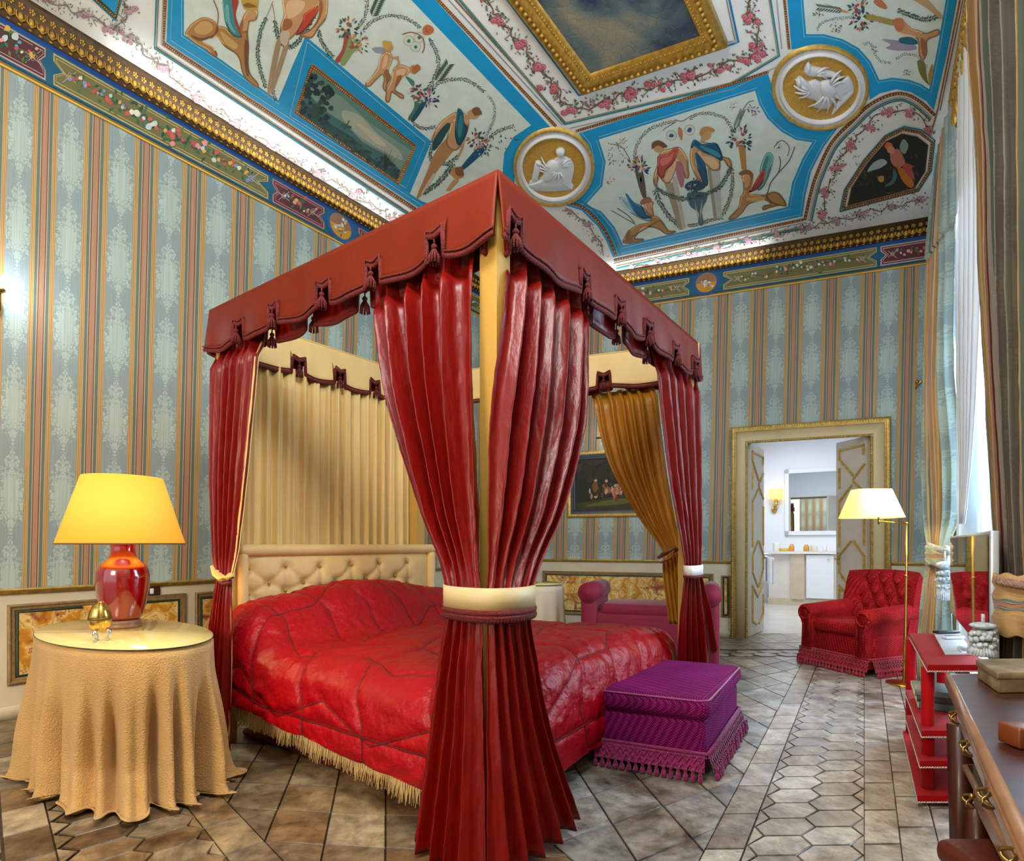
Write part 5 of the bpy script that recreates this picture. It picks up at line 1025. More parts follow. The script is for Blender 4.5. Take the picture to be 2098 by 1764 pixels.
# near corner
c1 = thing('bed_curtain', 'large deep red taffeta curtain tied with a cream band around the nearest bed post', 'curtain', (bN.x, bN.y, .01))
drape('curtain_panel', [(2.44, 765, 2.58, 974, 2.205, .036, 0), (2.2, 772, 2.56, 970, 2.19, .05, 0), (1.85, 795, 2.5, 968, 2.16, .055, 0), (1.35, 862, 2.36, 976, 2.11, .045, .0), (1.12, 902, 2.24, 982, 2.08, .018, .0), (1.0, 916, 2.18, 990, 2.05, .012, .01), (.93, 914, 2.18, 991, 2.04, .014, .01), (.75, 900, 2.2, 991, 2.01, .022, .01), (.5, 884, 2.22, 996, 1.97, .03, .01), (.02, 850, 2.22, 1004, 1.90, .045, .02)], SILKR, c1, 5, 210, 100, 3, sharp=.75)
drape('curtain_panel', [(2.44, 1043, 2.22, 1204, 2.76, .036, 0), (2.2, 1042, 2.20, 1202, 2.70, .05, 0), (1.85, 1022, 2.13, 1198, 2.62, .055, 0), (1.7, 1012, 2.11, 1192, 2.58, .055, 0), (1.35, 1004, 2.07, 1152, 2.40, .045, .0), (1.12, 1001, 2.06, 1108, 2.24, .018, .0), (1.0, 997, 2.04, 1088, 2.15, .012, .01), (.93, 998, 2.03, 1086, 2.15, .014, .01), (.75, 999, 2.01, 1100, 2.19, .022, .01), (.5, 1000, 1.97, 1122, 2.25, .03, .01), (.05, 1004, 1.90, 1186, 2.36, .045, .02)], SILKR, c1, 5.5, 210, 100, 5, sharp=.75)
hub = [pp(911, 2.20), pp(930, 2.11), pp(962, 2.05), pp(1000, 2.015), pp(1040, 2.03), pp(1075, 2.09), pp(1094, 2.19), pp(1080, 2.34), pp(1010, 2.42), pp(930, 2.36)]
band('tieback', hub, .963, 1.043, BANDC, c1)
tb = MB(); hb2 = crom(hub, 6); tb.tube([Vector((x, y - .004, .952)) for x, y in hb2 + hb2[:1]], .012, 8); tb.tube([Vector((x, y - .012, .936)) for x, y in hb2 + hb2[:1]], .008, 6)
for i, (x, y) in enumerate(hb2):
    if i % 1 == 0: tb.ball((x, y - .008, .93), (.012, .012, .014), 5, 4)
tb.build('tieback_braid', TRIMR, c1)
# head-left corner
c2 = thing('bed_curtain', 'slim red taffeta curtain with gold tie at the bed post behind the lamp table', 'curtain', (bL.x, bL.y, .01))
drape('curtain_panel', [(2.42, 433, 3.40, 532, 3.10, .030, 0), (1.9, 432, 3.38, 514, 3.12, .03, 0), (1.6, 431, 3.36, 503, 3.13, .028, 0), (1.15, 436, 3.3, 484, 3.16, .02, 0), (1.0, 443, 3.26, 474, 3.14, .014, 0), (.9, 438, 3.26, 473, 3.12, .018, 0), (.5, 420, 3.26, 470, 3.10, .03, 0), (.02, 405, 3.28, 466, 3.12, .04, 0)], SILKR, c2, 6, 120, 60, 8)
drape('lining', [(2.36, 526, 3.14, 534, 3.12, .004, 0), (1.6, 499, 3.17, 508, 3.14, .004, 0), (1.15, 480, 3.19, 488, 3.16, .004, 0), (1.0, 470, 3.17, 476, 3.14, .003, 0), (.5, 468, 3.14, 474, 3.12, .004, 0), (.1, 464, 3.15, 470, 3.12, .004, 0)], CREAMS, c2, 1, 8, 40, 2)
tb = MB(); tb.tube([P(438, 1160, 3.31), P(446, 1178, 3.2), P(458, 1187, 3.1), P(470, 1184, 3.08), P(476, 1172, 3.2)], [.02, .03, .032, .03, .015], 8, flat=.4); tb.build('tieback', mat('gold_satin', (222, 176, 84), .35, sheen=.3), c2)
tb = MB(); tb.tube([P(448, 1190, 3.16), P(458, 1196, 3.08), P(472, 1194, 3.06)], .010, 6); tb.build('tieback_braid', TRIMR, c2)
# foot-right corner
c3 = thing('bed_curtain', 'deep red taffeta curtain with white tie at the bed post nearest the doorway', 'curtain', (bR.x, bR.y, .01))
hemf = (.95, lambda a: lerp(.03, .10, a / .55) if a < .55 else lerp(.10, .50, (a - .55) / .45))
drape('curtain_panel', [(2.42, 1343, 3.42, 1434, 4.0, .028, 0), (1.9, 1362, 3.5, 1435, 4.0, .03, 0), (1.6, 1375, 3.55, 1436, 4.0, .028, 0), (1.15, 1401, 3.72, 1437, 3.98, .016, 0), (1.03, 1404, 3.78, 1437, 3.96, .012, 0), (.95, 1402, 3.8, 1440, 3.96, .014, 0), (.6, 1392, 3.82, 1455, 3.98, .028, 0), (.02, 1388, 3.95, 1470, 4.12, .035, 0)], SILKR, c3, 5, 120, 60, 12, hem=hemf)
bd = [pp(1402, 3.80), pp(1415, 3.74), pp(1430, 3.80), pp(1439, 3.94), pp(1430, 4.1), pp(1408, 4.0)]
band('tieback', bd, .99, 1.06, mat('white_tieback', (232, 226, 214), .5), c3)
tb = MB(); q_ = crom(bd, 5); tb.tube([Vector((x, y - .005, .985)) for x, y in q_ + q_[:1]], .011, 6); tb.build('tieback_braid', TRIMR, c3)
# ochre lining curtain at the same corner
c4 = thing('bed_curtain', 'ochre gold curtain knotted at the bed corner in front of the framed picture', 'curtain', tuple(Vector((*pp(1385, 4.15), .5))))
drape('curtain_panel', [(2.36, 1214, 4.26, 1346, 4.06, .022, 0), (2.0, 1232, 4.26, 1358, 4.06, .03, 0), (1.75, 1255, 4.24, 1367, 4.04, .032, 0), (1.4, 1308, 4.2, 1383, 4.02, .026, 0), (1.22, 1345, 4.16, 1393, 4.02, .016, 0), (1.15, 1356, 4.14, 1397, 4.02, .012, 0), (1.0, 1357, 4.12, 1404, 4.02, .018, 0), (.62, 1370, 4.12, 1414, 4.04, .022, 0)], OCHRE, c4, 6, 130, 60, 21)
tb = MB(); tb.tube([P(1350, 1142, 4.06), P(1364, 1132, 3.98), P(1380, 1122, 3.96), P(1392, 1128, 4.0)], [.02, .03, .028, .016], 8, flat=.6); tb.tube([P(1354, 1152, 4.05), P(1370, 1146, 3.97), P(1386, 1128, 3.97)], .010, 6); tb.build('tieback', mat('bronze_satin', (120, 66, 22), .4, sheen=.2), c4)
# pleated back curtain behind the headboard
c5 = thing('bed_backdrop', 'pleated cream curtain hanging behind the headboard', 'curtain', tuple(bL.lerp(bB, .5) + Vector((0, 0, 1.2))))
def bdf(a, b):
    s = lerp(.06, hl - .12, a); z = lerp(2.40, .62, b); o_ = .022 * math.sin(2 * PI * 17 * a + .8 * math.sin(9 * a)) + .008 * math.sin(2 * PI * 39 * a + b * 2); return bL + hd * s + hn * (.035 + o_) + Vector((0, 0, z))
MB().grid(bdf, 260, 12).build('curtain_panel', CREAMS, c5, solid=.004)
# ================================================================ round table with cloth, lamp and small things
TC = Vector((-2.003, 2.89, 0)); E1, E2 = Vector((.455, 0, 0)), Vector((-.36, .50, 0))
CLOTH = mat('honeycomb_cloth', (202, 160, 96), .8, bump=.8, bscale=160, var=.08, vscale=7, sheen=.2)
tbl = thing('round_table', 'round glass-topped table skirted in floor-length golden cloth beside the bed', 'table', tuple(TC))
MB().lathe([(.02, 0), (.30, 0), (.30, .02), (.05, .06), (.04, .70), (.30, .72)], TC, 24, e1=E1 / .455, e2=E2 / .62).build('table_base', mat('dark_wood', (70, 42, 24), .5), tbl)
def ell(k, a, z=0, k2=None): return TC + E1 * (k * math.cos(a)) + E2 * ((k2 or k) * math.sin(a)) + Vector((0, 0, z))
MB().loft([[ell(k, 2 * PI * i / 72, z) for i in range(72)] for k, z in ((.97, .70), (.985, .715), (.985, .735))]).build('table_top', mat('dark_wood'), tbl)
tc_ = thing('tablecloth', 'golden honeycomb-weave cloth draped to the floor over the round table', 'tablecloth', (TC.x, TC.y, .01))
rf = random.Random(4); fold = [(rf.uniform(0, 6.28), k, rf.uniform(.5, 1)) for k in (21, 13, 31)]
def skirt(a, b):
    th = 2 * PI * a
    if b < .12: k = b / .12; return ell(k * .99, th, .742)
    t = (b - .12) / .88; am = .17 * smooth(t * 1.3) * (1 if True else 0)
    w = sum(s * math.sin(k * th + p + .5 * math.sin(2 * th)) for p, k, s in fold) / 1.6
    w = math.copysign(abs(w) ** .8, w); kk = 1.0 + .05 * t + am * w * 1.1
    if t > .86: kk += .07 * ((t - .86) / .14) * (1 + .6 * w)
    fr = max(0, math.cos(th + PI * .5 + .15)) ** 14; 
    k2 = lerp(1, .74, smooth(t * 1.4)) * kk * (1 if math.sin(th) < 0 else 1.0)
    if t > .7: k2 += fr * .16 * (t - .7) / .3
    lf = max(0, math.cos(th - PI)) ** 20 * (.08 * max(0, (t - .75) / .25)); rt = max(0, math.cos(th)) ** 20 * (.10 * max(0, (t - .75) / .25))
    z = .742 - .012 * min(1, t * 20) - .715 * min(1, t / .93)
    if t > .93: z = .018 + .012 * (1 + math.sin(th * 31))
    z = max(z, .012 + .014 * abs(w) * (t > .9))
    return TC + E1 * ((kk + lf + rt) * math.cos(th)) + E2 * (k2 * math.sin(th)) + Vector((0, 0, z))
MB().grid(skirt, 300, 60).build('cloth', CLOTH, tc_, solid=.004)
gt = thing('glass_top', 'round clear glass plate lying on the golden tablecloth', 'glass plate', (TC.x, TC.y, .748))
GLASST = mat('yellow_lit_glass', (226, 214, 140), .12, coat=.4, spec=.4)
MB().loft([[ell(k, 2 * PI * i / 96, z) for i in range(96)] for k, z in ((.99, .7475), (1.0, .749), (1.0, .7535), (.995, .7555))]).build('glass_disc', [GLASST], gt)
ed = MB(); ed.tube([ell(1.002, 2 * PI * i / 96, .7505) for i in range(97)], .0022, 5); ed.build('glass_edge', mat('glass_edge', (30, 56, 44), .2), gt)
# red vase lamp
LC = P(252, 1285, F * .445 / 169); LC.z = .756
lamp = thing('table_lamp', 'glossy red vase lamp with a glowing yellow shade on the round table', 'lamp', tuple(LC))
RED = mat('oxblood_glaze', (120, 0, 4), .12, coat=1, spec=.7)
MB().lathe([(.06, 0), (.086, 0), (.088, .012), (.078, .02), (.084, .028), (.08, .04), (.05, .044)], LC, 40).build('lamp_base', mat('carved_wood_base', (120, 86, 58), .4), lamp)
prof = [(.045, .044), (.075, .046), (.088, .058), (.095, .08), (.108, .13), (.118, .19), (.123, .25), (.122, .29), (.112, .325), (.088, .350), (.066, .372), (.058, .40), (.056, .43), (.060, .455), (.061, .468), (.03, .470)]
MB().lathe(crom(prof, 4, False), LC, 48).build('vase', RED, lamp)
MB().tube([LC + Vector((0, 0, .465)), LC + Vector((0, 0, .74))], .008, 8).build('stem', mat('brass', (206, 164, 84), .25, metal=1), lamp)
def shade_mat(name, col, ecol, estr):
    m = mat(name, col, .8, emit=ecol, estr=estr); return m
SH = shade_mat('glowing_yellow_shade', (226, 160, 60), (255, 168, 40), .40)
sh = MB(); sh.loft([[LC + Vector((r * math.cos(2 * PI * i / 64), r * math.sin(2 * PI * i / 64), z)) for i in range(64)] for r, z in ((.290, .450), (.183, .806))], 0, True, False); sho = sh.build('lamp_shade', SH, lamp, solid=.003)
rg = MB(); rg.tube([LC + Vector((.290 * math.cos(2 * PI * i / 64), .290 * math.sin(2 * PI * i / 64), .449)) for i in range(65)], .004, 5); rg.build('shade_rim', mat('shade_rim', (120, 84, 24), .6), lamp)
MB().ball(LC + Vector((0, 0, .62)), (.03, .03, .045)).build('bulb', mat('warm_bulb', (255, 240, 200), .5, emit=(255, 214, 150), estr=12), lamp)
l_ = light('table_lamp_light', 'POINT', LC + Vector((0, 0, .60)), 15, (1, .70, .36), .05)
# egg clock, glass votive, little ball
EC = P(205, 1312, F * .445 / (1314 - HY)); EC.z = .756
egg = thing('egg_box', 'small golden egg on little silver feet in front of the lamp', 'ornament', tuple(EC))
GE = mat('polished_gold', (214, 176, 92), .18, metal=.95); SIL = mat('silver', (214, 214, 214), .2, metal=1)
R_ = .048
MB().lathe([(0.001, .045), (.022, .052), (.040, .07), (.045, .095), (.046, .104), (.040, .104)], EC, 28).build('egg_body', GE, egg)
MB().lathe([(.044, .104), (.046, .108), (.045, .122), (.038, .148), (.026, .168), (.010, .180), (0.001, .182)], EC, 28).build('egg_lid', GE, egg)
mb = MB(); mb.lathe([(.0465, .098), (.0485, .104), (.0465, .110)], EC, 28)
for k in range(6): a = PI * k / 3; mb.tube([EC + Vector((math.cos(a) * r, math.sin(a) * r, z)) for r, z in ((.047, .11), (.0425, .14), (.028, .168), (.008, .184))], .0016, 4)
mb.build('egg_ribs', mat('dark_gilt', (110, 84, 40), .4, metal=.7), egg)
for k in range(3):
    a = 2 * PI * k / 3 + .5; c, s = math.cos(a), math.sin(a); m_ = MB(); m_.tube([EC + Vector((c * r, s * r, z)) for r, z in ((.022, .055), (.034, .045), (.036, .028), (.026, .014), (.030, .004))], [.007, .009, .007, .005, .008], 7); m_.build('foot', SIL, egg)
VC = P(191, 1268, F * .445 / (1272 - HY)); VC.z = .756
vt = thing('votive_cup', 'small amber glass cup behind the golden egg', 'cup', tuple(VC))
MB().lathe([(.022, 0), (.026, .004), (.030, .04), (.048, .085), (.050, .088), (.045, .084), (.026, .042)], VC, 24).build('cup', mat('amber_glass', (222, 170, 40), .1, trans=.5, coat=1), vt)
MB().lathe([(.02, .05), (.03, .05), (.033, .066), (0.001, .068)], VC, 20).build('candle', mat('wax', (236, 214, 140), .5), vt)
# light switch on the left wall
SW = onz(WA, 309, 0); ysw = Yof(WA, 309); zsw = EYE - (1211 - HY) * ysw / F; dA3 = Vector((WA[1], 1, 0)).normalized()
sw = thing('light_switch', 'dark light switch plate with a white rocker on the cream dado beside the lamp', 'switch', (SW.x, SW.y, zsw))
MB().rbox(SW + NA * .008 + Vector((0, 0, zsw)), (.135, .014, .085), .006, 2, dA3, NA).build('plate', mat('dark_brown_plate', (66, 34, 26), .35), sw)
MB().rbox(SW + NA * .018 + Vector((0, 0, zsw)), (.028, .01, .045), .003, 2, dA3, NA).build('rocker', mat('white_plastic', (238, 236, 228), .35), sw)

# ================================================================ painted marble panels in the dado
mm = bpy.data.materials.new('painted_onyx'); mm.use_nodes = True; N = mm.node_tree.nodes; L = mm.node_tree.links; b = N['Principled BSDF']
tc = N.new('ShaderNodeTexCoord'); w = N.new('ShaderNodeTexWave'); w.inputs['Scale'].default_value = 1.5; w.inputs['Distortion'].default_value = 22; w.inputs['Detail'].default_value = 5; w.inputs['Detail Scale'].default_value = 1.5; L.new(tc.outputs['Object'], w.inputs['Vector'])
n = N.new('ShaderNodeTexNoise'); n.inputs['Scale'].default_value = 5; n.inputs['Detail'].default_value = 8; n.inputs['Distortion'].default_value = 2; L.new(tc.outputs['Object'], n.inputs['Vector'])
r = N.new('ShaderNodeValToRGB'); e = r.color_ramp.elements; e[0].position = 0; e[0].color = srgb((196, 132, 40)) + (1,); e[1].position = 1; e[1].color = srgb((236, 206, 128)) + (1,)
for p_, c_ in ((.25, (226, 170, 60)), (.45, (214, 176, 100)), (.6, (240, 216, 150)), (.72, (176, 92, 40)), (.82, (230, 190, 110))): q = e.new(p_); q.color = srgb(c_) + (1,)
L.new(w.outputs[0], r.inputs[0]); r2 = N.new('ShaderNodeValToRGB'); L.new(n.outputs[0], r2.inputs[0]); r2.color_ramp.elements[0].position = .52; r2.color_ramp.elements[0].color = (0, 0, 0, 1); r2.color_ramp.elements[1].position = .66; r2.color_ramp.elements[1].color = (1, 1, 1, 1)
mx = N.new('ShaderNodeMix'); mx.data_type = 'RGBA'; L.new(r2.outputs[0], mx.inputs[0]); L.new(r.outputs[0], mx.inputs[6]); mx.inputs[7].default_value = srgb((150, 66, 34)) + (1,); L.new(mx.outputs[2], b.inputs['Base Color']); b.inputs['Roughness'].default_value = .45
ONYX = mm; MOULD = mat('bronze_moulding', (150, 122, 76), .5, metal=.3, bump=.5, bscale=160, var=.2, vscale=30); GREENM = mat('green_speckled_inlay', (40, 62, 44), .5, var=.5, vscale=200)
def dado_panel(w, nrm, x0, x1, z0, z1, label, fw=.045):
    a, b_ = onz(w, x0, 0), onz(w, x1, 0); d = (b_ - a).normalized(); L_ = (b_ - a).length
    th = thing('dado_panel', label, 'wall panel', tuple((a + b_) / 2 + Vector((0, 0, z0))))
    def pt(s, z, o): return a + d * s + nrm * o + Vector((0, 0, z))
    def frame(ins, prof, m, nm):
        rings = []
        for k in (0, 1, 2, 3, 0):
            sx = (1, -1, -1, 1)[k]; sz = (1, 1, -1, -1)[k]; cs, cz_ = ((ins, z0 + ins), (L_ - ins, z0 + ins), (L_ - ins, z1 - ins), (ins, z1 - ins))[k]
            rings.append([pt(cs + sx * q, cz_ + sz * q, o) for q, o in prof])
        MB().loft(rings, 0, True, False).build(nm, m, th)
    frame(0, [(0, .002), (0, .018), (.012, .024), (.02, .012), (fw * .7, .016), (fw, .008), (fw, .002)], MOULD, 'moulding')
    frame(fw, [(0, .002), (0, .006), (.018, .006), (.018, .002)], GREENM, 'inlay')
    i = fw + .018; MB().add([pt(i, z0 + i, .004), pt(L_ - i, z0 + i, .004), pt(L_ - i, z1 - i, .004), pt(i, z1 - i, .004)], [(0, 1, 2, 3)], 0, False).build('onyx_field', ONYX, th)
dado_panel(WA, NA, 14, 380, .234, .787, 'wide onyx-painted panel in green and bronze moulding behind the round table')
dado_panel(WA, NA, 399, 470, .234, .787, 'onyx-painted panel just left of the bed, cut by the red curtain')
dado_panel(WB, NB, 1112, 1462, .20, .82, 'long yellow onyx-painted panel on the back wall behind the bed')
dado_panel(WB, NB, 1478, 1496, .26, .80, 'narrow onyx-painted panel beside the doorway', .02)
dado_panel(WB, NB, 1832, 1900, .26, .80, 'onyx-painted panel behind the armchair, right of the doorway', .03)

# ================================================================ doorway
dB = (onz(WB, 1821, 0) - onz(WB, 1499, 0)).normalized()
def casing(mb_, prof, x0, x1, zt):
    a, b_ = onz(WB, x0, 0), onz(WB, x1, 0); rings = []
    for k in range(4):
        base, sx, z = ((a, 1, 0), (a, 1, zt), (b_, -1, zt), (b_, -1, 0))[k]
        rings.append([base + dB * sx * q + NB * o + Vector((0, 0, z - (q if k in (1, 2) else 0))) for q, o in prof])
    mb_.loft(rings, 0, True, True)
DPAINT = mat('door_cream', (216, 196, 150), .45, var=.06, vscale=4)
door = bpy.data.objects.new('door_1', None); COL.objects.link(door); door.location = onz(WB, 1660, 0); struct(door)
mb = MB(); casing(mb, [(.03, .001), (.03, .03), (.15, .035), (.19, .02), (.19, .001)], 1499, 1821, 2.69); mb.build('casing', DPAINT, door)
mb = MB(); casing(mb, [(-.01, .001), (-.01, .06), (.02, .075), (.035, .05), (.05, .055), (.052, .001)], 1499, 1821, 2.70)
casing(mb, [(.165, .001), (.165, .035), (.178, .042), (.19, .03), (.19, .001)], 1499, 1821, 2.69)
a, b_ = onz(WB, 1499, 0), onz(WB, 1821, 0); Ld_ = (b_ - a).length
for s0 in (.008, .178):
    for z in [i * .028 for i in range(int((2.69 - s0) / .028))]:
        mb.ball(a + dB * s0 + NB * (.07 if s0 < .1 else .04) + Vector((0, 0, z + .014)), (.010, .008, .012), 5, 3, 0, (dB, NB, Vector((0, 0, 1)))); mb.ball(b_ - dB * s0 + NB * (.07 if s0 < .1 else .04) + Vector((0, 0, z + .014)), (.010, .008, .012), 5, 3, 0, (dB, NB, Vector((0, 0, 1))))
    for s in [i * .028 for i in range(int(Ld_ / .028))]:
        if s0 < s < Ld_ - s0: mb.ball(a + dB * s + NB * (.07 if s0 < .1 else .04) + Vector((0, 0, 2.69 - s0)), (.012, .008, .010), 5, 3, 0, (dB, NB, Vector((0, 0, 1))))
mb.build('gilt_beading', GOLDPALE, door)
LEAFP = mat('door_grey_cream', (214, 206, 190), .45, var=.05, vscale=4)
def leaf(j, e, label, strips, handle):
    d = (e - j); l = d.length; d.normalize(); n = Vector((d.y, -d.x, 0)); n = n if n.y < 0 else -n
    lf = MB(); lf.box((j + e) / 2 + Vector((0, 0, DT / 2)), (l, .04, DT - .02), d, n); lf = lf.build('door_leaf', LEAFP, door); lf['label'] = label
    g = MB()
    for pl in strips:
        for (u0, z0), (u1, z1) in zip(pl, pl[1:]):
            p0, p1 = j + d * (u0 * l) + Vector((0, 0, z0)), j + d * (u1 * l) + Vector((0, 0, z1)); t = (p1 - p0); L_ = t.length; t.normalize(); sd = t.cross(n).normalized()
            g.box((p0 + p1) / 2 + n * .026, (L_ + .03, .012, .03), t, n, sd); g.box((p0 + p1) / 2 + n * .03, (L_ + .02, .014, .012), t, n, sd)
    g.build('gilt_strapwork', GOLDPALE, lf)
    h = MB(); c = j + d * (l * .93) + n * .02 + Vector((0, 0, handle)); h.box(c, (.035, .01, .16), d, n); h.tube([c, c + n * .05, c + n * .055 - d * .09], .009, 8); h.build('door_handle', mat('old_brass', (170, 140, 80), .3, metal=.9), lf)
zz = lambda y, Y: EYE - (y - HY) * Y / F
pat = lambda side: [[(.12, 2.42), (.9, 2.42)], [(.12, 2.42), (.12, 2.30), (.55, 2.08)], [(.9, 2.42), (.9, 2.32)], [(.12, 2.18), (.12, 1.94)], [(.58, 2.02), (.92, 2.18)], [(.60, 1.98), (.92, 1.84)], [(.52, 1.94), (.12, 1.76), (.12, 1.18)], [(.92, 1.72), (.92, 1.2)], [(.5, 1.24), (.12, 1.06), (.12, .84), (.5, .64)], [(.6, 1.24), (.92, 1.06), (.92, .86), (.6, .64)], [(.12, .66), (.5, .5), (.92, .66)], [(.12, .62), (.12, .2), (.4, .04 + .1)], [(.92, .5), (.92, .24), (.6, .14)]]
mir = [[(1 - u, z) for u, z in pl] for pl in pat(0)]
leaf(pl + BK * .1 + dB * .03 if False else onz(WB, 1535, 0) + BK * .5, Vector((.4460 * 7.86, 7.86, 0)), 'narrow-looking left door leaf swung into the bathroom', pat(0), 1.02)
leaf(onz(WB, 1784, 0) + BK * .5, Vector((.5800 * 7.34, 7.34, 0)), 'right door leaf standing ajar behind the floor lamp', mir, 1.02)

# ================================================================ bathroom beyond
BATHW = mat('bathroom_white', (240, 244, 248), .6); MARB = mat('pale_marble_floor', (216, 212, 204), .25, var=.08, vscale=2.5, coat=.3)
bk = Vector((NB.x, NB.y, 0)) * -1
Lp = onz(WB, 1532, 0) + BK; Rp = onz(WB, 1787, 0) + BK
YV = 11.4
def PB(x, Y): a_ = 6.1 + 1.833 * Y; Yx = a_ / ((x - CX) / F + 1.833); return Vector(((x - CX) / F * Yx, Yx, 0))
mb = MB(); mb.add([Lp - dB * .35, Rp + dB * 1.2, Vector((9.6, YV + .3, 0)), Vector((4.0, YV + 1.4, 0))], [(0, 1, 2, 3)], 0, False); struct(mb.build('floor_bathroom', MARB))
def P0(x, Y): return Vector(((x - CX) / F * Y, Y, 0))
bl, br_ = PB(1545, YV), PB(1800, YV)
lw0 = Lp - dB * .35; rw0 = Rp + dB * 1.2
mb = MB()
for p_, q_2 in ((lw0, bl), (bl, PB(1900, YV)), (PB(1900, YV), rw0), (lw0, Lp), (Rp, rw0)): mb.add([p_, q_2, q_2 + Vector((0, 0, 3.4)), p_ + Vector((0, 0, 3.4))], [(0, 1, 2, 3)], 0, False)
mb.add([v + Vector((0, 0, 3.4)) for v in (lw0, rw0, PB(1900, YV), bl)], [(0, 1, 2, 3)], 0, False)
mb.add([Lp + Vector((0, 0, DT)), Rp + Vector((0, 0, DT)), Rp + Vector((0, 0, 3.4)), Lp + Vector((0, 0, 3.4))], [(0, 1, 2, 3)], 0, False)
struct(mb.build('wall_bathroom', BATHW))
light('bathroom_ceiling_lamp', 'AREA', (4.9, 9.6, 3.3), 34, (.90, .93, 1.0), 1.4, 1.8, (4.9, 9.6, 0))
YF = YV - .6
van = thing('vanity_unit', 'white bathroom vanity with marble counter seen through the doorway', 'vanity', tuple(PB(1660, YF)))
def bx(x0, x1, Y0, Y1, z0, z1): return [PB(x0, Y0), PB(x1, Y0), PB(x1, Y1) , PB(x0, Y1)], z0, z1
MB().quadprism(*bx(1575, 1760, YF + .05, YV - .02, .12, 1.02)).build('carcass', mat('pale_stone', (224, 218, 206), .4, var=.05, vscale=6), van)
MB().quadprism(*bx(1573, 1762, YF + .02, YV - .02, 0, .13)).build('plinth', mat('beige_marble', (206, 190, 164), .35, var=.08, vscale=5), van)
MB().quadprism(*bx(1568, 1766, YF - .08, YV - .01, 1.02, 1.07)).build('counter', mat('white_marble', (236, 232, 226), .2, var=.04, vscale=3, coat=.5), van)
MB().quadprism(*bx(1652, 1708, YF - .03, YF + .05, .16, 1.0)).build('cupboard_door', WHITE, van)
MB().quadprism(*bx(1620, 1648, YF - .02, YF + .05, .13, 1.02)).build('pilaster', mat('beige_marble'), van)
MB().ball(PB(1697, YF - .05) + Vector((0, 0, .92)), .016).build('knob', SIL, van)
mi_ = thing('bathroom_mirror', 'large mirror in a white frame above the bathroom vanity', 'mirror', tuple(PB(1680, YV - .02) + Vector((0, 0, 1.5))))
def vrect(mb_, x0, x1, z0, z1, Y, t, mi=0): mb_.quadprism([PB(x0, Y), PB(x1, Y), PB(x1, Y + t), PB(x0, Y + t)], z0, z1, mi)
def zY(y, Y): return EYE - (y - HY) * Y / F
mb = MB(); z0, z1 = zY(1096, YV), zY(960, YV)
for a_, b2, c_, d_ in ((1608, 1616, z0, z1), (1760, 1768, z0, z1), (1608, 1768, z0, z0 + .08), (1608, 1768, z1 - .08, z1)): vrect(mb, a_, b2, c_, d_, YV - .06, .05)
mb.build('mirror_frame', WHITE, mi_)
mb = MB(); Ym = YV - .035; mb.add([PB(1616, Ym) + Vector((0, 0, z0 + .07)), PB(1760, Ym) + Vector((0, 0, z0 + .07)), PB(1760, Ym) + Vector((0, 0, z1 - .07)), PB(1616, Ym) + Vector((0, 0, z1 - .07))], [(0, 1, 2, 3)], 0, False); mb.build('mirror_glass', mat('mirror', (230, 236, 236), .02, metal=1), mi_)
sc = PB(1590, YV - .12) + Vector((0, 0, zY(1030, YV)))
sn = thing('wall_sconce', 'brass wall sconce with a small yellow drum shade in the bathroom', 'wall lamp', tuple(sc))
MB().lathe([(.125, .10), (.125, .30)], sc, 28).build('sconce_shade', mat('small_yellow_shade', (240, 214, 120), .7, emit=(255, 214, 110), estr=.75), sn, solid=.004)
mb = MB(); mb.ball(sc + Vector((0, .08, -.12)), (.06, .02, .08)); mb.tube([sc + Vector((0, .07, -.12)), sc + Vector((0, 0, -.14)), sc + Vector((0, 0, .1))], .014, 8); mb.lathe([(.01, -.05), (.06, -.02), (.02, .0), (.05, .05), (.03, .09)], sc, 16); mb.build('sconce_arm', mat('brass'), sn)
rw_ = lambda x, Y, z: Vector(((x - CX) / F * Y, Y, z))
for nm, lab, cat_, x, w_, h_, col_ in (('toiletry_box', 'white box at the left end of the bathroom counter', 'box', 1590, .10, .17, (240, 238, 232)), ('toiletry_box', 'flat yellow box on the bathroom counter', 'box', 1607, .16, .06, (214, 190, 90)), ('soap_jar', 'amber jar on the bathroom counter left of the basin', 'jar', 1622, .05, .14, (226, 150, 50)), ('soap_jar', 'second amber jar on the bathroom counter below the mirror', 'jar', 1652, .055, .13, (216, 150, 50)), ('tissue_box', 'white box behind the second amber jar on the counter', 'box', 1668, .10, .12, (232, 226, 210)), ('tooth_glass', 'clear tooth glass at the right of the bathroom counter', 'glass', 1690, .04, .11, (226, 230, 220))):
    c = PB(x, YF + .18) + Vector((0, 0, 1.071))
    if 'box' in nm: o_ = MB().rbox(c + Vector((0, 0, h_ / 2)), (w_, .1, h_), .008, 2).build(nm, mat(nm + str(x), col_, .5), None)
    else: o_ = MB().lathe([(w_ * .9, 0), (w_, .01), (w_, h_ * .7), (w_ * .6, h_ * .85), (w_ * .62, h_)], c, 18).build(nm, mat(nm + str(x), col_, .3), None)
    tag(o_, lab, cat_)
tw = thing('towel', 'white towel hanging beside the bathroom vanity', 'towel', tuple(rw_(1578, 9.6, .75)))
MB().grid(lambda a, b: rw_(lerp(1566, 1585, a), 9.6 + .06 * math.sin(9 * a) + .1 * a, 1.02 - .46 * b - .05 * a), 16, 12).build('towel_cloth', mat('towel_white', (244, 244, 246), .9, bump=.5, bscale=200), tw, solid=.02)
tr_ = thing('towel_rail', 'short chrome towel rail with white towel left of the vanity', 'towel rail', tuple(rw_(1562, 9.6, 1.03)))
MB().tube([rw_(1547, 9.7, 1.03), rw_(1570, 9.58, 1.04), rw_(1586, 9.66, 1.03)], .014, 8).build('rail', SIL, tr_)

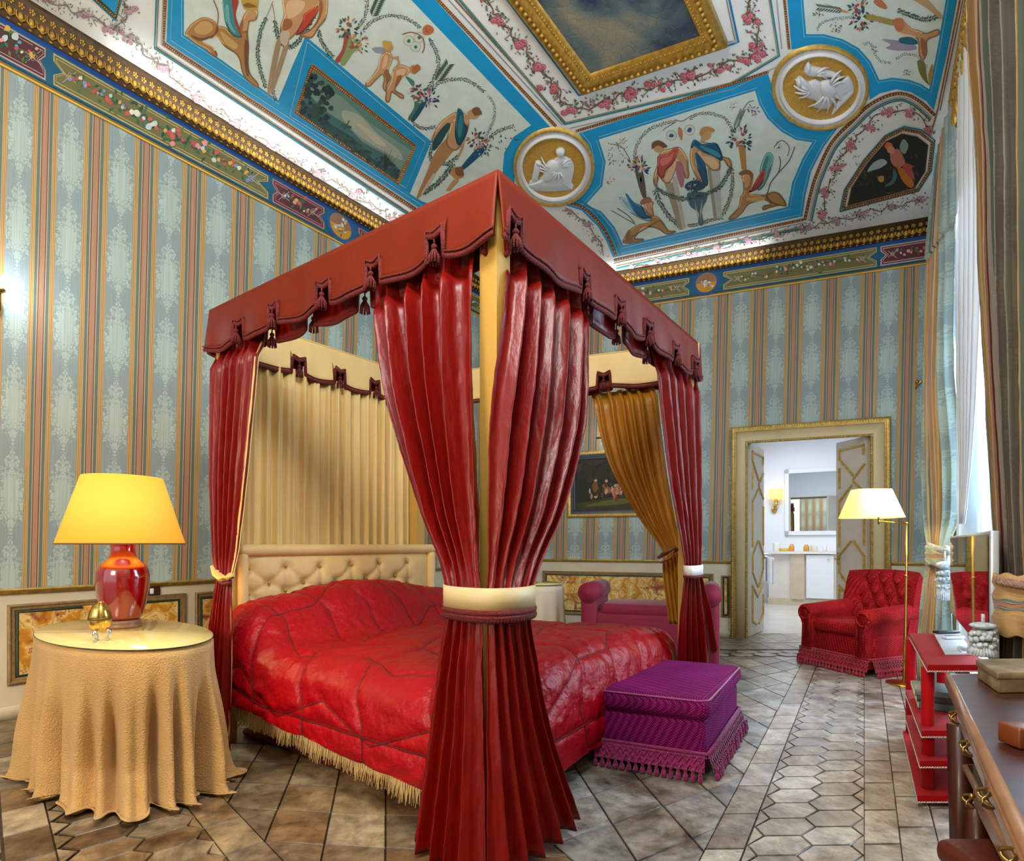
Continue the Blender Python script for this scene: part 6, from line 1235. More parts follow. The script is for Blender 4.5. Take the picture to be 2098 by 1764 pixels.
# ================================================================ tufted velvet armchair
def velvet(name, col, dot, scale=95):
    m = bpy.data.materials.new(name); m.use_nodes = True; N = m.node_tree.nodes; L = m.node_tree.links; b = N['Principled BSDF']
    tc = N.new('ShaderNodeTexCoord'); mp = N.new('ShaderNodeMapping'); mp.inputs['Rotation'].default_value = (.6, .5, .785); L.new(tc.outputs['Object'], mp.inputs[0])
    v = N.new('ShaderNodeTexVoronoi'); v.inputs['Scale'].default_value = scale; v.inputs['Randomness'].default_value = .0; L.new(mp.outputs[0], v.inputs['Vector'])
    r = N.new('ShaderNodeValToRGB'); L.new(v.outputs['Distance'], r.inputs[0]); e = r.color_ramp.elements; e[0].position = .22; e[0].color = srgb(dot) + (1,); e[1].position = .42; e[1].color = srgb(col) + (1,)
    n = N.new('ShaderNodeTexNoise'); n.inputs['Scale'].default_value = 6; n.inputs['Detail'].default_value = 4; L.new(tc.outputs['Object'], n.inputs['Vector'])
    mr = N.new('ShaderNodeMapRange'); L.new(n.outputs[0], mr.inputs[0]); mr.inputs[1].default_value = .3; mr.inputs[2].default_value = .7; mr.inputs[3].default_value = .7; mr.inputs[4].default_value = 1.1
    mx = N.new('ShaderNodeMix'); mx.data_type = 'RGBA'; mx.blend_type = 'MULTIPLY'; mx.inputs[0].default_value = 1; L.new(r.outputs[0], mx.inputs[6]); L.new(mr.outputs[0], mx.inputs[7]); L.new(mx.outputs[2], b.inputs['Base Color'])
    bp = N.new('ShaderNodeBump'); bp.inputs['Strength'].default_value = .5; bp.inputs['Distance'].default_value = .004; L.new(r.outputs[0], bp.inputs['Height']); L.new(bp.outputs[0], b.inputs['Normal'])
    b.inputs['Specular IOR Level'].default_value = .15; b.inputs['Roughness'].default_value = .8; b.inputs['Sheen Weight'].default_value = .35; b.inputs['Sheen Roughness'].default_value = .3; b.inputs['Sheen Tint'].default_value = srgb(dot) + (1,)
    return m
VEL = velvet('red_corded_velvet', (136, 8, 16), (196, 52, 54), 70); VELF = mat('crimson_bullion_fringe', (150, 10, 40), .7, bump=.8, bscale=90, var=.35, vscale=70, sheen=.3)
FLc_, FRr = Vector((2.965, 5.77, 0)), Vector((3.247, 5.04, 0)); wv = (FRr - FLc_).normalized(); bv = Vector((-wv.y, wv.x, 0)); bv = bv if bv.x > 0 else -bv
Wc = (FRr - FLc_).length; Dp = .80
ac = (FLc_ + FRr) / 2 + bv * Dp / 2
arm = thing('armchair', 'red buttoned velvet armchair with rolled arms and tassel fringe by the doorway', 'armchair', tuple(ac))
def ch(w, d, z): return FLc_ + wv * w + bv * d + Vector((0, 0, z))
MB().rbox(ch(Wc / 2, Dp / 2 + .02, .21), (Wc - .05, Dp - .04, .30), .03, 3, wv, bv).build('seat_base', VEL, arm)
def cush(q): q.z += .03 * (1 - (q.x / .3) ** 2) * (1 - (q.y / .4) ** 2) * (q.z > 0); return q
MB().rbox(ch(Wc / 2, .30, .40), (Wc - .24, .62, .115), .045, 5, wv, bv, fn=cush).build('seat_cushion', VEL, arm)
def armroll(s, nm):
    rings = []; w0 = .115 if s < 0 else Wc - .115
    prof = [(.10, .06), (.10, .30), (.11, .40), (.085, .46)] 
    for i in range(9):
        d = lerp(-.03, Dp - .05, i / 8); zt = .60 + .05 * (i / 8) ; r = .085; c = (w0 + s * .055)
        pr_ = [(w0 - s * .045, .07), (w0 - s * .045, .42), (w0 - s * .04, .50)]
        cx_, cz_ = w0 + s * .035, zt - .085
        arcp = [(cx_ - s * r * math.cos(t) , cz_ + r * math.sin(t)) for t in [lerp(-.1, PI + .9, k / 11) for k in range(12)]]
        pr_ += arcp + [(w0 + s * .07, .40), (w0 + s * .075, .25), (w0 + s * .085, .07)]
        sc = 1 - .25 * (i == 0) * 0
        rings.append([ch(w, d + (.02 if False else 0), z) for w, z in pr_])
    return MB().loft(rings, 0, True, True).build(nm, VEL, arm)
for s in (-1, 1):
    a_ = armroll(s, 'arm')
    w0 = .115 if s < 0 else Wc - .115; cx_, cz_ = w0 + s * .035, .60 - .085; m_ = MB()
    m_.tube([ch(cx_ + .06 * math.cos(t), -.036, cz_ + .06 * math.sin(t)) for t in [2 * PI * k / 20 for k in range(21)]], .012, 6)
    m_.tube([ch(cx_ - s * .06, -.036, cz_), ch(w0 - s * .02, -.036, .40), ch(w0 - s * .02, -.036, .2)], .010, 6); m_.tube([ch(cx_ + s * .05, -.036, cz_ - .03), ch(w0 + s * .045, -.036, .40), ch(w0 + s * .055, -.036, .2)], .010, 6); m_.build('arm_piping', VEL, a_)
bt = [(Wc / 2 + (i - 1.5 + (j % 2) * .5) * .135, .44 + j * .115) for j in range(5) for i in range(4 + (j % 2 == 0) * 0)]
sg = [(p, q) for i, p in enumerate(bt) for q in bt[i + 1:] if .05 < math.hypot(p[0] - q[0], p[1] - q[1]) < .145 and abs(p[1] - q[1]) > .02]
def backf(a, b):
    w = lerp(.04, Wc - .02, a); z = lerp(.38, .95, b); o = .06 * (1 - (2 * a - 1) ** 6) * (1 - abs(2 * b - 1) ** 6)
    wing = -.10 * (abs(2 * a - 1)) ** 4
    o -= tuft(w, z, bt, .05, .035); dm = min(segd(w, z, p, q) for p, q in sg); o -= .014 * math.exp(-(dm / .014) ** 2)
    roll = .05 * smooth((b - .85) / .15)
    return ch(w, .58 + (z - .38) * .28 - o + wing + roll * .3, z - .02 * (2 * a - 1) ** 2)
MB().grid(backf, 84, 60).build('buttoned_backrest', VEL, arm)
def backb(a, b):
    w = lerp(.04, Wc - .02, a); z = lerp(.10, .95, b); return ch(w, .60 + max(0, z - .38) * .28 + .12 * math.sin(PI * min(1, (1 - b) * 5) / 2) - .10 * abs(2 * a - 1) ** 4 , z - .02 * (2 * a - 1) ** 2)
mb = MB(); mb.grid(backb, 20, 14); mb.loft([[Vector(backf(a, q)) for a in [i / 84 for i in range(85)]] if False else [Vector(backf(i / 20, 1)) for i in range(21)], [Vector(backb(i / 20, 1)) + Vector((0, 0, .0)) for i in range(21)]], 0, False, False)
for e in (0, 1): mb.loft([[Vector(backf(e, lerp(0, 1, i / 10))) for i in range(11)], [Vector(backb(e, lerp(.33, 1, i / 10))) for i in range(11)]], 0, False, False)
mb.build('backrest_shell', VEL, arm)
for w, z in bt: 
    q = Vector(backf((w - .04) / (Wc - .06), (z - .38) / .57)); MB().ball(q - bv * .006, .012, 8, 5).build('button', VEL, arm)
def skirt_fringe(corners, parent, ztop=.165, zb=.0, nm='fringe', spacing=.034, lat=True, flare=.03, label=None):
    c = sum(corners, Vector()) / len(corners); mb1, mb2 = MB(), MB(); n = len(corners)
    for i in range(n):
        a, b = corners[i], corners[(i + 1) % n]; d = (b - a); L_ = d.length; d.normalize(); o = Vector((d.y, -d.x, 0)); o = o if o.dot((a + b) / 2 - c) > 0 else -o
        U = lambda s, z, k=0: a + d * s + o * (.012 + k + flare * (ztop - z) / ztop) + Vector((0, 0, z))
        mb1.grid(lambda p, q: U(L_ * p, lerp(ztop, .05, q), .003 * math.sin(p * L_ * 120)), 12, 4)
        mb1.tube([U(s, ztop) for s in (-.01, L_ / 2, L_ + .01)], .009, 6); mb1.tube([U(s, ztop - .018) for s in (-.01, L_ / 2, L_ + .01)], .005, 5)
        k = int(L_ / spacing)
        for j in range(k):
            s = (j + .5) * L_ / k
            for z_ in (ztop - .035, ztop - .07) if lat else ():
                mb1.tube([U(s - spacing * .5, z_ + .02, .004), U(s, z_ - .012, .006), U(s + spacing * .5, z_ + .02, .004)], .0045, 4, 0, False)
            rr = random.uniform(.9, 1.1); z0 = zb + .006; cc_ = U(s, .03, .006 + random.uniform(-.003, .008))
            mb2.ball(Vector((cc_.x, cc_.y, z0 + .055)), .010, 6, 4); mb2.lathe([(.004, .060), (.009, .048), (.006, .043), (.011 * rr, .030), (.014 * rr, .012), (.012 * rr, 0)], (cc_.x, cc_.y, z0), 8)
    o1 = mb1.build(nm + '_braid', VELF, parent); o2 = mb2.build(nm + '_tassels', VELF, parent); o2['kind'] = 'stuff'; return o1
skirt_fringe([ch(.02, -.01, 0), ch(Wc - .02, -.01, 0), ch(Wc - .02, Dp + .08, 0), ch(.02, Dp + .08, 0)], arm, flare=.05)

# ================================================================ plum footstool at the bed end
oF, oA, oB = Vector((.985, 2.86, 0)), Vector((-.526, .238, 0)), Vector((.49, .81, 0))
ottc = oF + (oA + oB) / 2
ott = thing('ottoman', 'square plum velvet footstool with deep tassel fringe at the foot of the bed', 'footstool', tuple(ottc))
PL = velvet('plum_dotted_velvet', (96, 0, 62), (172, 44, 150), 105); PLF = mat('plum_fringe', (136, 6, 84), .7, bump=.8, bscale=90, var=.4, vscale=60, sheen=.4)
ua, ub = oA.normalized(), oB.normalized(); sa, sb = oA.length, oB.length
def sk_(q): q.x *= 1 - .03 * (q.z < 0); return q
MB().rbox(ottc + Vector((0, 0, .175)), (sa, sb, .26), .03, 4, ua, ub).build('base', PL, ott)
def cu(q):
    f = (1 - (q.x / sa * 1.8) ** 2) * (1 - (q.y / sb * 1.8) ** 2)
    if q.z > 0: q.z += .018 * max(0, f)
    return q
MB().rbox(ottc + Vector((0, 0, .355)), (sa + .05, sb + .05, .115), .05, 6, ua, ub, fn=cu).build('cushion', PL, ott)
mb = MB(); r_ = .06; pts = []
for sx, sy, a0 in ((1, 1, 0), (-1, 1, 90), (-1, -1, 180), (1, -1, 270)):
    for k in range(7):
        t = math.radians(a0 + 15 * k); pts.append(ottc + ua * (sx * ((sa + .03) / 2 - r_) + r_ * math.cos(t)) + ub * (sy * ((sb + .03) / 2 - r_) + r_ * math.sin(t)) + Vector((0, 0, .402)))
mb.tube(pts + pts[:1], .005, 6); mb.build('piping', mat('plum_piping', (150, 44, 110), .6, sheen=.5), ott)
VF = VELF; VELF = PLF
skirt_fringe([oF, oF + oA, oF + oA + oB, oF + oB], ott, .135, flare=.045, spacing=.036); VELF = VF
# ================================================================ brass floor lamp
BRASS = mat('brass')
LX = P(1852, 1402, F * EYE / (1402 - HY)); LX.z = 0; YL = LX.y
flp = thing('floor_lamp', 'brass swing-arm floor lamp with a pleated cream shade beside the armchair', 'lamp', tuple(LX))
MB().lathe([(.13, 0), (.135, .006), (.13, .014), (.05, .022), (.018, .035), (0.001, .036)], LX, 36).build('lamp_foot', BRASS, flp)
zl = lambda y: EYE - (y - HY) * YL / F
tp = P(1858, 1072, YL)
MB().tube([LX + Vector((0, 0, .03)), P(1855, 1300, YL), P(1857, 1180, YL), tp + Vector((0, 0, .02))], [.011, .011, .009, .008], 10).build('pole', BRASS, flp)
mb = MB(); mb.tube([tp, P(1800, 1068, YL)], .006, 8); mb.ball(tp, .014); mb.tube([P(1800, 1074, YL), P(1800, 1058, YL), P(1786, 1056, YL), P(1786, 1046, YL)], .008, 8); mb.ball(P(1857, 1180, YL), .015); mb.build('swing_arm', BRASS, flp)
sc = P(1785, 1060, YL); zt_, zb_ = zl(1003), zl(1061)
PSH = mat('pleated_cream_shade', (240, 226, 150), .7, emit=(255, 226, 120), estr=.62)
def rr(w, d, z, n=64):
    out = []
    for i in range(n):
        t = 2 * PI * i / n; c, s = math.cos(t), math.sin(t); m = (abs(c) ** 5 + abs(s) ** 5) ** (-1 / 5); k = 1 + .006 * (i % 2); out.append(Vector((sc.x + w / 2 * c * m * k, sc.y + d / 2 * s * m * k, z)))
    return out
MB().loft([rr(.455, .30, zb_), rr(.285, .17, zt_)], 0, True, False).build('lamp_shade', PSH, flp, solid=.003)
MB().ball((sc.x, sc.y, lerp(zb_, zt_, .45)), (.025, .025, .035)).build('bulb', mat('warm_bulb'), flp)
light('floor_lamp_light', 'POINT', (sc.x, sc.y, lerp(zb_, zt_, .3)), 9, (1, .72, .38), .04)

# ================================================================ red velvet shelf, screen, desk
RV = mat('red_velvet_shelf', (160, 0, 8), .85, bump=.3, bscale=80, sheen=.05, spec=.2, var=.12, vscale=8); ROPE = mat('twisted_rope', (214, 196, 190), .7, bump=.8, bscale=120, var=.3, vscale=120)
sh0, sh1 = Vector((1.895, 2.56, 0)), Vector((2.46, 3.475, 0))
st = thing('tiered_shelf', 'red velvet tiered shelf unit with rope edging under the flat screen', 'shelf', tuple((sh0 + sh1) / 2))
wx = Vector((.27, 0, 0))
def board(n0, n1, wdt, z, t=.03, nm='shelf_board'):
    o_ = MB().quadprism([n0, n0 + wdt, n1 + wdt, n1], z - t, z).build(nm, RV, st)
    mb = MB(); q = [n0 + Vector((0, 0, z - t)), n0 + wdt + Vector((0, 0, z - t)), n1 + wdt + Vector((0, 0, z - t)), n1 + Vector((0, 0, z - t))]
    for a, b in zip(q, q[1:] + q[:1]):
        L_ = (b - a).length; k = int(L_ / .012)
        for i in range(k): c = a.lerp(b, (i + .5) / k); d = (b - a).normalized(); mb.ball(c, (.008, .004, .006), 5, 3, 0, ((d + Vector((0, 0, .8))).normalized(), Vector((d.y, -d.x, 0)), Vector((0, 0, 1)).cross(Vector((d.y, -d.x, 0))).normalized()))
    mb.build('rope_edging', ROPE, o_)
dv = (sh1 - sh0)
board(sh0, sh1, wx, .652)
board(Vector((1.868, 2.56, 0)), Vector((2.30, 3.28, 0)), wx * 1.05, .352); board(Vector((1.86, 2.56, 0)), Vector((2.28, 3.25, 0)), wx * 1.1, .214)
board(Vector((1.85, 2.56, 0)), Vector((2.41, 3.46, 0)), wx * 1.15, .055)
for c, z0, z1 in (((1.955, 2.64), .055, .622), ((2.43, 3.42), .055, .622), ((2.12, 2.64), .055, .622), ((2.62, 3.42), .055, .622)):
    MB().lathe([(.026, 0), (.026, z1 - z0)], (c[0], c[1], z0), 20).build('post', RV, st)
MB().quadprism([Vector((1.9, 2.6, 0)), Vector((2.13, 2.6, 0)), Vector((2.6, 3.40, 0)), Vector((2.42, 3.40, 0))], .0, .025).build('plinth', mat('black_plinth', (26, 26, 34), .5), st)
# the screen
t0, t1 = Vector((1.85, 2.17, 0)), Vector((2.91, 3.72, 0)); td = (t1 - t0).normalized(); tn = Vector((td.y, -td.x, 0)); tn = tn if tn.x < 0 else -tn
tv = thing('flat_screen', 'slim glossy flat screen standing on the red shelf unit', 'television', tuple((t0 + t1) / 2 + Vector((0, 0, .655))))
Lt = (t1 - t0).length; cz0, cz1 = .75, 1.255
MB().rbox((t0 + t1) / 2 + Vector((0, 0, (cz0 + cz1) / 2)) - tn * .012, (Lt, .03, cz1 - cz0), .006, 2, td, tn).build('housing', mat('silver_plastic', (186, 196, 206), .3, metal=.5), tv)
mb = MB(); e_ = .014; mb.add([t0 + td * e_ + tn * .006 + Vector((0, 0, cz0 + e_)), t1 - td * e_ + tn * .006 + Vector((0, 0, cz0 + e_)), t1 - td * e_ + tn * .006 + Vector((0, 0, cz1 - e_)), t0 + td * e_ + tn * .006 + Vector((0, 0, cz1 - e_))], [(0, 1, 2, 3)], 0, False)
mb.build('screen', mat('mirror_screen', (196, 192, 186), .03, metal=1), tv)
mb = MB(); mm_ = t0.lerp(t1, .45); mb.box(mm_ + Vector((0, 0, .705)) - tn * .015, (.08, .025, .09), td, tn); mb.rbox(mm_ + Vector((0, 0, .662)) - tn * .0, (.18, .07, .012), .006, 2, td, tn); mb.build('stand', mat('silver_plastic'), tv)
def onshelf(x, y, z=.654): return Pz(x, y, z)
pad = [onshelf(*q) for q in ((1913, 1299), (1960, 1298), (2000, 1341), (1936, 1342))]
tag(MB().quadprism(pad, .654, .660).build('writing_pad', mat('pale_pad', (206, 210, 216), .35), None), 'pale grey pad lying on the red shelf top below the screen', 'pad')
def remote(a, b, w, m, nm, lab):
    d = (b - a).normalized(); n = Vector((d.y, -d.x, 0)); c = (a + b) / 2; th = thing(nm, lab, 'remote control', tuple(c))
    MB().rbox(c + Vector((0, 0, .009)), ((b - a).length, w, .016), .006, 3, d, n).build('remote_body', m, th)
    for i in range(7):
        for k in (-1, 0, 1): MB().ball(a.lerp(b, .15 + i * .11) + n * (k * w * .26) + Vector((0, 0, .018)), (.005, .005, .002), 6, 3).build('key', mat('grey_keys', (120, 126, 136), .5), th)
remote(onshelf(1916, 1298, .661), onshelf(1962, 1297, .661), .045, mat('black_plastic', (26, 28, 34), .35), 'remote_control', 'black remote control at the back of the pad on the red shelf')
remote(onshelf(1934, 1309, .661), onshelf(1972, 1308, .661), .04, mat('pale_plastic', (214, 220, 226), .35), 'remote_control', 'white remote control lying on the grey pad on the red shelf')
for i, (c, t_) in enumerate((((70, 96, 84), .04), ((46, 62, 56), .03), ((96, 112, 104), .03))):
    z = .353 + sum((.04, .03, .03)[:i]); th = thing('book', ('thick grey-green book at the bottom of the stack on the middle red shelf', 'dark green book in the middle of the stack on the red shelf', 'pale green book on top of the stack on the red shelf')[i], 'book', (2.12 + .0 * i, 2.78, z), 'books stacked on the red shelf')
    d = Vector((.53, .85, 0)); n = Vector((-.85, .53, 0)); c_ = Vector((2.235 - .01 * i, 2.955, z + t_ / 2))
    MB().rbox(c_, (.24, .17, t_), .004, 2, d, n).build('book_cover', mat('book%d' % i, c, .45), th); MB().box(c_ - n * -.004, (.232, .168, t_ * .7), d, n).build('pages', mat('paper', (226, 220, 200), .8), th)

WOOD = mat('polished_walnut', (62, 26, 10), .4, var=.4, vscale=5, stretch=(1, 6, 1), coat=.15); WOODL = mat('worn_walnut_edge', (136, 100, 72), .35, var=.2, vscale=12, coat=.4)
k0, k1 = Vector((1.354, 1.736, 0)), Vector((.735, .806, 0)); kd = (k0 - k1).normalized(); k2 = k1 - kd * .35; kr = Vector((.56, .02, 0))
dk = thing('writing_desk', 'polished dark wooden writing desk with ring-pull drawers along the window wall', 'desk', tuple((k0 + k1) / 2 + kr / 2))
MB().quadprism([k2, k0, k0 + kr, k2 + kr], .775, .80).build('desk_top', WOOD, dk)
mb = MB(); mb.tube([k2 + Vector((0, 0, .787)), k0 + Vector((0, 0, .787)), k0 + kr + Vector((0, 0, .787))], .014, 8); mb.tube([k2 - kr * .012 + Vector((0, 0, .770)), k0 - kr * .012 + Vector((0, 0, .770))], .008, 6); mb.build('top_moulding', WOODL, dk)
nk = Vector((kd.y, -kd.x, 0)) * -1
MB().quadprism([k2 + kr * .05, k0 - kd * .03 + kr * .05, k0 - kd * .03 + kr * .95, k2 + kr * .95], .655, .775).build('apron', WOOD, dk)
def pull(parent, c, n_, d_):
    mb = MB(); mb.tube([c + d_ * (.028 * math.cos(t)) + Vector((0, 0, .016 * math.sin(t) - .004)) + n_ * (.018 + .01 * math.cos(t * 2)) for t in [2 * PI * k / 18 for k in range(19)]], .0035, 6); mb.ball(c + Vector((0, 0, .012)) + n_ * .01, .008); mb.build('ring_pull', mat('old_brass'), parent)
for s0, s1 in ((.05, .62), (.66, 1.2)):
    a_, b2 = k0 - kd * s0 + kr * .045, k0 - kd * s1 + kr * .045; dr = MB(); dr.box((a_ + b2) / 2 + Vector((0, 0, .715)), (s1 - s0, .012, .095), kd, nk); dr = dr.build('drawer_front', WOODL, dk)
    pull(dr, k0 - kd * (s0 + .14) + kr * .045 + Vector((0, 0, .715)) + nk * .006, nk, kd); pull(dr, k0 - kd * (s1 - .14) + kr * .045 + Vector((0, 0, .715)) + nk * .006, nk, kd)
for c in (k0 - kd * .05 + kr * .05, k0 - kd * .05 + kr * .93): MB().loft([[c + Vector((sx * w, sy * w, z)) for sx, sy in ((-1, -1), (1, -1), (1, 1), (-1, 1))] for w, z in ((.014, 0), (.024, .655))]).build('leg', WOOD, dk)
for c in (k2 + kr * .06 + kd * .03, k2 + kr * .92 + kd * .03): MB().loft([[c + Vector((sx * w, sy * w, z)) for sx, sy in ((-1, -1), (1, -1), (1, 1), (-1, 1))] for w, z in ((.014, 0), (.024, .655))]).build('leg', WOOD, dk)
# lower console
g0, g1 = Vector((1.343, 1.66, 0)), Vector((1.00, 1.08, 0)); gd = (g0 - g1).normalized(); gr = Vector((.42, .0, 0)); gn = Vector((gd.y, -gd.x, 0)) * -1
lc = thing('console', 'low wooden side table with a ring-pull drawer tucked below the desk edge', 'side table', tuple((g0 + g1) / 2 + gr / 2))
MB().quadprism([g1, g0, g0 + gr, g1 + gr], .53, .55).build('console_top', WOOD, lc); mb = MB(); mb.tube([g1 + Vector((0, 0, .54)), g0 + Vector((0, 0, .54)), g0 + gr + Vector((0, 0, .54))], .011, 8); mb.build('top_moulding', WOODL, lc)
MB().quadprism([g1 + gr * .06, g0 - gd * .02 + gr * .06, g0 - gd * .02 + gr * .94, g1 + gr * .94], .44, .53).build('apron', WOOD, lc)
dr = MB(); dr.box((g0 + g1) / 2 + gr * .045 + Vector((0, 0, .487)), (.56, .012, .07), gd, gn); dr = dr.build('drawer_front', WOODL, lc); pull(dr, g0 - gd * .12 + gr * .04 + Vector((0, 0, .487)) + gn * .008, gn, gd)
for c in (g0 - gd * .04 + gr * .06, g0 - gd * .04 + gr * .9, g1 + gd * .04 + gr * .08, g1 + gd * .04 + gr * .9): MB().loft([[c + Vector((sx * w, sy * w, z)) for sx, sy in ((-1, -1), (1, -1), (1, 1), (-1, 1))] for w, z in ((.014, 0), (.022, .44))]).build('leg', WOOD, lc)
# stool
so = thing('stool', 'brown leather-topped stool pushed under the low side table', 'stool', (1.33, 1.33, 0))
MB().rbox((1.33, 1.33, .37), (.36, .42, .07), .03, 4, (1, 0, 0), (.0, 1, 0)).build('seat', mat('brown_leather', (84, 32, 18), .4, bump=.2, bscale=60, var=.15, vscale=8), so)
for sx in (-1, 1):
    for sy in (-1, 1): MB().tube([(1.33 + sx * .14, 1.33 + sy * .17, .34), (1.33 + sx * .155, 1.33 + sy * .185, 0)], [.018, .014], 8).build('leg', WOOD, so)
# things on the desk
BXM = mat('marbled_paper', (128, 112, 84), .5, var=.6, vscale=14, bump=.05)
bxo = Vector((1.47, 1.60, .80)); pb = thing('paper_box', 'marbled paper box on the far corner of the desk', 'box', tuple(bxo))
MB().rbox(bxo + Vector((.0, 0, .020)), (.24, .19, .038), .003, 2, (1, .05, 0), (.45, .9, 0)).build('box_body', BXM, pb); MB().rbox(bxo + Vector((0, 0, .048)), (.25, .20, .020), .004, 2, (1, .05, 0), (.45, .9, 0)).build('box_lid', BXM, pb)
c = Pz(2089, 1536, .80); tag(MB().rbox(c + Vector((.02, .02, .022)), (.05, .05, .04), .004, 2).build('small_box', mat('caramel_wood', (112, 56, 24), .35), None), 'small caramel wooden box near the right edge of the desk', 'box')

# ================================================================ window wall: window, pelmet, curtains
win = bpy.data.objects.new('window_1', None); COL.objects.link(win); win.location = C3(3.7, 0, .3); struct(win)
dC = Vector((WC[1], 1, 0)).normalized()
mb = MB(); 
for Y in (WY0 + .04, (WY0 + WY1) / 2, WY1 - .04): mb.box(C3(Y, (WZ0 + WZ1) / 2, D - .05), (.09, .06, WZ1 - WZ0), dC, NC)
for z in (WZ0 + .04, .95, 2.2, 3.3, WZ1 - .04): mb.box(C3((WY0 + WY1) / 2, z, D - .05), ((WY1 - WY0) * 1.19, .06, .07), dC, NC)
mb.build('window_frame', WHITE, win)
mb = MB(); mb.add([C3(WY0, WZ0, D - .04), C3(WY1, WZ0, D - .04), C3(WY1, WZ1, D - .04), C3(WY0, WZ1, D - .04)], [(0, 1, 2, 3)], 0, False); gm = bpy.data.materials.new('window_glass'); gm.use_nodes = True; N = gm.node_tree.nodes; L = gm.node_tree.links; N.remove(N['Principled BSDF'])
t_ = N.new('ShaderNodeBsdfTransparent'); t_.inputs[0].default_value = (.93, .97, 1, 1); g_ = N.new('ShaderNodeBsdfGlossy'); g_.inputs['Roughness'].default_value = .03; mx = N.new('ShaderNodeMixShader'); mx.inputs[0].default_value = .07
L.new(t_.outputs[0], mx.inputs[1]); L.new(g_.outputs[0], mx.inputs[2]); L.new(mx.outputs[0], N['Material Output'].inputs[0]); mb.build('window_pane', gm, win)
mb = MB(); mb.box(C3(WY0 + 1.3, WZ0, .15) , (2.6 * 1.19, .6, .04), dC, NC); mb.build('window_sill', mat('white_marble'), win)
SHUT = mat('blue_white_shutter', (214, 230, 240), .45)
shp = [P0(1964, 4.30), P0(2017, 4.10)]
sd_ = (shp[1] - shp[0]).normalized(); sn_ = Vector((sd_.y, -sd_.x, 0))
st_ = thing('shutter', 'tall pale blue-white folded window shutter between the two striped curtains', 'shutter', tuple((shp[0] + shp[1]) / 2 + Vector((0, 0, .3))))
mb = MB(); mb.box((shp[0] + shp[1]) / 2 + Vector((0, 0, 2.3)), ((shp[1] - shp[0]).length, .04, 4.0), sd_, sn_); mb.build('shutter_leaf', SHUT, st_)
mb = MB()
for z in (.9, 2.2, 3.5): 
    for s in (-1, 1): mb.box((shp[0] + shp[1]) / 2 - sn_ * .024 * (1 if sn_.y > 0 else -1) + sd_ * (s * .075) + Vector((0, 0, z)), (.012, .01, 1.1), sd_, sn_)
mb.build('shutter_moulding', SHUT, st_)
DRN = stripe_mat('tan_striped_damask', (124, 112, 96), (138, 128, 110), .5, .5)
DRT = stripe_mat('tan_tieback', (182, 142, 88), (190, 152, 98), .5, .9)
SHEER = mat('white_voile', (240, 246, 250), .8, trans=.25, bump=.1, bscale=30)
vc = thing('sheer_curtain', 'narrow white voile curtain hanging in the window behind the striped curtain', 'curtain', tuple(P0(1990, 4.0) + Vector((0, 0, 1.3))))
drape('voile', [(4.75, 1965, 4.1, 2004, 3.5, .02, 0), (4.0, 1962, 4.1, 2008, 3.5, .02, 0), (3.0, 1960, 4.1, 2008, 3.5, .02, 0), (2.3, 1962, 4.1, 2000, 3.6, .018, 0), (1.8, 1966, 4.1, 1990, 3.8, .012, 0), (1.35, 1966, 4.1, 1976, 4.0, .006, 0)], SHEER, vc, 5, 60, 30, 31)
DRM = stripe_mat('striped_curtain_damask', (134, 158, 160), (160, 184, 178), .5)
DRM.node_tree.nodes['Principled BSDF'].inputs['Roughness'].default_value = .5
f1 = thing('window_curtain', 'pale blue striped damask curtain tied back at the far side of the window', 'curtain', tuple(P0(1915, 4.9)))
drape('curtain_panel', [(4.72, 1922, 5.1, 1952, 4.45, .03, 0), (4.2, 1910, 5.1, 1955, 4.45, .045, 0), (3.6, 1898, 5.1, 1957, 4.45, .05, 0), (2.6, 1893, 5.1, 1953, 4.45, .05, 0), (1.9, 1890, 5.1, 1968, 4.45, .045, 0), (1.45, 1893, 5.0, 1964, 4.5, .035, 0), (1.2, 1899, 4.95, 1945, 4.55, .02, 0), (1.05, 1900, 4.95, 1942, 4.55, .018, 0), (.85, 1892, 4.95, 1945, 4.5, .03, 0), (.3, 1881, 4.95, 1950, 4.45, .045, 0), (.02, 1882, 4.95, 1952, 4.45, .045, 0)], DRM, f1, 6, 140, 90, 41, uv=lambda a, b: (a * 1.15 + .58, (1 - b) * 4.7))
def wrapband(parent, pts, z0, z1, zo, name='tieback', m=None, turns=4.2):
    pl = crom(pts, 6); n = len(pl); mb = MB(); mb.uv = {}
    rings = []
    for j in range(9):
        z = lerp(z1, z0, j / 8); rings.append([Vector((x, y, z + zo * (i / n) + .006 * math.sin(i * .9 + j * 2))) + (Vector((x, y, 0)) - Vector((sum(p[0] for p in pl) / n, sum(p[1] for p in pl) / n, 0))).normalized() * (.008 * math.sin(j * 2.4)) for i, (x, y) in enumerate(pl)])
    o = len(mb.v); mb.loft(rings, 0, True, False)
    for j in range(9):
        for i in range(n): mb.uv[o + j * n + i] = (j / 8 * 1.6 + .2, i / n * 1.2)
    return mb.build(name, m or DRM, parent, solid=.01)
def rope_ring(parent, pts, z, r, m, dz=0):
    pl = crom(pts, 8); pl = pl + pl[:1]; n = len(pl); mb = MB()
    for s in (0, PI, PI / 2, -PI / 2): mb.tube([Vector((x + r * .5 * math.cos(i * .9 + s) * .5, y + r * .5 * math.cos(i * .9 + s) * .5, z + dz * math.sin(PI * i / n) + r * .6 * math.sin(i * .9 + s))) for i, (x, y) in enumerate(pl)], r * .55, 6)
    mb.build('tieback_rope', m, parent)
RP = mat('blue_grey_cord', (150, 160, 160), .7, bump=.5, bscale=150, var=.35, vscale=60)
fp_ = [pp(1897, 4.75), pp(1910, 4.58), pp(1928, 4.46), pp(1943, 4.42), pp(1950, 4.55), pp(1940, 4.85), pp(1905, 5.1)]
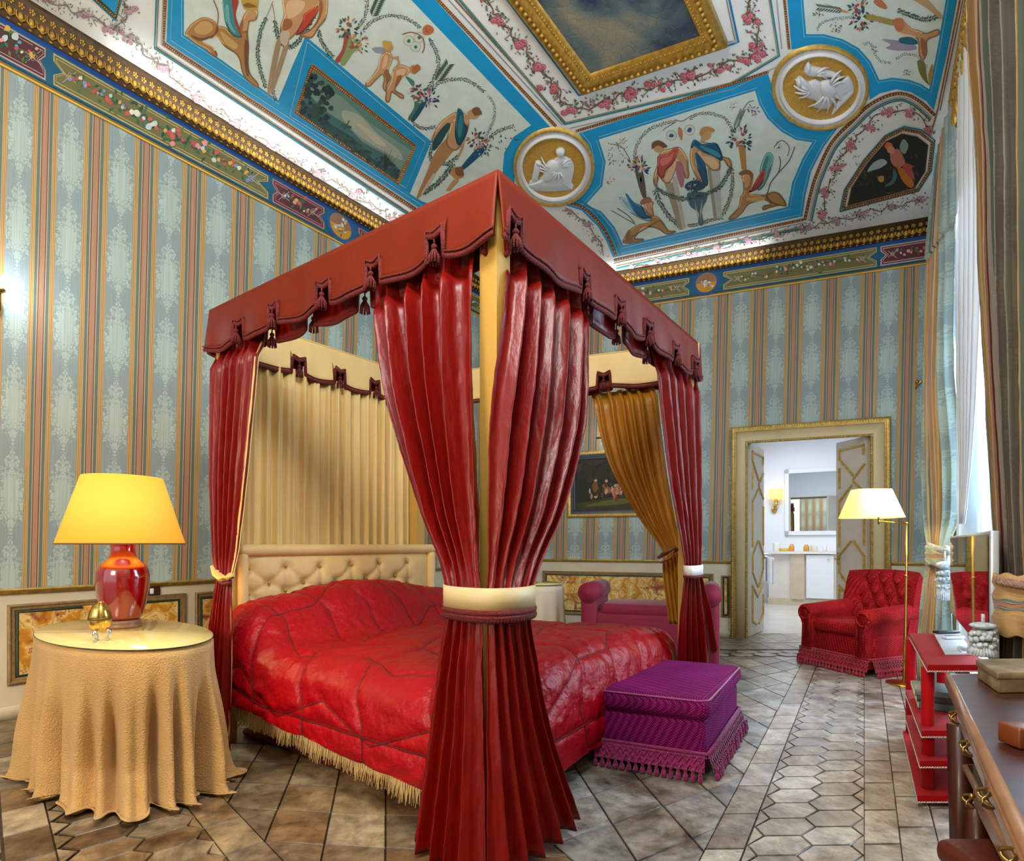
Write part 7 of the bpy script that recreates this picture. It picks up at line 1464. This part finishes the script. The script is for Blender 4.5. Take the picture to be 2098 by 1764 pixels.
wrapband(f1, fp_, 1.03, 1.19, 0); rope_ring(f1, [(x, y - .03) for x, y in fp_], 1.20, .022, RP, -.06)
def tassel(name, lab, c, h, w, m, parent=None):
    th = thing(name, lab, 'tassel', tuple(c)); mb = MB(); mb.ball(c, (w * .5, w * .5, h * .12)); 
    for j, (zz_, rad) in enumerate(((-.22, .62), (-.42, .7), (-.62, .62))):
        for k in range(12): a = 2 * PI * k / 12 + j * .3; mb.ball(c + Vector((math.cos(a) * w * rad * .6, math.sin(a) * w * rad * .6, h * zz_ + random.uniform(-.01, .01))), w * random.uniform(.10, .15), 7, 5)
        mb.ball(c + Vector((0, 0, h * zz_)), (w * rad * .5, w * rad * .5, h * .1), 10, 6)
    for k in range(26):
        a = 2 * PI * k / 26; mb.tube([c + Vector((math.cos(a) * w * .3, math.sin(a) * w * .3, -h * .65)), c + Vector((math.cos(a) * w * .5, math.sin(a) * w * .5, -h))], w * .07, 4)
    mb.build('tassel_skirt', m, th); mc = MB(); mc.tube([c + Vector((0, 0, h * .4)), c], .006, 6); mc.build('cord', m, th); return th
TASM = mat('silver_blue_tassel', (186, 198, 204), .6, bump=.5, bscale=90, var=.3, vscale=50)
tassel('curtain_tassel', 'bobbled silver-blue tassel hanging from the far curtain tieback', P(1936, 1158, 4.36), .27, .12, TASM)
f2 = thing('window_curtain', 'tan and red striped damask curtain gathered at the near side of the window', 'curtain', tuple(P0(2070, 2.15)))
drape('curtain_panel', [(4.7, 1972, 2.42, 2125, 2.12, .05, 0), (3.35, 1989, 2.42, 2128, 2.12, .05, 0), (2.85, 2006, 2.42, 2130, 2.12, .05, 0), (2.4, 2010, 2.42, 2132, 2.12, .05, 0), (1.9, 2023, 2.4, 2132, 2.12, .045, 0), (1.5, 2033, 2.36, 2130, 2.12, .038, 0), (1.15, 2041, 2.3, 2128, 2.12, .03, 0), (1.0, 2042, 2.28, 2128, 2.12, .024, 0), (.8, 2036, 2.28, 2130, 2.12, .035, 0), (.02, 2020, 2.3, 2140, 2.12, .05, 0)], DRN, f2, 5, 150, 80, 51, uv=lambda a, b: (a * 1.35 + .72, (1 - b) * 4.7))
np_ = [pp(2034, 2.22), pp(2050, 2.12), pp(2085, 2.06), pp(2125, 2.04), pp(2150, 2.12), pp(2120, 2.3), pp(2060, 2.4)]
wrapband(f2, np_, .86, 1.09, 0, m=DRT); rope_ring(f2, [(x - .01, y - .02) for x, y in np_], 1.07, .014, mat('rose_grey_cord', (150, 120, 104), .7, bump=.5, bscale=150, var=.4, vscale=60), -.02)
tassel('curtain_tassel', 'large blue-grey tassel hanging from the near curtain tieback above the desk', P(2014, 1282, 2.10), .11, .085, TASM)
# pelmet
pm_ = thing('pelmet', 'carved gilt pelmet over the window at the ceiling edge', 'pelmet', tuple(C3(4.2, 4.7) + NC * .2))
def cp3(Y, z, o): return C3(Y, z) + NC * o
YP0, YP1 = 2.2, 4.5
mb = MB(); prof = [(0.14, 4.60), (.18, 4.62), (.20, 4.70), (.19, 4.80), (.22, 4.84), (.21, 4.90), (.14, 4.92)]
mb.loft([[cp3(Y, z, o) for o, z in prof] for Y in (YP0, YP1)], 0, True, True); mb.add([cp3(YP1, z, o) for o, z in ((.002, 4.62), (.18, 4.62), (.18, 4.9), (.002, 4.9))], [(0, 1, 2, 3)], 0, False)
for i in range(64):
    Y = lerp(YP0, YP1, (i + .5) / 64); c = cp3(Y, 4.60 + .035 * math.sin(i * 1.9), .20)
    mb.ball(c, (.035, .022, .05), 7, 5, 0, (dC, NC, Vector((0, 0, 1)))); mb.ball(cp3(Y, 4.70 + .03 * math.cos(i * 1.3), .21), (.025, .018, .03), 6, 4, 0, (dC, NC, Vector((0, 0, 1)))); mb.ball(cp3(Y, 4.80, .205), (.03, .02, .02), 6, 4, 0, (dC, NC, Vector((0, 0, 1))))
    if i % 3 == 0: mb.ball(cp3(Y, 4.54, .20), (.03, .018, .06), 7, 5, 0, (dC, NC, Vector((0, 0, 1))))
mb.build('carved_pelmet', GOLD, pm_)
mb = MB(); mb.tube([cp3(YP0 - .1, 4.66, .09), cp3(YP1 - .05, 4.66, .09)], .02, 10); mb.build('curtain_rail', mat('old_brass'), pm_)

# ================================================================ picture, picture light, sconces, hook
pa, pb_ = onz(WB, 1163, 0), onz(WB, 1352, 0); Yp = Yof(WB, 1163); z0 = EYE - (1061 - HY) * Yp / F; z1 = EYE - (927 - HY) * Yp / F
pic = thing('framed_picture', 'dark framed oil painting of small figures on the back wall beyond the bed', 'painting', tuple((pa + pb_) / 2 + Vector((0, 0, z0))))
L_ = (pb_ - pa).length
def pt3(s, z, o): return pa + dB * s + NB * o + Vector((0, 0, z))
rings = []
for k in (0, 1, 2, 3, 0):
    cs, cz_, sx, sz = ((0, z0, 1, 1), (L_, z0, -1, 1), (L_, z1, -1, -1), (0, z1, 1, -1))[k]; rings.append([pt3(cs + sx * q, cz_ + sz * q, o) for q, o in ((0, .002), (0, .03), (.02, .045), (.045, .03), (.05, .026))])
MB().loft(rings, 0, False, False).build('gilt_outer_frame', GOLDPALE, pic)
rings = []
for k in (0, 1, 2, 3, 0):
    cs, cz_, sx, sz = ((0, z0, 1, 1), (L_, z0, -1, 1), (L_, z1, -1, -1), (0, z1, 1, -1))[k]; rings.append([pt3(cs + sx * q, cz_ + sz * q, o) for q, o in ((.045, .026), (.09, .024), (.10, .032), (.12, .02), (.12, .004))])
MB().loft(rings, 0, False, False).build('dark_inner_frame', mat('ebonised_wood', (52, 56, 64), .35), pic)
pq = Painter(lambda x, y: pt3(x, y, 0), NB)
pq.poly((36, 34, 22), [(.11, z0 + .11), (L_ - .11, z0 + .11), (L_ - .11, z1 - .11), (.11, z1 - .11)], 4)
hz = z0 + (z1 - z0) * .36
pq.poly((58, 60, 26), [(.11, z0 + .11), (L_ - .11, z0 + .11), (L_ - .11, hz), (.7, hz - .05), (.11, z0 + .2)], 5); pq.poly((96, 98, 40), [(.25, z0 + .16), (.8, z0 + .18), (1.0, hz - .08), (.6, hz - .1)], 6, sm=True)
pq.poly((84, 82, 78), [(.72, hz + .1), (1.0, hz + .12), (.98, z1 - .12), (.75, z1 - .14)], 5); pq.poly((62, 56, 44), [(.12, hz + .3), (.5, hz + .42), (.6, z1 - .12), (.12, z1 - .12)], 5)
for x, zc, c in ((.40, .08, (124, 84, 40)), (.55, .07, (150, 90, 44)), (.75, .04, (176, 110, 70)), (.85, .03, (190, 150, 120)), (.92, .02, (150, 90, 60)), (1.0, .03, (180, 160, 140)), (1.1, .0, (120, 90, 60)), (.9, -.06, (150, 120, 90)), (1.05, -.08, (90, 70, 60)), (.68, .0, (190, 90, 60))):
    pq.blob(c, (x, hz + zc), .045, 7, r2=.085); pq.blob((200, 160, 130), (x + .01, hz + zc + .1), .022, 8)
rp = random.Random(3)
for _ in range(70):
    x = rp.gauss(.82, .22); zc = rp.gauss(.02, .045) - abs(x - .85) * .05
    if .15 < x < L_ - .15: pq.blob(rp.choice(((150, 96, 56), (96, 62, 38), (176, 130, 96), (120, 44, 30), (70, 60, 50), (190, 160, 130))), (x, hz + zc), rp.uniform(.01, .028), 9, r2=rp.uniform(.02, .05))
for _ in range(60): pq.blob(rp.choice(((44, 44, 28), (54, 50, 34), (30, 30, 22))), (rp.uniform(.15, L_ - .15), rp.uniform(hz + .2, z1 - .15)), rp.uniform(.02, .06), 6, n=9)
pq.build('painted_canvas', PAINT, pic)
pl0 = pt3(L_ * .48, z1 + .12, 0)
plm = thing('picture_light', 'small lit picture lamp above the dark framed painting', 'wall lamp', tuple(pl0))
mb = MB(); mb.tube([pl0 + NB * .002, pl0 + NB * .14 + Vector((0, 0, .02))], .008, 8); mb.tube([pl0 + NB * .15 - dB * .17 + Vector((0, 0, .03)), pl0 + NB * .15 + dB * .17 + Vector((0, 0, .03))], .014, 10); mb.build('picture_lamp_arm', mat('old_brass'), plm)
light('picture_lamp_light', 'POINT', pl0 + NB * .12 + Vector((0, 0, .08)), 1.2, (.95, .97, 1), .03)
sp = onz(WA, -14, 0); ysp = Yof(WA, -14); zsp = EYE + (HY - 600) * ysp / F
s2 = thing('wall_sconce', 'wall sconce with a bright bulb at the left edge of the striped wall', 'wall lamp', tuple(sp + Vector((0, 0, zsp))))
b_ = sp + NA * .14 + Vector((0, 0, zsp)); mb = MB(); mb.tube([sp + Vector((0, 0, zsp - .1)) + NA * .003, b_ - Vector((0, 0, .14)), b_ - Vector((0, 0, .03))], .012, 8); mb.lathe([(.012, -.04), (.035, -.02), (.03, 0)], b_, 14); mb.ball(sp + Vector((0, 0, zsp - .1)) + NA * .012, (.05, .05, .06)); mb.build('sconce_arm', mat('brass'), s2)
MB().ball(b_ + Vector((0, 0, .05)) + dA3 * .03, (.025, .025, .045)).build('bulb', mat('white_bulb', (255, 255, 255), .5, emit=(225, 240, 255), estr=40), s2)
light('left_sconce_light', 'POINT', b_ + Vector((0, 0, .05)) + NA * .08, 2, (.85, .93, 1), .04)
hk = onz(WB, 1876, 0); zh = EYE - (788 - HY) * Yof(WB, 1876) / F
h_ = thing('curtain_hook', 'tiny gilt wall hook on the striped wall beside the far window curtain', 'hook', tuple(hk + Vector((0, 0, zh))))
mb = MB(); c = hk + Vector((0, 0, zh)); mb.tube([c + NB * .003 - Vector((0, 0, .05)), c + NB * .05 - Vector((0, 0, .02)), c + NB * .09 + dB * .06 + Vector((0, 0, .05))], .009, 8); mb.ball(c + NB * .05 + Vector((0, 0, .02)), .02); mb.build('hook', GE, h_)

# ================================================================ sofa and small table behind the bed
PINK = mat('raspberry_velvet', (136, 12, 52), .7, sheen=.25, bump=.1, bscale=50, var=.1, vscale=6)
sA, sB = P0(1207, 5.75), P0(1455, 5.35); sdv = (sB - sA).normalized(); snv = Vector((-sdv.y, sdv.x, 0)); Ls = (sB - sA).length
so2 = thing('sofa', 'raspberry velvet sofa between the bed and the back wall', 'sofa', tuple((sA + sB) / 2 + snv * .3))
def sf(s, d, z): return sA + sdv * s + snv * d + Vector((0, 0, z))
MB().rbox(sf(Ls / 2, .3, .27), (Ls - .1, .66, .50), .05, 3, sdv, snv).build('seat_base', PINK, so2); MB().rbox(sf(Ls / 2, .28, .54), (Ls - .22, .60, .13), .05, 4, sdv, snv).build('seat_cushion', PINK, so2)
for s in (0, Ls):
    mb = MB(); mb.rbox(sf(s, .3, .36), (.17, .70, .66), .05, 3, sdv, snv); mb.tube([sf(s, -.06, .71), sf(s, .66, .71)], .105, 16); mb.build('arm', PINK, so2)
t2c = P0(1107, 6.45); t2 = thing('side_table', 'little round side table in a white cloth beyond the bed', 'table', tuple(t2c))
def sk2(a, b):
    th = 2 * PI * a; k = .26 if b > .1 else .26 * b / .1; t = max(0, (b - .1) / .9); rr_ = k * (1 + .16 * t + .07 * t * math.sin(11 * th)); return t2c + Vector((rr_ * math.cos(th), rr_ * math.sin(th), .75 - .735 * t))
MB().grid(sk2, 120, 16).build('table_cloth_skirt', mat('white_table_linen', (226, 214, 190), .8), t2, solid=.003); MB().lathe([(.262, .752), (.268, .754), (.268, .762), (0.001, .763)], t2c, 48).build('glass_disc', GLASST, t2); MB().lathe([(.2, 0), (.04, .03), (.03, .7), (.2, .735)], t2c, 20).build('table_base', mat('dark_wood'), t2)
oc = t2c + Vector((-.07, -.1, .765)); tag(MB().lathe([(.035, 0), (.04, .012), (.01, .02), (.01, .045), (.03, .06), (0.001, .07)], oc, 16).build('trinket_dish', mat('old_brass'), None), 'small brass trinket on the little round table beyond the bed', 'ornament')

# ================================================================ uplights hidden on the cornice
for x0, x1, e in ((230, 560, 5), (500, 800, 6)):
    a_, b2 = onz(WA, x0, 4.9), onz(WA, x1, 4.9); c = (a_ + b2) / 2 + NA * .12 + Vector((0, 0, -.10)); o_ = light('cornice_uplight', 'AREA', c, e * .35, (1, 1, 1), (b2 - a_).length, .03); o_.rotation_euler = Matrix((dA3, -NA, Vector((0, 0, -1)))).transposed().to_euler() if False else (PI, 0, math.atan2(dA3.y, dA3.x) if False else -math.atan2(dA3.y, dA3.x) * -1)
    o_.rotation_mode = 'QUATERNION'; X_ = dA3; Zm = Vector((NA.x * -.25, NA.y * -.25, -1)).normalized(); Y2 = Zm.cross(X_).normalized(); o_.rotation_quaternion = Matrix((X_, Y2, X_.cross(Y2))).transposed().to_quaternion()
for x0, x1, e in ((1230, 1560, 6),):
    a_, b2 = onz(WB, x0, 4.9), onz(WB, x1, 4.9); c = (a_ + b2) / 2 + NB * .12 + Vector((0, 0, -.10)); o_ = light('cornice_uplight', 'AREA', c, e * .5, (1, 1, 1), (b2 - a_).length, .03)
    o_.rotation_mode = 'QUATERNION'; X_ = dB; Zm = Vector((NB.x * -.25, NB.y * -.25, -1)).normalized(); Y2 = Zm.cross(X_).normalized(); o_.rotation_quaternion = Matrix((X_, Y2, X_.cross(Y2))).transposed().to_quaternion()
